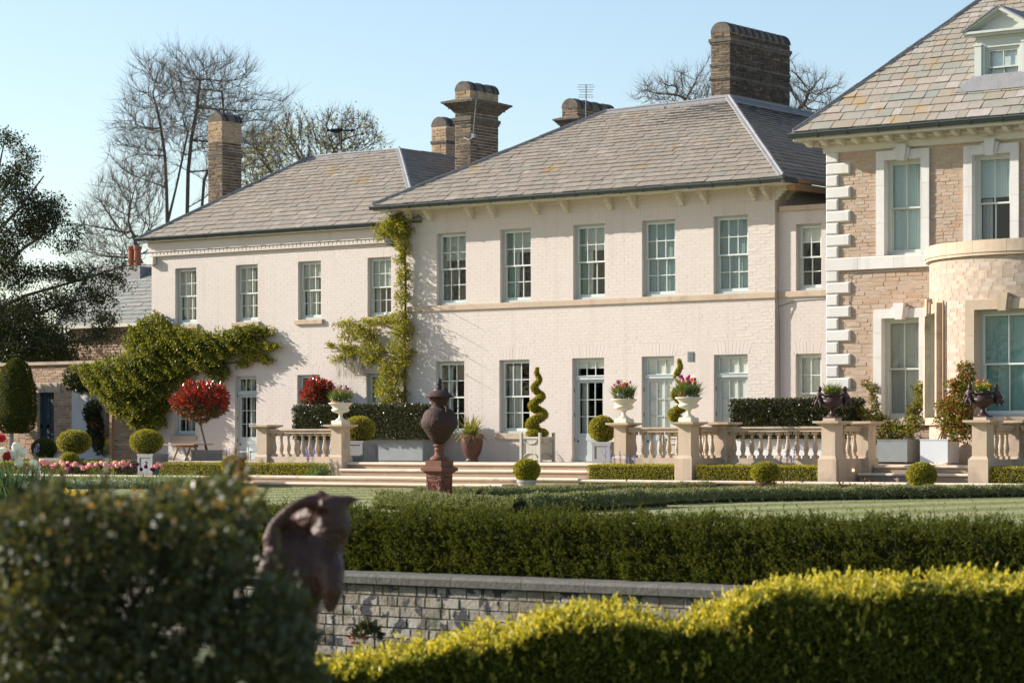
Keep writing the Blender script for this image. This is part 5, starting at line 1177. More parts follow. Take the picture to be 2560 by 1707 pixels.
# red standards
def standard(c, r, zbot, label, n=2600, trunk=True, x0=None):
    c = Vector(c); t = thing('photinia_standard', label, 'tree', (c.x, c.y, zbot), 'round-headed red leaved shrubs')
    p, nn = fuzzy_ball(c, r, n); k = lumps(p, 5, .13); p += nn*k[:,None]; low = (p[:,2] < c.z-r[2]*.35)
    pick = low & (RNG.random(n) < .75) | (RNG.random(n) < .16)
    leaves('crown', p[~pick], nn[~pick], .13, .04, M['photinia'], t, out=.9, rnd=.6, up=.35); leaves('old_foliage', p[pick], nn[pick], .09, .036, M['photinia_green'], t, out=.8, rnd=.6, up=-.2)
    q = MB(); q.ell(c, tuple(k_*.82 for k_ in r), 14, 8); q.build('shade_core', M['core'], t)
    s = MB(); s.tube([Vector((x0 or c.x, c.y, zbot)), Vector((c.x-.02, c.y, (zbot+c.z)/2)), c], [.035,.03,.025], 7); s.build('trunk', M['bark'], t); return t
c = P(503, 1004, 50.4); standard(c, (.70,.70,.46), .26, 'round-headed red leaved shrub on a slim trunk before the left ground window', 3600, x0=P(517, 1100, 50.4).x)
xq = P(517, 1140, 50.4).x; lead_planter(xq-.3, 50.15, .56, 0, .28, 'low lead planter under the red round-headed shrub')
c = P(797, 985, 52.0); standard(c, (.42,.40,.36), .3, 'red leaved shrub showing above the trough hedge', 1700)
# trestle table, garden chair
tb_ = thing('trestle_table', 'weathered teak trestle table behind the box domes', 'table', (-48.9, 50, 0)); tx0, tx1 = P(310,1111,49.9).x, P(505,1111,49.9).x; tz = .44
for i in range(5): q = MB(); q.box(tx0, tx1, 49.6+i*.15, 49.745+i*.15, tz-.03, tz); q.build('board', M['wood'], tb_)
for xx in (tx0+.5, tx1-.6):
    for s in (-1, 1):
        for sy in (0, 1): q = MB(); q.tube([(xx+s*.06, 49.75+sy*.42, tz-.04), (xx+s*.28, 49.72+sy*.48, -.0)], .035, 4); q.build('leg', M['wood'], tb_)
    q = MB(); q.box(xx-.1, xx+.1, 49.65, 50.28, tz-.09, tz-.03); q.build('cross_bar', M['wood'], tb_)
ch = thing('garden_chair', 'small pale slatted chair behind the end pier of the short balustrade', 'chair', P(622, 1150, 50.8)); cc = P(622, 1152, 50.8); cc.z = 0
for a in (-.22, .22):
    for y_ in (-.2, .2): q = MB(); q.box(cc.x+a-.02, cc.x+a+.02, cc.y+y_-.02, cc.y+y_+.02, 0, .42 if y_ > 0 else .24); q.build('leg', M['bar'], ch)
q = MB(); q.box(cc.x-.24, cc.x+.24, cc.y-.22, cc.y+.22, .22, .25); q.build('seat', M['bar'], ch)
for i in range(3): q = MB(); q.box(cc.x-.2, cc.x+.2, cc.y+.19, cc.y+.205, .27+i*.055, .305+i*.055); q.build('back_slat', M['bar'], ch)
for i, (x_, y_) in enumerate(((2140.0, 1175.0), (2121.0, 1193.5))):
    p = P(x_, y_, 47.45 if i == 0 else 47.0); p.x = max(p.x, -26.81); q = MB(); q.lathe([(.028,-.012),(.03,.0),(.02,.012)], (0,0,0), 10)
    m_ = bpy.data.materials.get('step_lamp') or mat('step_lamp', [(.9,.6,.3)]); m_.node_tree.nodes['Principled BSDF'].inputs['Emission Color'].default_value = (1,.6,.25,1); m_.node_tree.nodes['Principled BSDF'].inputs['Emission Strength'].default_value = 2
    o = q.build('step_light', m_); o.rotation_euler = (0, math.pi/2, 0); o.location = (-26.80, p.y, p.z); tag(o, ('tiny lit step light in the cheek wall by the upper step', 'tiny lit step light in the cheek wall by the lower step')[i], 'lamp')
# ================================================================ creepers, roses, beds
def blobs_leaves(blobs, n, L, W, m, parent, name='foliage', core=True, out=.5, rnd=.7, fill=.78, droop=0.0, clump=0.0, cs=7):
    """leaf masses built over ellipsoids: (centre, radii); clump > 0 gathers the leaves into tufts with dark gaps between"""
    A = np.array([[*c, *r] for c, r in blobs]); w_ = A[:,3]*A[:,5]; N = int(n*(1+clump*1.4)); idx = RNG.choice(len(A), N, p=w_/w_.sum()); d = sph(N)
    k = RNG.uniform(fill, 1.08, N)[:,None]; p = A[idx,:3]+d*A[idx,3:]*k; t = lumps(p, cs, 1.0)
    if clump:
        keep = RNG.random(N) < np.clip(.5+t*clump*1.6, .06, 1); p, d, idx, t = p[keep], d[keep], idx[keep], t[keep]; p += d*(t*.13)[:,None]
    p += d*lumps(p, 4, .06)[:,None]; nn = norm(d/A[idx,3:])
    leaves(name, p, nn, L, W, M[m], parent, out=out, rnd=rnd, up=.1-droop)
    if core:
        q = MB()
        for c, r in blobs: q.ell(c, tuple(k_*(.72 if not clump else .62) for k_ in r), 10, 6)
        q.build('shade_mass', M['core'], parent, kind='stuff')  # solid dark masses paint the shade behind the leaves
def pxblob(x, y, rx, ry, Y, ty):
    c = P(x, y, Y); s = depth(c)/F; return (tuple(c), (rx*s*1.15, ty, ry*s))
cr1 = thing('creeper', 'big dark green creeper spilling over the lower cream wing and garden wall', 'creeper', P(300, 1050, 52.2))
z4 = lambda x, y, rx, ry, Y=52.15, ty=.35: pxblob(x/2.24, 580+y/2.24, rx/2.24, ry/2.24, Y, ty)
B1 = [z4(850,530,70,60,52.2,.3), z4(790,610,80,80), z4(870,600,110,90), z4(960,620,110,90), z4(1050,620,90,80), z4(1130,640,110,90), z4(1240,640,110,90,52.2,.3), z4(1340,600,90,70,52.2,.25), z4(1420,560,70,40,52.25,.2),
      z4(1160,740,110,60,52.2,.25), z4(1000,740,110,80), z4(860,720,120,110,52.05,.45), z4(760,760,110,90,52.0,.5), z4(640,780,110,70,52.0,.5), z4(540,790,80,50,52.1,.4), z4(470,770,60,30,52.2,.3), z4(700,870,130,90,51.9,.5), z4(820,860,120,110,52.0,.45),
      z4(900,840,90,90,52.1,.35), z4(780,970,110,110,52.0,.45), z4(700,960,70,70,51.9,.4), z4(830,1050,90,60,52.1,.35), z4(560,850,60,50,52.0,.4), z4(1230,790,50,40,52.25,.15), z4(880,950,60,90,52.2,.25), z4(620,900,60,60,51.95,.4)]
B1 = [(c, r if c[0] < -50.5 else (r[0]*.9, r[1], r[2]*.84)) for c, r in B1]
blobs_leaves(B1, 44000, .09, .04, 'creeper', cr1, fill=.6, rnd=.9, clump=1.0, cs=6)
blobs_leaves([(c, (r[0]*1.12, r[1]*1.1, r[2]*1.12)) for c, r in B1], 2600, .10, .04, 'creeper_gold', cr1, 'young_growth', False, rnd=1.0, fill=.9, clump=.8, droop=.2)
B1b = [z4(1480,560,60,25,52.3,.1), z4(1420,640,70,30,52.25,.15), z4(1510,640,80,22,52.25,.12), z4(1390,700,60,25,52.3,.1), z4(1450,690,60,20,52.3,.1), z4(1360,740,50,14,52.35,.08), z4(1500,720,50,14,52.35,.08)]
blobs_leaves(B1b, 1900, .10, .045, 'creeper_gold', cr1, 'young_growth', False, rnd=1.0, fill=.2)
q = MB()
for a in ((850,1080,840,700,900,560),(900,1090,880,860,980,700),(870,1100,930,1000,940,900),(1000,640,1250,650,1560,640),(1050,720,1250,735,1520,720)):
    pts = [P(a[i]/2.24, 580+a[i+1]/2.24, 52.38) for i in (0, 2, 4)]; q.tube(pts, [.03,.022,.01], 5)
q.build('stem', M['stem'], cr1)
cr1b = thing('climber', 'dark red berried climber on the white panel of the garden wall', 'creeper', P(235, 1100, 52.4))
blobs_leaves([z4(520,1000,45,60,52.45,.15), z4(530,1100,50,90,52.45,.15), z4(500,1030,30,40,52.5,.1), z4(560,1180,35,60,52.45,.15), z4(410,830,50,60,52.4,.25), z4(450,860,60,40,52.4,.25)], 3600, .08, .045, 'evergreen', cr1b)
p_, n_ = fuzzy_ball(P(250, 1075, 52.3), .3, 40); leaves('leaf', p_, n_, .08, .05, M['photinia'], cr1b)
cr2 = thing('creeper', 'yellow green wisteria climbing the corner between the two cream wings', 'creeper', P(1005, 1080, 52.2))
zc = lambda x, y, rx, ry, Y=52.2, ty=.15: pxblob(860+x/4.2, 480+y/4.2, rx/4.2, ry/4.2, Y, ty)
zd = lambda x, y, rx, ry, Y=52.2, ty=.15: pxblob(860+x/4.2, 860+y/4.2, rx/4.2, ry/4.2, Y, ty)
B2 = [zc(560,290,70,50,52.1,.25), zc(500,320,110,55,52.05,.3), zc(440,400,110,60,52.05,.3), zc(560,400,100,80,52.05,.25), zc(620,480,55,90,52.1,.22), zc(400,470,60,35,52.1,.2), zc(640,360,50,90,52.05,.22)]
B2 += [zc(610+8*math.sin(k*2.2), 560+k*62, 42+6*math.sin(k*1.7), 50, 52.1, .17) for k in range(11)]
B2 += [zc(600,1290,60,60,52.05,.25), zc(520,1340,90,50,52.1,.25), zc(420,1350,70,45,52.15,.2), zc(300,1370,90,40,52.15,.2), zc(190,1420,80,70,52.1,.22), zc(250,1500,110,70,52.1,.25), zc(620,1400,80,80,52,.25), zc(590,1500,90,90,52,.25), zc(60,1370,70,30,52.2,.12), zc(30,1500,60,30,52.2,.12)]
B2 += [zd(650,60,80,70,52.05,.22), zd(560,80,80,80,52.1,.2), zd(330,60,120,70,52.1,.22), zd(200,60,60,60,52.15,.18), zd(40,130,80,30,52.2,.12), zd(300,160,110,40,52.15,.15), zd(430,260,60,80,52.1,.2), zd(610,200,70,90,52.05,.22), zd(520,250,70,80,52.1,.2), zd(420,400,80,80,52.05,.22), zd(540,400,80,90,52.05,.22), zd(470,540,110,70,52.05,.22), zd(590,560,60,90,52.1,.2), zd(350,510,50,20,52.1,.12), zd(490,620,90,40,52.1,.2)]
zl = lambda x, y, rx, ry: pxblob(340+x/4.2, 560+y/4.2, rx/4.2, ry/4.2, 52.25, .12)
B2 += [zl(2150,1050,100,30), zl(2260,1080,60,40), zl(2060,1270,80,25), zl(2200,1290,120,40), zl(2300,1350,60,60), zl(2150,1420,110,45), zl(2280,1450,80,60), zl(2300,1200,60,50)]
blobs_leaves(B2, 15500, .08, .030, 'creeper_gold', cr2, core=False, fill=.3, rnd=.9, droop=.25, clump=.7, cs=9)
q = MB(); q.tube([P(1012, 1080, 52.25), P(1012, 900, 52.22), P(1014, 700, 52.2), P(1011, 560, 52.15)], [.04,.035,.03,.02], 6); q.tube([P(1010, 830, 52.3), P(930, 800, 52.35), P(830, 810, 52.38)], [.02,.015,.01], 5); q.tube([P(1010, 890, 52.3), P(920, 870, 52.35), P(810, 870, 52.38)], [.02,.015,.01], 5); q.tube([P(1011, 920, 52.3), P(975, 990, 52.3), P(960, 1080, 52.2)], .015, 5)
for k in range(5): q.tube([P(1014, 700+k*45, 52.25), P(1030+k*6, 690+k*48, 51.95), P(1042+k*8, 700+k*50, 51.7)], [.012,.008,.004], 4)
q.build('stem', M['stem'], cr2)
# hanging grey flower strings below the wisteria arm
V = []
for i in range(280):
    x_ = random.uniform(840, 905); y_ = random.uniform(885, 935); p0 = P(x_, y_, 52.2-random.uniform(0,.15)); V.append([tuple(p0), tuple(p0+Vector((.006,0,0))), tuple(p0+Vector((.012,0,-.16))), tuple(p0+Vector((.006,0,-.16)))])
quads('hanging_twigs', np.array(V), mat('grey_buds', [(.22,.19,.14),(.30,.26,.21)]), cr2)
def rose(label, blobs, n, base, mats=('rose_leaf','rose_new'), red=.3):
    t = thing('climbing_rose', label, 'shrub', base); A = int(n*(1-red))
    blobs_leaves(blobs, A, .065, .042, 'creeper' if mats[0] == 'creeper' else mats[0], t, core=False, fill=.25, rnd=.9); blobs_leaves(blobs, n-A, .06, .03, mats[1], t, 'new_growth', core=False, fill=.6, rnd=.9)
    q = MB(); b = Vector(base)
    for c, r in blobs:
        c = Vector(c); q.tube([b+Vector((random.uniform(-.15,.15),random.uniform(-.1,.1),0)), b.lerp(c,.5)+Vector((random.uniform(-.1,.1),0,.1)), c, c+Vector((random.uniform(-.2,.2),0,r[2]))], [.015,.011,.008,.004], 4)
    q.build('stem', M['stem'], t)
z6 = lambda x, y, rx, ry, Y, ty=.2: pxblob(1700+x/2.24, 580+y/2.24, rx/2.24, ry/2.24, Y, ty)
rose('green and white climbing rose spreading from the shaded zinc planter to the window', [z6(1040,1020,60,35,50.4), z6(1110,1050,70,50,50.3), z6(1180,1100,70,50,50.2), z6(1260,1120,70,40,50.2), z6(1310,1060,60,50,50.4), z6(1340,970,50,60,50.6), z6(1345,890,40,50,50.8,.12), z6(1300,1000,30,40,50.5), z6(1140,1150,60,30,50.2), z6(1010,1010,40,20,50.5)], 3400, (-27.2, 50.28, .5), ('creeper','rose_new'), .2)
rose('tall red leaved climbing rose trained up the curved bay', [z6(1560,1120,80,50,48.25), z6(1520,1050,90,60,48.25), z6(1500,970,70,50,48.3), z6(1560,960,80,70,48.2), z6(1590,1060,60,60,48.2), z6(1580,870,60,60,48.25), z6(1600,800,40,50,48.3,.12), z6(1600,760,25,30,48.35,.08), z6(1540,860,40,40,48.3)], 5200, (-25.2, 48.35, .5), ('creeper','photinia'), .28)
rose('thin rose shoot trained on the stone wall beside the quoins', [z6(1045,850,30,18,51.1,.06), z6(1085,880,28,25,51.1,.06), z6(1085,940,24,40,51.1,.06), z6(1095,990,22,25,51.1,.06)], 460, (-27.9, 51.05, .4), ('creeper','rose_new'), .4)

# ---- lavender rows and bedding round the great urn
def gz_(y):
    t = max(0, min(1, (34-y)/12)); return -.58-.27*t*t*(3-2*t)
def G(x, y, z=-.58):
    d = (z-ZC)*F/(HY-y); return D(x, y, d)
def row(label, pts, w_, h, n, mats='lavender'):
    t = thing('lavender_row', label, 'hedge', pts[0], 'low grey green lavender hedges round the urn bed'); pts = [Vector((p.x, p.y, 0)) for p in pts]
    seg = [(a, c, (c-a).length) for a, c in zip(pts, pts[1:])]; T = sum(s[2] for s in seg); pr_ = np.array([s[2] for s in seg])/T; idx = RNG.choice(len(seg), n, p=pr_); u = RNG.random(n)
    A = np.array([tuple(s[0]) for s in seg])[idx]; C = np.array([tuple(s[1]) for s in seg])[idx]; c = A+(C-A)*u[:,None]; d = norm(C-A); s_ = np.stack([-d[:,1], d[:,0], np.zeros(n)], 1)
    th = RNG.uniform(.28, math.pi-.28, n); k = RNG.uniform(.74, 1.05, n)+lumps(c, 3.5, .14)+lumps(c+s_*np.cos(th)[:,None]*.2, 14, .10); p = c+s_*(np.cos(th)*w_*k)[:,None]; p[:,2] = np.array([gz_(y) for y in p[:,1]])+np.abs(np.sin(th))*h*k
    nn = s_*np.cos(th)[:,None]+np.array([0,0,1])*np.sin(th)[:,None]
    leaves('foliage', p, nn, .06, .016, M[mats], t, out=.9, up=.5, rnd=.5); q = MB()
    for a, c_, L in seg:
        k = max(2, int(L/.4))
        for i in range(k+1): m_ = a.lerp(c_, i/k); q.ell((m_.x, m_.y, gz_(m_.y)), (w_*.78, w_*.78, h*.70), 8, 6)
    q.build('shade_core', M['core'], t)  # dark core left bare low down stands in for shade under the row
row('lavender hedge furthest from the lens, running right behind the dark urn', [G(1040,1246), G(1200,1247), G(1500,1238), G(1760,1231), G(1905,1228)], .24, .17, 26000)
row('lavender hedge just behind the clipped yew hedge, left half', [G(960,1268), G(1130,1275), G(1300,1279), G(1500,1274), G(1640,1266)], .24, .24, 24000)
row('lavender hedge beside the lawn, running to the right edge', [G(1640,1262), G(1800,1255), G(2000,1251), G(2250,1247), G(2580,1241)], .22, .20, 26000)
row('middle lavender hedge between two others in front of the steps', [G(1420,1259), G(1650,1250), G(1850,1243), G(2050,1236), G(2220,1231)], .20, .15, 20000)
hb = thing('rose_bedding', 'low red tipped shoots growing between the lavender hedges', 'plants', G(1700, 1255)); pp = []
for x_, y_ in ((1640,1250),(1745,1246),(1830,1246),(1915,1240),(1990,1240),(2080,1238),(2140,1236),(2215,1236),(1050,1266),(1080,1268),(975,1262),(1555,1245),(2265,1232)):
    g0 = G(x_, y_); m_ = 26; pp.append(np.array(g0)+RNG.normal(size=(m_,3))*np.array([.22,.2,.06])+np.array([0,0,.16]))
pp = np.vstack(pp); leaves('foliage', pp, np.tile([0.,0,1],(len(pp),1)), .07, .04, M['heuchera'], hb, rnd=.9)

# ---- tulip bed at the left
bed = thing('flower_bed', 'leafy bedding under the pink and purple tulips', 'plants', G(250, 1222))
A0, A1 = np.array(G(60, 1222)), np.array(G(452, 1222)); deep = np.array([-.45,.9,0])
grey = mat('grey_green_leaf', [(.20,.25,.19),(.27,.31,.24),(.15,.19,.14),(.32,.34,.25)], .6, trans=.2)
for k in range(260):          # clumps: spears, broad tulip leaves and low grey mounds, each of its own height
    u, b_ = random.random(), random.random(); c = A0+(A1-A0)*u+deep*2.0*b_; c[2] = -.59; kind = random.random(); low = .55+.45*b_
    if kind < .45 and .3 < u+random.uniform(-.15,.15) < .85 and b_ < .6:
        d = sph(150); d[:,2] = np.abs(d[:,2]); p = c+d*np.array([.17,.17,.20])*RNG.uniform(.5,1,(150,1)); leaves('grey_foliage', p, d, .06, .028, grey, bed, out=.7, up=.4, rnd=.6)
    else:
        m_ = 34; p = c+RNG.normal(size=(m_,3))*np.array([.08,.08,.0]); broad = kind > .75; leaves('foliage', p, np.stack([RNG.normal(size=m_)*.35, RNG.normal(size=m_)*.35, np.ones(m_)], 1), (.26 if broad else .34)*low*random.uniform(.7,1.2), .045 if broad else .018, M['bed_leaf'] if not broad else grey, bed, out=1, up=.1, rnd=.15)
yf = thing('yellow_groundcover', 'low yellow flowers at the front corner of the tulip bed', 'plants', G(110, 1238)); p = np.array(G(110,1240))+RNG.normal(size=(900,3))*np.array([.55,.25,.03])+np.array([0,0,.04]); leaves('petal', p, np.tile([0.,0,1],(900,1)), .05, .045, M['yellow'], yf, rnd=.5)
tul = {}
def tulip(x, y, m, r, stem_h, label, group):
    p = P(x, y, 43.6-(x-60)/392*-.9); t = thing('tulip', label, 'flower', p-Vector((0,0,stem_h)), group)
    q = MB(); q.tube([p-Vector((0,0,stem_h)), p+Vector((0,0,.005))], .006, 4, False); q.build('stem', M['strap'], t); bloom(t, 'tulip', m, p, r*random.uniform(.85,1.2)); return t
random.seed(11)
z0 = lambda v: v/3.92
ordn = lambda n: '%d%s' % (n, 'th' if 10 <= n % 100 <= 20 else {1:'st',2:'nd',3:'rd'}.get(n % 10, 'th'))
PK = ((400,1160),(430,1175),(455,1185),(470,1175),(500,1195),(590,1180),(625,1205),(720,1205),(735,1195),(760,1205),(790,1215),(840,1220),(875,1205),(860,1225),(935,1195),(945,1205),(1030,1205),(1060,1215),(1140,1180),(1150,1215),(1185,1190),(1205,1180),(1210,1215),(1235,1195),(1265,1185),(1540,1215),(1560,1190),(1100,1225),(440,1195),(330,1170),(365,1190),(545,1200),(660,1180),(690,1195),(905,1215),(1000,1190),(1085,1200),(1120,1195),(1295,1205),(1500,1215),(1590,1205),(380,1215),(520,1225),(640,1235),(820,1240))
PU = ((350,1180),(265,1235),(385,1300),(350,1230),(480,1235),(600,1290),(530,1265),(680,1275),(710,1245),(660,1200),(690,1225),(985,1195),(990,1225),(1045,1270),(1070,1170),(1240,1230),(1280,1190),(1310,1195),(1310,1240),(1350,1195),(1390,1245),(1440,1215),(1495,1240),(1500,1250),(800,1245),(555,1225),(1210,1245))
for i, v in enumerate(sorted(PK)): tulip(z0(v[0]), 860+z0(v[1]), 'pink', .052, .35, 'pink tulip in the bed, %s from the left among the pink ones' % ordn(i+1), 'pink tulips')
for i, v in enumerate(sorted(PU)): tulip(z0(v[0]), 860+z0(v[1]), 'maroon' if random.random() < .45 else 'purple', .042, .3, 'dark purple tulip in the bed, %s from the left among the dark ones' % ordn(i+1), 'purple tulips')
# spiky bluebells and strap leaved clumps
def spikes(x, y, Y, label, n=5, h=.5, blue=True, zb=None, leafn=120, m='strap', group='bluebell clumps along the balustrades'):
    p = P(x, y, Y); 
    if zb is not None: p.z = zb
    t = thing('bluebell_clump' if blue else 'leafy_clump', label, 'plants', p, group if blue else None); bs = np.array(p)+RNG.normal(size=(leafn,3))*np.array([.16,.1,0]); leaves('foliage', bs, np.tile([0.,-.1,1],(leafn,1)), h*.8, .02, M[m], t, out=1, up=.2, rnd=.35)
    for i in range(n if blue else 0):
        a = Vector((p.x+random.uniform(-.25,.25), p.y+random.uniform(-.1,.1), p.z)); c = a+Vector((random.uniform(-.08,.08),0,h*random.uniform(1.1,1.7))); q = MB(); q.tube([a, c], .006, 3, False); q.build('stem', M['strap'], t)
        m_ = 40; f = RNG.random(m_); pts = np.array(a)+(np.array(c)-np.array(a))*(.65+.35*f)[:,None]; leaves('bloom', pts, sph(m_), .04, .018, M['blue'], t, kind=None)
spikes(585,1165,47.5,'bluebell clump left of the pier with no urn', zb=-.35, h=.42); spikes(770,1165,47.55,'bluebells in front of the short balustrade', zb=-.35, n=7, h=.42); spikes(1520,1165,47.5,'bluebells in front of the pier right of the wide steps', zb=-.35, n=4, h=.45); spikes(1580,1165,47.5,'bluebells below the cream handrail', zb=-.35, n=4, h=.42); spikes(1960,1165,47.55,'bluebells below the long balustrade', zb=-.35, n=5, h=.4)
spikes(800,1170,46.75,'pale strap leaved clump flopping over the end of the low hedge', blue=False, zb=-.33, h=.36, leafn=260); spikes(690,1160,47.5,'leafy clump along the foot of the short balustrade', blue=False, zb=-.35, h=.33, leafn=260); spikes(555,1160,47.6,'leafy daffodil clump below the pale blue half glazed door', blue=False, zb=-.35, h=.33, leafn=240); spikes(1895,1165,47.6,'dark leafy clump behind the low hedge in the recess', blue=False, zb=-.35, h=.42, leafn=240, m='bed_leaf')
spikes(100,1170,48,'shaded white bluebells beside the dark box dome', zb=-.2, n=5, h=.4)

# ---- stone urn of tulips and irises at the left edge
def edge_urn():
    c = D(2, 1262, 31.0); x, y, z = c; gz0 = gz_(y)
    t = thing('stone_urn', 'carved grey stone urn on a pedestal at the left edge', 'urn', (x, y, gz0)); b = MB(); b.box(x-.2,x+.2,y-.2,y+.2,gz0-.05,z-.42); b.build('pedestal', M['fibreclay'], t)
    b = MB(); b.lathe([(.16,-.42),(.15,-.38),(.08,-.32),(.07,-.25),(.10,-.22),(.20,-.17),(.27,-.08),(.28,-.03),(.31,.0),(.31,.03),(.26,.03)], c, 28, lambda i, a: 1+.03*math.cos(a*14)*(4 <= i <= 6)); b.build('bowl', M['fibreclay'], t, True)
    p = c+Vector((.12,.1,.02)); f = thing('flower_planting', 'white tulips, daffodils and blue green spears in the stone urn at the left edge', 'flowers', p); n = 700
    a = RNG.uniform(0, 6.28, n); rr = .33*np.sqrt(RNG.random(n)); base = np.array(p)+np.stack([rr*np.cos(a), rr*np.sin(a), RNG.uniform(-.1,.1,n)], 1)
    leaves('foliage', base, np.stack([np.cos(a)*rr*1.6, np.sin(a)*rr*1.6, np.ones(n)], 1), .36, .022, mat('spear_leaf', [(.05,.095,.06),(.07,.12,.07),(.10,.15,.08)], .5, trans=.25), f, out=1, up=.1, rnd=.22)
    st = MB()
    for px_, py_, m, r, k in ((40,1130,'white',.06,'tulip'),(20,1150,'red',.055,'tulip'),(36,1148,'white',.06,'tulip'),(62,1142,'white',.06,'tulip'),(8,1140,'white',.055,'tulip'),(45,1168,'white',.06,'tulip'),(5,1105,'red',.05,'tulip'),(80,1168,'white',.05,'tulip'),(100,1180,'white',.05,'daffodil'),(38,1212,'white',.055,'daffodil'),(90,1178,'white',.045,'tulip'),(22,1237,'yellow',.04,'viola'),(12,1235,'white',.04,'viola'),(30,1231,'white',.04,'viola'),(-10,1160,'white',.06,'tulip'),(-6,1215,'yellow',.05,'viola')):
        g_ = D(px_, py_, 31.0); bloom(f, k, m, g_, r); st.tube([p+Vector((random.uniform(-.1,.1),0,0)), g_], .006, 3, False)
    st.build('stem', M['strap'], f)
edge_urn()

# ================================================================ retaining wall, yew hedge, nearer hedges
WY = 20.8; wt = -.915
rwl = thing('retaining_wall', 'weathered pale brick retaining wall with sooty patches below the yew hedge', 'wall', (-9, WY, -1.8))
q = MB(); q.box(-32, 4, WY+.004, WY+.4, -1.95, wt-.11); q.box(-8.62, -8.3, WY-.046, WY+.004, -1.95, wt-.12); wb = q.build('wall', mat('dirty_mortar', [(.19,.17,.14)], .95, [(6,.6,(.09,.085,.07))]), rwl)
M['ret'] = mat('limewashed_brick', [(.34,.315,.265),(.21,.16,.11),(.42,.40,.35),(.25,.20,.145),(.12,.105,.085),(.30,.245,.18),(.17,.14,.105),(.37,.35,.30)], .9, [(7,.5,(.22,.185,.14)),(25,.4,(.42,.40,.35))], (28,.6,.02), stain=[(6.5,.54,.57,(.05,.05,.052)),(2.2,.55,.7,(.20,.165,.115)),(3.1,.6,.7,(.10,.105,.06))], streak=(.56,.72,.45,(.10,.095,.08)))
rc = courses(-16, -1.5, -1.9, wt-.11, .104, .245, [(-8.62, -8.3, -2, 0)], .006, .18, True)
lay(rc, WY, wb, M['ret'], (.002, .014), 300, key=lambda r_: abs((.8*r_[0]+.6*WY)/(-.6*r_[0]+.8*WY)-.0)*6+abs(r_[2]+1.2))
lay(courses(-32, -16, -1.9, wt-.11, .104, .245, [], .010, .18, True), WY, wb, M['ret'], (.002, .014), 0)
lay(courses(-8.62, -8.3, -1.9, wt-.12, .104, .2, [], .010, .1, True), WY-.05, wb, M['ret'], (.002, .01), 40)
x = -32
while x < 4:
    L = random.uniform(.7, 1.0); q = MB(); q.prism([(WY-.075,wt-.10),(WY-.085,wt-.03),(WY-.06,wt),(WY+.34,wt+.012),(WY+.34,wt-.11),(WY-.05,wt-.11)], 'x', x, x+L-.006); q.build('coping_stone', M['cap'] if 'cap' in M else M.setdefault('cap', mat('grey_coping', [(.115,.108,.09),(.14,.128,.105),(.10,.096,.085)], .9, [(5,.5,(.06,.06,.054)),(18,.4,(.20,.185,.15))], (30,.5,.015))), rwl); x += L
yh = thing('yew_hedge', 'long dark clipped hedge standing on top of the retaining wall', 'hedge', (-9, WY+.55, wt))
y0, y1, z1 = WY+.26, WY+.95, -.33
def sprays(b, nn, L, k, nl, nw, m, parent, up=.8, name='foliage', spread=.35, rnd=.45):
    """feathery shoots: k small leaves set along each short upward stem"""
    n = len(b); d = norm(nn*.75+np.array([0,0,up])+RNG.normal(size=(n,3))*spread); Ls = L*RNG.gamma(5, .2, n); f = np.linspace(.05, 1, k)
    pts = (b[:,None,:]+d[:,None,:]*(Ls[:,None]*f[None,:])[:,:,None]).reshape(-1,3); n2 = norm(np.repeat(d, k, 0)*.9+RNG.normal(size=(n*k,3))*.55)
    leaves(name, pts, n2, nl, nw, M[m], parent, out=1, up=.2, rnd=.2)
n = 30000; th = RNG.random(n)**1.35; hh = z1-wt; wd = y1-y0; rad = .16
# profile of the clipped hedge: up the front, over a rounded shoulder, across the top
f1, f2 = hh-rad, math.pi/2*rad; T = f1+f2+wd*.6; u = th*T; a_ = np.clip((u-f1)/rad, 0, math.pi/2)
y = np.where(u < f1, y0, y0+rad-rad*np.cos(a_)+np.maximum(0, u-f1-f2)); z = np.where(u < f1, wt+u, wt+f1+rad*np.sin(a_)); p = np.stack([RNG.uniform(-24, -1.8, n), y, z], 1); nn = np.stack([np.zeros(n), -np.cos(a_), np.sin(a_)], 1)
p += nn*(lumps(p*np.array([1,1,.35]), 4, .05)+lumps(p*np.array([1,1,.55]), 13, .04))[:,None]; p -= nn*.05
sprays(p, nn, .085, 11, .034, .011, 'yew', yh, up=.7)
q = MB(); q.prism([(y0+.10,wt-.05),(y0+.10,z1-.22),(y0+.15,z1-.11),(y0+.28,z1-.045),(y1-.05,z1-.045),(y1-.05,wt-.05)], 'x', -26, -1.6); q.build('shade_core', M['core'], yh)
dk = thing('wall_plant', 'small leathery plant with red tips growing out of the retaining wall', 'plant', D(915, 1600, 26.8)); c = D(918, 1592, 26.6); d = sph(150); d[:,2] = np.abs(d[:,2]); leaves('leaf', np.array(c)+d*np.array([.12,.06,.1]), d, .10, .04, M['hedge_dark'], dk, kind=None, out=.9, rnd=.4); d = sph(18); leaves('new_leaf', np.array(D(890,1600,26.6))+d*.05, d, .06, .03, M['photinia'], dk, kind=None)

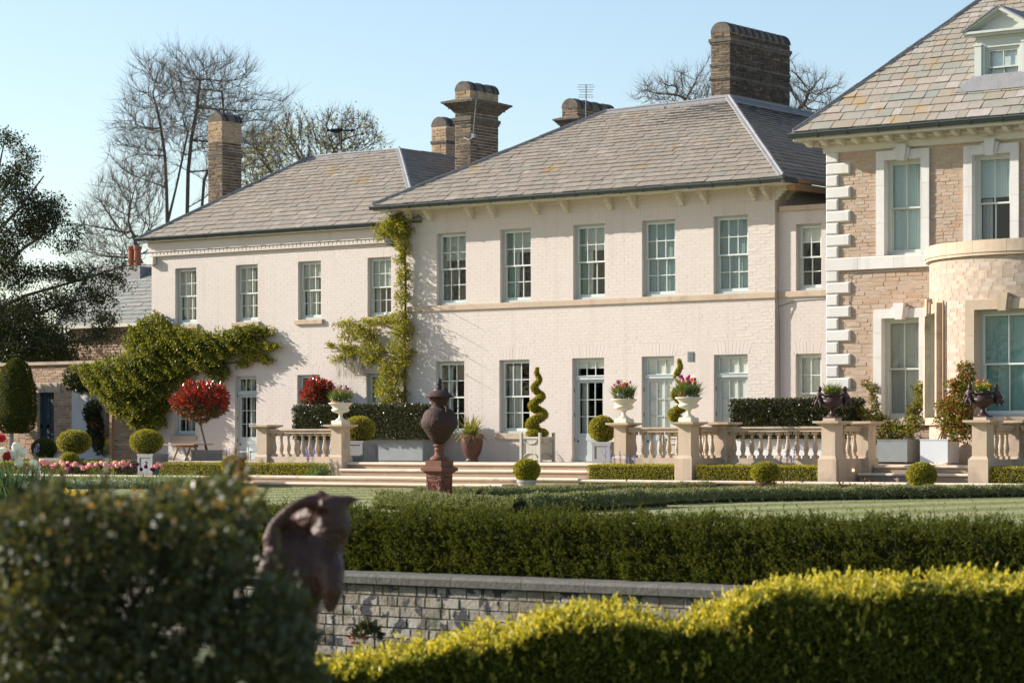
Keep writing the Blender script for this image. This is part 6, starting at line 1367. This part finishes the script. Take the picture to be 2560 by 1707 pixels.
def soft_hedge(name, label, prof, d0, thick, zg, n, nshoot, leaf=.04):
    """informal hedge: prof lists (photo x, photo y of the top); golden new shoots stand above older leaves"""
    T = [(D(x, y, d0)) for x, y in prof]; t = thing(name, label, 'hedge', (T[0].x, T[0].y, zg)); xs = np.array([p.x for p in T]); ys = np.array([p.y for p in T]); zs = np.array([p.z for p in T])
    L = np.concatenate([[0], np.cumsum(np.hypot(np.diff(xs), np.diff(ys)))]); dirv = np.array([(xs[-1]-xs[0])/L[-1], (ys[-1]-ys[0])/L[-1]]); nv = np.array([dirv[1], -dirv[0]])
    def at(s): return np.interp(s, L, xs), np.interp(s, L, ys), np.interp(s, L, zs)
    s = RNG.uniform(0, L[-1], n); face = RNG.random(n); x, y, z = at(s); w_ = RNG.uniform(0, thick, n); h = zg+(z-zg)*RNG.random(n)**.8
    front = face < .66; off = np.where(front, RNG.uniform(-.03,.08,n), w_); zz = np.where(front, h, z+RNG.uniform(-.05,.0,n)); q_ = np.stack([x-nv[0]*0+(-nv[0])*off*-1*-1, y-nv[1]*off, zz], 1)
    P3 = np.stack([x-nv[0]*off, y-nv[1]*off, zz], 1); N3 = np.where(front[:,None], np.array([nv[0], nv[1], .25]), np.array([0,0,1.])); P3 += N3*lumps(P3, 5, .06)[:,None]
    leaves('foliage', P3, N3, leaf, leaf*.5, M['gold_dark'], t, out=.7, up=.5, rnd=.6)
    # shoots: short upright sprays of young leaves along the top and upper face
    m_ = int(nshoot*1.5); s = RNG.uniform(0, L[-1], m_); s = s[RNG.random(m_) < np.clip(.62+.42*np.sin(s*5.3+1)*np.sin(s*2.1)+.2*np.sin(s*11.7), .12, 1)]; m_ = len(s); x, y, z = at(s); off = RNG.uniform(-.06, thick, m_); drop = np.where(RNG.random(m_) < .6, np.minimum(RNG.exponential(.19, m_), .6), 0)*(off < .1); b = np.stack([x-nv[0]*off, y-nv[1]*off, z-drop-.04], 1); b += lumps(b, 5, .05)[:,None]*np.array([0,0,1.])
    hh = np.minimum(RNG.gamma(1.6, .032, m_)+.02, .15); d = norm(np.array([0,0,1.])+RNG.normal(size=(m_,3))*.28); k = 9; f = np.linspace(.1, 1, k); pts = (b[:,None,:]+d[:,None,:]*(hh[:,None]*f[None,:])[:,:,None]).reshape(-1,3); nn_ = np.repeat(d, k, 0)+RNG.normal(size=(m_*k,3))*.7
    leaves('new_growth', pts, norm(nn_), leaf*.95, leaf*.5, M['gold'], t, out=1, up=.5, rnd=.3)
    q = MB(); k = 40; si = np.linspace(0, L[-1], k); x, y, z = at(si); v = []
    for i in range(k):
        a = np.array([x[i]-nv[0]*.12, y[i]-nv[1]*.12]); c = np.array([x[i]-nv[0]*(thick-.1), y[i]-nv[1]*(thick-.1)]); v += [(*a, zg-.3), (*a, z[i]-.11), (*c, z[i]-.11), (*c, zg-.3)]
    q.add(v, [(4*i+j, 4*i+4+j, 4*i+4+(j+1) % 4, 4*i+(j+1) % 4) for i in range(k-1) for j in range(3)]); q.build('shade_core', M['core'], t); return t
soft_hedge('golden_hedge', 'informal hedge with golden tips in the foreground, stepping up towards the right', [(690,1735),(780,1700),(960,1668),(1090,1646),(1180,1626),(1280,1604),(1350,1576),(1454,1562),(1552,1562),(1661,1582),(1764,1572),(1815,1560),(1845,1535),(1880,1512),(1915,1500),(1960,1490),(2030,1502),(2110,1489),(2250,1482),(2380,1482),(2480,1478),(2640,1470)], 16.8, .85, -1.5, 105000, 7000)

# ---- rose bush and the bronze at the left
rbsh = thing('rose_bush', 'large dark leaved rose bush out of focus at the lower left', 'shrub', (-7.6, 6.2, -1.15))
def bushpts(n, inset=0):
    x = RNG.uniform(-60, 830, n*3); y = RNG.uniform(1195, 1760, n*3)
    top = np.interp(x, [-60,0,120,330,430,520,580,640,700,760,830], [1285,1270,1225,1240,1225,1205,1195,1230,1240,1300,1640])
    top = top+20*np.sin(x*.043)+14*np.sin(x*.11+1)
    top2 = np.interp(x, [0,600,660,700,760,800,830], [0,0,1250,1380,1480,1530,1620])
    k = (y > np.maximum(top, top2)+inset); k &= x < -inset+np.interp(y, [1190,1260,1330,1420,1440,1500,1560,1700], [640,665,650,632,715,775,795,815])+18*np.sin(y*.06); hole = np.sin(x*.021+1.3)*np.sin(y*.024+.5)+.6*np.sin(x*.047+y*.03); k &= hole > -.75+.38*((y > 1400) & (x < 640) & (x > 250)); x, y = x[k][:n], y[k][:n]
    d = RNG.uniform(8.6, 10.2, len(x)); u = (x-CX)/F; v = (HY-y)/F
    return np.stack([d*(-.6+.8*u), d*(.8+.6*u), ZC+d*v], 1)
p = bushpts(2300, 42); sprays(p, norm(RNG.normal(size=p.shape)+np.array([-.2,-.3,.5])), .085, 9, .036, .017, 'rose_leaf', rbsh, up=.5, name='sprigs', spread=.5)
p = bushpts(15000, 8); leaves('foliage', p, norm(RNG.normal(size=p.shape)+np.array([-.4,-.5,.6])), .041, .026, M['rose_leaf'], rbsh, rnd=.7)
x_ = RNG.uniform(0, 640, 300); y_ = np.interp(x_, [0,330,580,700,760], [1260,1230,1195,1240,1420])+RNG.exponential(70, 300); d = 9.2+RNG.normal(size=300)*.4; u = (x_-CX)/F; v = (HY-y_)/F
p2 = np.stack([d*(-.6+.8*u), d*(.8+.6*u), ZC+d*v], 1); leaves('new_growth', p2, norm(RNG.normal(size=p2.shape)+np.array([0,0,.5])), .036, .020, M['rose_new'], rbsh, rnd=.7)
tw = []
for x0, x1, n_ in ((585,610,16),(560,640,24)):
    xx = RNG.uniform(x0, x1, n_); yy = RNG.uniform(1130, 1215, n_); d = 9.1; u = (xx-CX)/F; v = (HY-yy)/F; tw.append(np.stack([d*(-.6+.8*u), d*(.8+.6*u), ZC+d*v], 1))
p3 = np.vstack(tw); leaves('shoot', p3, norm(RNG.normal(size=p3.shape)+np.array([0,0,.8])), .036, .019, M['rose_new'], rbsh, rnd=.6)
q = MB()
for x0, y0_, x1, y1_ in ((330,1700,320,1400),(330,1400,300,1250),(330,1520,520,1230),(100,1720,120,1300),(330,1560,180,1300),(560,1720,596,1140),(330,1600,600,1380),(400,1720,640,1300),(230,1720,60,1450)):
    a, c = D(x0, y0_, 9.4), D(x1, y1_, 9.3); q.tube([a, a.lerp(c,.5)+Vector((.02,0,.02)), c], [.011,.009,.006], 5)
for x0 in (330,100,560,230,400): a = D(x0, 1715, 9.4); q.tube([Vector((a.x,a.y,-1.2)), a], .013, 5)
q.build('stem', M['stem'], rbsh)
bz = thing('bronze_statue', 'dark bronze animal statue with arched neck and pointed ears, half hidden by the rose bush', 'statue', D(770, 1700, 12))
def s_(x, y, r, dz=0): return (D(560+x/3.92, 1180+y/3.92, 12+dz), r/3.92*12/F)
N = [s_(760,1010,290), s_(720,850,230), s_(560,800,165,-.03), s_(460,660,88,-.06), s_(500,530,72,-.06), s_(600,400,60,-.06), s_(720,320,58,-.05), s_(850,275,66,-.03), s_(970,300,95), s_(1070,360,140),
     s_(1070,520,190), s_(1010,700,190), s_(960,850,215), s_(1040,1000,150,-.1), s_(1060,1150,115,-.15), s_(1045,1280,80,-.15), s_(1035,1345,50,-.15), s_(860,460,135,.04), s_(830,590,95,.06), s_(985,330,80,-.05),
     s_(950,190,28), s_(945,140,12), s_(1190,275,60), s_(1290,272,32), s_(1385,265,8), s_(740,1240,215), s_(720,1560,190), s_(720,1950,190), s_(470,850,115,-.08), s_(430,950,95,-.1), s_(390,1020,60,-.1), s_(1130,480,120,.04), s_(640,520,120,.14), s_(700,640,150,.12)]
E_ = [(0,1),(1,2),(2,3),(3,4),(4,5),(5,6),(6,7),(7,8),(8,9),(9,10),(10,11),(11,12),(12,0),(12,13),(13,14),(14,15),(15,16),(9,17),(17,18),(8,20),(20,21),(9,22),(22,23),(23,24),(0,25),(25,26),(26,27),(2,28),(28,29),(29,30),(9,19),(9,31),(1,12),(4,32),(32,33),(33,1),(32,17)]
skin_obj('body', N, E_, M['bronze'], bz, .014, 5)
q = MB(); c = D(770, 1980, 12); q.box(c.x-.35, c.x+.35, c.y-.3, c.y+.3, -1.2, c.z+.25); q.build('plinth', M['fibreclay'], bz)

# ================================================================ trees
def colonize(roots, att, step=.3, infl=3.0, kill=.6, iters=140, jit=.15, lift=0.0):
    """branching that grows towards scattered points: nodes, parents"""
    nodes = [np.array(r, float) for r in roots[0]]; par = [-1]+list(range(len(nodes)-1))
    for r in roots[1:]:
        k0 = len(nodes); par += [r[0]]+list(range(k0, k0+len(r)-2)); nodes += [np.array(v, float) for v in r[1:]]
    att = np.array(att); X = np.array(nodes); D2 = ((att[:,None]-X[None])**2).sum(2); near = D2.argmin(1); dist = D2.min(1); alive = dist > kill**2
    for it in range(iters):
        a = np.where(alive & (dist < infl**2))[0]
        if len(a) == 0:
            if not alive.any(): break
            infl *= 1.4; continue
        g = near[a]; v = att[a]-X[g]; v /= np.linalg.norm(v, axis=1, keepdims=True); un, inv = np.unique(g, return_inverse=True); S = np.zeros((len(un), 3)); np.add.at(S, inv, v)
        S = norm(S+RNG.normal(size=S.shape)*jit+np.array([0,0,lift])); new = X[un]+S*step; k0 = len(X); X = np.vstack([X, new]); par += list(un)
        d2 = ((att[:,None]-new[None])**2).sum(2); m_ = d2.min(1); am = d2.argmin(1); up_ = m_ < dist; near[up_] = k0+am[up_]; dist[up_] = m_[up_]; alive &= dist > kill**2
        if len(X) > 9000: break
    return X, np.array(par)
def branch_quads(X, par, r0, tip=.012, pw=2.4, sides=5):
    n = len(X); w_ = np.zeros(n); ch = np.bincount(par[par >= 0], minlength=n)
    for i in range(n-1, -1, -1):
        if ch[i] == 0: w_[i] += tip**pw
        if par[i] >= 0: w_[par[i]] += w_[i]
    r = w_**(1/pw); r *= min(1, r0/r[0]) if r[0] > 0 else 1; r = np.maximum(r, tip*.6); i = np.where(par >= 0)[0]; A, B = X[par[i]], X[i]; t = norm(B-A); a = norm(np.cross(t, np.array([.31,.2,.93]))); b = np.cross(t, a); Q = []
    ra, rb_ = np.minimum(r[par[i]], r[i]*1.35), r[i]
    for k in range(sides):
        q0, q1 = 2*math.pi*k/sides, 2*math.pi*(k+1)/sides; c = lambda q, P0, rr: P0+(a*math.cos(q)+b*math.sin(q))*rr[:,None]
        Q.append(np.stack([c(q0,A,ra), c(q1,A,ra), c(q1,B,rb_), c(q0,B,rb_)], 1))
    return np.concatenate(Q), ch
def twig_quads(X, par, ch, per=4, L=.6, w_=.012, up=.55, frac=1.0, splay=.42):
    tips = np.where((ch <= 1) & (par >= 0))[0]; tips = tips[RNG.random(len(tips)) < frac]; d = norm(X[tips]-X[par[tips]]); Q = []
    for k in range(per):
        t = norm(d+RNG.normal(size=d.shape)*splay+np.array([0,0,up])); l = L*RNG.uniform(.5,1.2,len(d))[:,None]; s = norm(np.cross(t, RNG.normal(size=d.shape)))*w_*.5; p = X[tips]; m_ = p+t*l*.55; e = m_+norm(t+RNG.normal(size=d.shape)*.3+np.array([0,0,.2]))*l*.5
        Q.append(np.stack([p-s, p+s, m_+s*.7, m_-s*.7], 1)); Q.append(np.stack([m_-s*.7, m_+s*.7, e+s*.3, e-s*.3], 1)); s2 = norm(np.cross(t, s))*w_*.5; Q.append(np.stack([p-s2, p+s2, m_+s2*.7, m_-s2*.7], 1))
    return np.concatenate(Q)
def ell_att(d, cx, cy, rx, ry, n, dd=4.0, hollow=.0):
    v = sph(n)*(RNG.uniform(hollow, 1, n)**(1/3))[:,None]; q_ = v*1.0; v = v*(1+.30*np.sin(q_[:,:1]*5.1+cx)*np.sin(q_[:,2:]*4.3+cy*.7)+.16*np.sin(q_[:,1:2]*7+q_[:,2:]*8+cx)); s = d/F; c = np.array(D(cx, cy, d)); right = np.array([.8,.6,0]); fw = np.array([-.6,.8,0]); return c+v[:,:1]*right*rx*s+v[:,1:2]*fw*dd+v[:,2:]*np.array([0,0,1.])*ry*s
def bare_tree(label, roots, att, r0, step=.35, kill=.55, twig=(5,.6,.02), leaf=None, bm='bark', tm='twig', group='bare trees behind the house', tip=.014, infl=4):
    X, par = colonize(roots, att, step, infl, kill, jit=.22, lift=.45); Q, ch = branch_quads(X, par, r0, tip); t = thing('bare_tree', label, 'tree', tuple(X[0]), group)
    quads('trunk', Q, M[bm], t, None); quads('crown', twig_quads(X, par, ch, twig[0], twig[1], twig[2]), M[tm], t)
    if leaf:
        tips = np.where((ch <= 1))[0]; k = leaf[1]; p = np.repeat(X[tips], k, 0)+RNG.normal(size=(len(tips)*k,3))*leaf[3]; leaves('leaf', p, sph(len(p)), leaf[2], leaf[2]*.6, M[leaf[0]], t, rnd=.8)
    return X
def pxs(d, *pts): return [D(x, y, d) for x, y in pts]
d1 = 140
tr = pxs(d1, (418,900),(418,700),(418,560),(416,470),(412,390),(402,320),(390,260))
T1 = [tr] + [[2]+pxs(d1,(440,470),(455,400),(470,330))] + [[0]+pxs(d1,(455,760),(465,600),(468,520),(470,430),(478,350),(492,270),(500,200))] + [[0]+pxs(d1+4,(490,760),(500,620),(503,540),(510,450),(540,380),(560,300),(555,230))]
fixed = [T1[0]]
for r in T1[1:]: fixed.append(r)
att = np.vstack([ell_att(d1, 470, 275, 165, 130, 2600, 5), ell_att(d1, 600, 330, 125, 130, 1500, 4), ell_att(d1, 360, 350, 80, 120, 800, 4), ell_att(d1, 500, 205, 130, 62, 900, 4)])
bare_tree('tall bare beech with several trunks behind the left chimney', fixed, att, .25, .33, .50, (6,1.15,.012), tip=.012)
d2_ = 105
att = np.vstack([ell_att(d2_, 300, 560, 105, 130, 1500, 2.5), ell_att(d2_, 250, 640, 70, 60, 450, 2), ell_att(d2_, 360, 480, 60, 80, 500, 2)])
bare_tree('smaller bare tree leaning left beside the low cottage roof', [pxs(d2_, (400,800),(375,705),(345,640),(335,590))], att, .16, .22, .33, (5,.8,.009), tip=.009)
d3 = 120
att = np.vstack([ell_att(d3, 720, 370, 110, 75, 1400, 3), ell_att(d3, 860, 350, 95, 65, 1000, 3), ell_att(d3, 650, 440, 70, 90, 800, 3)])
bare_tree('spreading oak with sparse yellow green young leaves behind the ridge', [pxs(d3, (700,620),(695,520),(705,460)), [2]+pxs(d3,(760,420),(830,390))], att, .22, .25, .4, (5,.6,.015), leaf=('young',3,.13,.22), tip=.012)
d4 = 130
att = np.vstack([ell_att(d4, 1710, 238, 120, 48, 1100, 3), ell_att(d4, 2030, 255, 70, 70, 800, 3), ell_att(d4, 1880, 190, 120, 60, 500, 3)])
bare_tree('reddish budding tree behind the big ridge chimney', [pxs(d4, (1880,520),(1870,400),(1860,320)), [1]+pxs(d4,(1780,300),(1720,260)), [1]+pxs(d4,(1970,300),(2010,260))], att, .3, .25, .38, (5,.75,.010), leaf=('bud',2,.05,.16), tip=.013)

# dark evergreen at the left edge
ev = thing('evergreen_tree', 'dark spreading evergreen tree at the left edge, a limb reaching towards the creeper', 'tree', D(-60, 1112, 79)); de = 79
limbs = [pxs(de, (-70,1180),(-70,900),(-60,700),(-20,500),(10,360)), pxs(de, (-66,800),(60,740),(200,700),(310,665)), pxs(de, (-62,740),(60,620),(150,560)), pxs(de, (-66,860),(80,860),(220,850),(290,800)), pxs(de, (-64,640),(50,520),(110,440)), pxs(de, (-66,820),(100,780),(240,740))]
q = MB()
for L_ in limbs: q.tube(L_, list(np.linspace(.16 if len(L_) > 4 else .07, .02, len(L_))), 6)
q.build('trunk', M['bark'], ev)
eb = [(30,350,45,45),(60,430,60,60),(20,480,90,80),(110,500,70,60),(150,560,60,55),(60,580,100,70),(-20,600,90,120),(170,620,40,30),(30,690,110,60),(120,690,90,45),(200,680,60,35),(265,690,45,22),(312,660,30,22),(290,700,40,20),(80,770,120,60),(190,760,80,50),(240,740,55,40),(20,850,120,70),(130,850,110,55),(220,850,60,40),(270,810,40,45),(285,850,22,30),(160,890,100,35),(50,900,90,40),(-80,780,100,200),(30,840,80,50),(-10,880,60,50),(70,870,60,40),(-80,480,80,150)]
bl = []
for x, y, rx, ry in eb:
    s = de/F
    for k in range(4): c = np.array(D(x+random.uniform(-.6,.6)*rx, y+random.uniform(-.6,.6)*ry, de+random.uniform(-.8,.8))); bl.append((tuple(c), (rx*s*.55, .55, ry*s*.5)))
blobs_leaves(bl, 95000, .085, .045, 'evergreen', ev, 'crown', core=False, fill=.3, rnd=.8, clump=.15)
clipped('yew_hedge', 'unseen tall clipped yew hedge beyond the left edge, set and sized to shade the garden wall', -60, -58.2, 45.5, 51.5, -.9, 3.6, 'yew', 14000, .16)  # unseen hedge, added so that its shade falls on the garden wall
gs = thing('dark_shrubbery', 'dark evergreen shrubbery filling the gap behind the garden wall at the left edge', 'shrub', P(0, 900, 56)); blobs_leaves([pxblob(x, y, 60, 60, 56.5, .6) for x, y in ((-40,860),(20,850),(80,860),(-10,800),(50,800),(-60,780),(130,880))], 9000, .12, .06, 'evergreen', gs, fill=.6)
# bullet shaped clipped standard at the left edge
bt = thing('clipped_standard', 'dark bullet shaped clipped tree on a pale straight trunk at the left edge', 'tree', P(28, 1150, 48.5)); c = P(40, 990, 48.5); s = depth(c)/F
n = 12000; v = RNG.random(n); a = RNG.uniform(0, 6.28, n); prof = np.interp(v, [0,.06,.2,.45,.7,.85,.95,1], [.55,.85,1,1,.9,.68,.4,.05])*48*s*(1+RNG.normal(size=n)*.03); p = np.stack([c.x+prof*np.cos(a), c.y+prof*np.sin(a), c.z+(v-.5)*185*s], 1); nn = np.stack([np.cos(a), np.sin(a), .3+v*.5], 1); p += nn*lumps(p, 5, .04)[:,None]
leaves('crown', p, norm(nn), .05, .026, M['yew'], bt, out=.7); q = MB(); q.lathe([(k*48*s*.9, (z-.5)*185*s) for z, k in ((.0,.5),(.2,.95),(.45,.95),(.7,.85),(.9,.5),(.98,.1))], c, 16); q.build('shade_core', M['core'], bt)
q = MB(); a = P(29, 1150, 48.5); q.tube([Vector((a.x,a.y,-.4)), a, P(29, 1060, 48.5)], .055, 8); q.build('trunk', M['fibreclay'], bt)
# across the garden, mirrored in the panes: a far line of bare trees over a shrubbery
Q_, W_ = [], []
for k, (x, y, h) in enumerate(((-62,-2,20),(-78,4,24),(-92,-14,23),(-52,-18,21),(-108,8,24))):
    rt = [(x,y,-1.2),(x,y,h*.2),(x+.3,y,h*.38),(x,y+.3,h*.5)]; v = sph(420)*(RNG.random(420)**(1/3))[:,None]; at_p = np.array([x,y,h*.66])+v*np.array([5.5,5.5,h*.36]); X, par = colonize([rt], at_p, .55, 5, .9); Q, ch = branch_quads(X, par, .42, .03); Q_ += [Q, twig_quads(X, par, ch, 3, 1.0, .035)]
tag(quads('woodland', np.concatenate(Q_), M['bark']), 'bare trees across the garden, mirrored in the window panes', 'trees')
hg = thing('hedgerow', 'dark shrubbery across the garden, mirrored in the window panes', 'hedge', (-80, -25, -1.2)); bl = [((x, -24+4*math.sin(x), 2), (5, 3, 4.5+1.5*math.sin(x*.7))) for x in range(-150, -20, 7)]; blobs_leaves(bl, 9000, .6, .4, 'evergreen', hg)
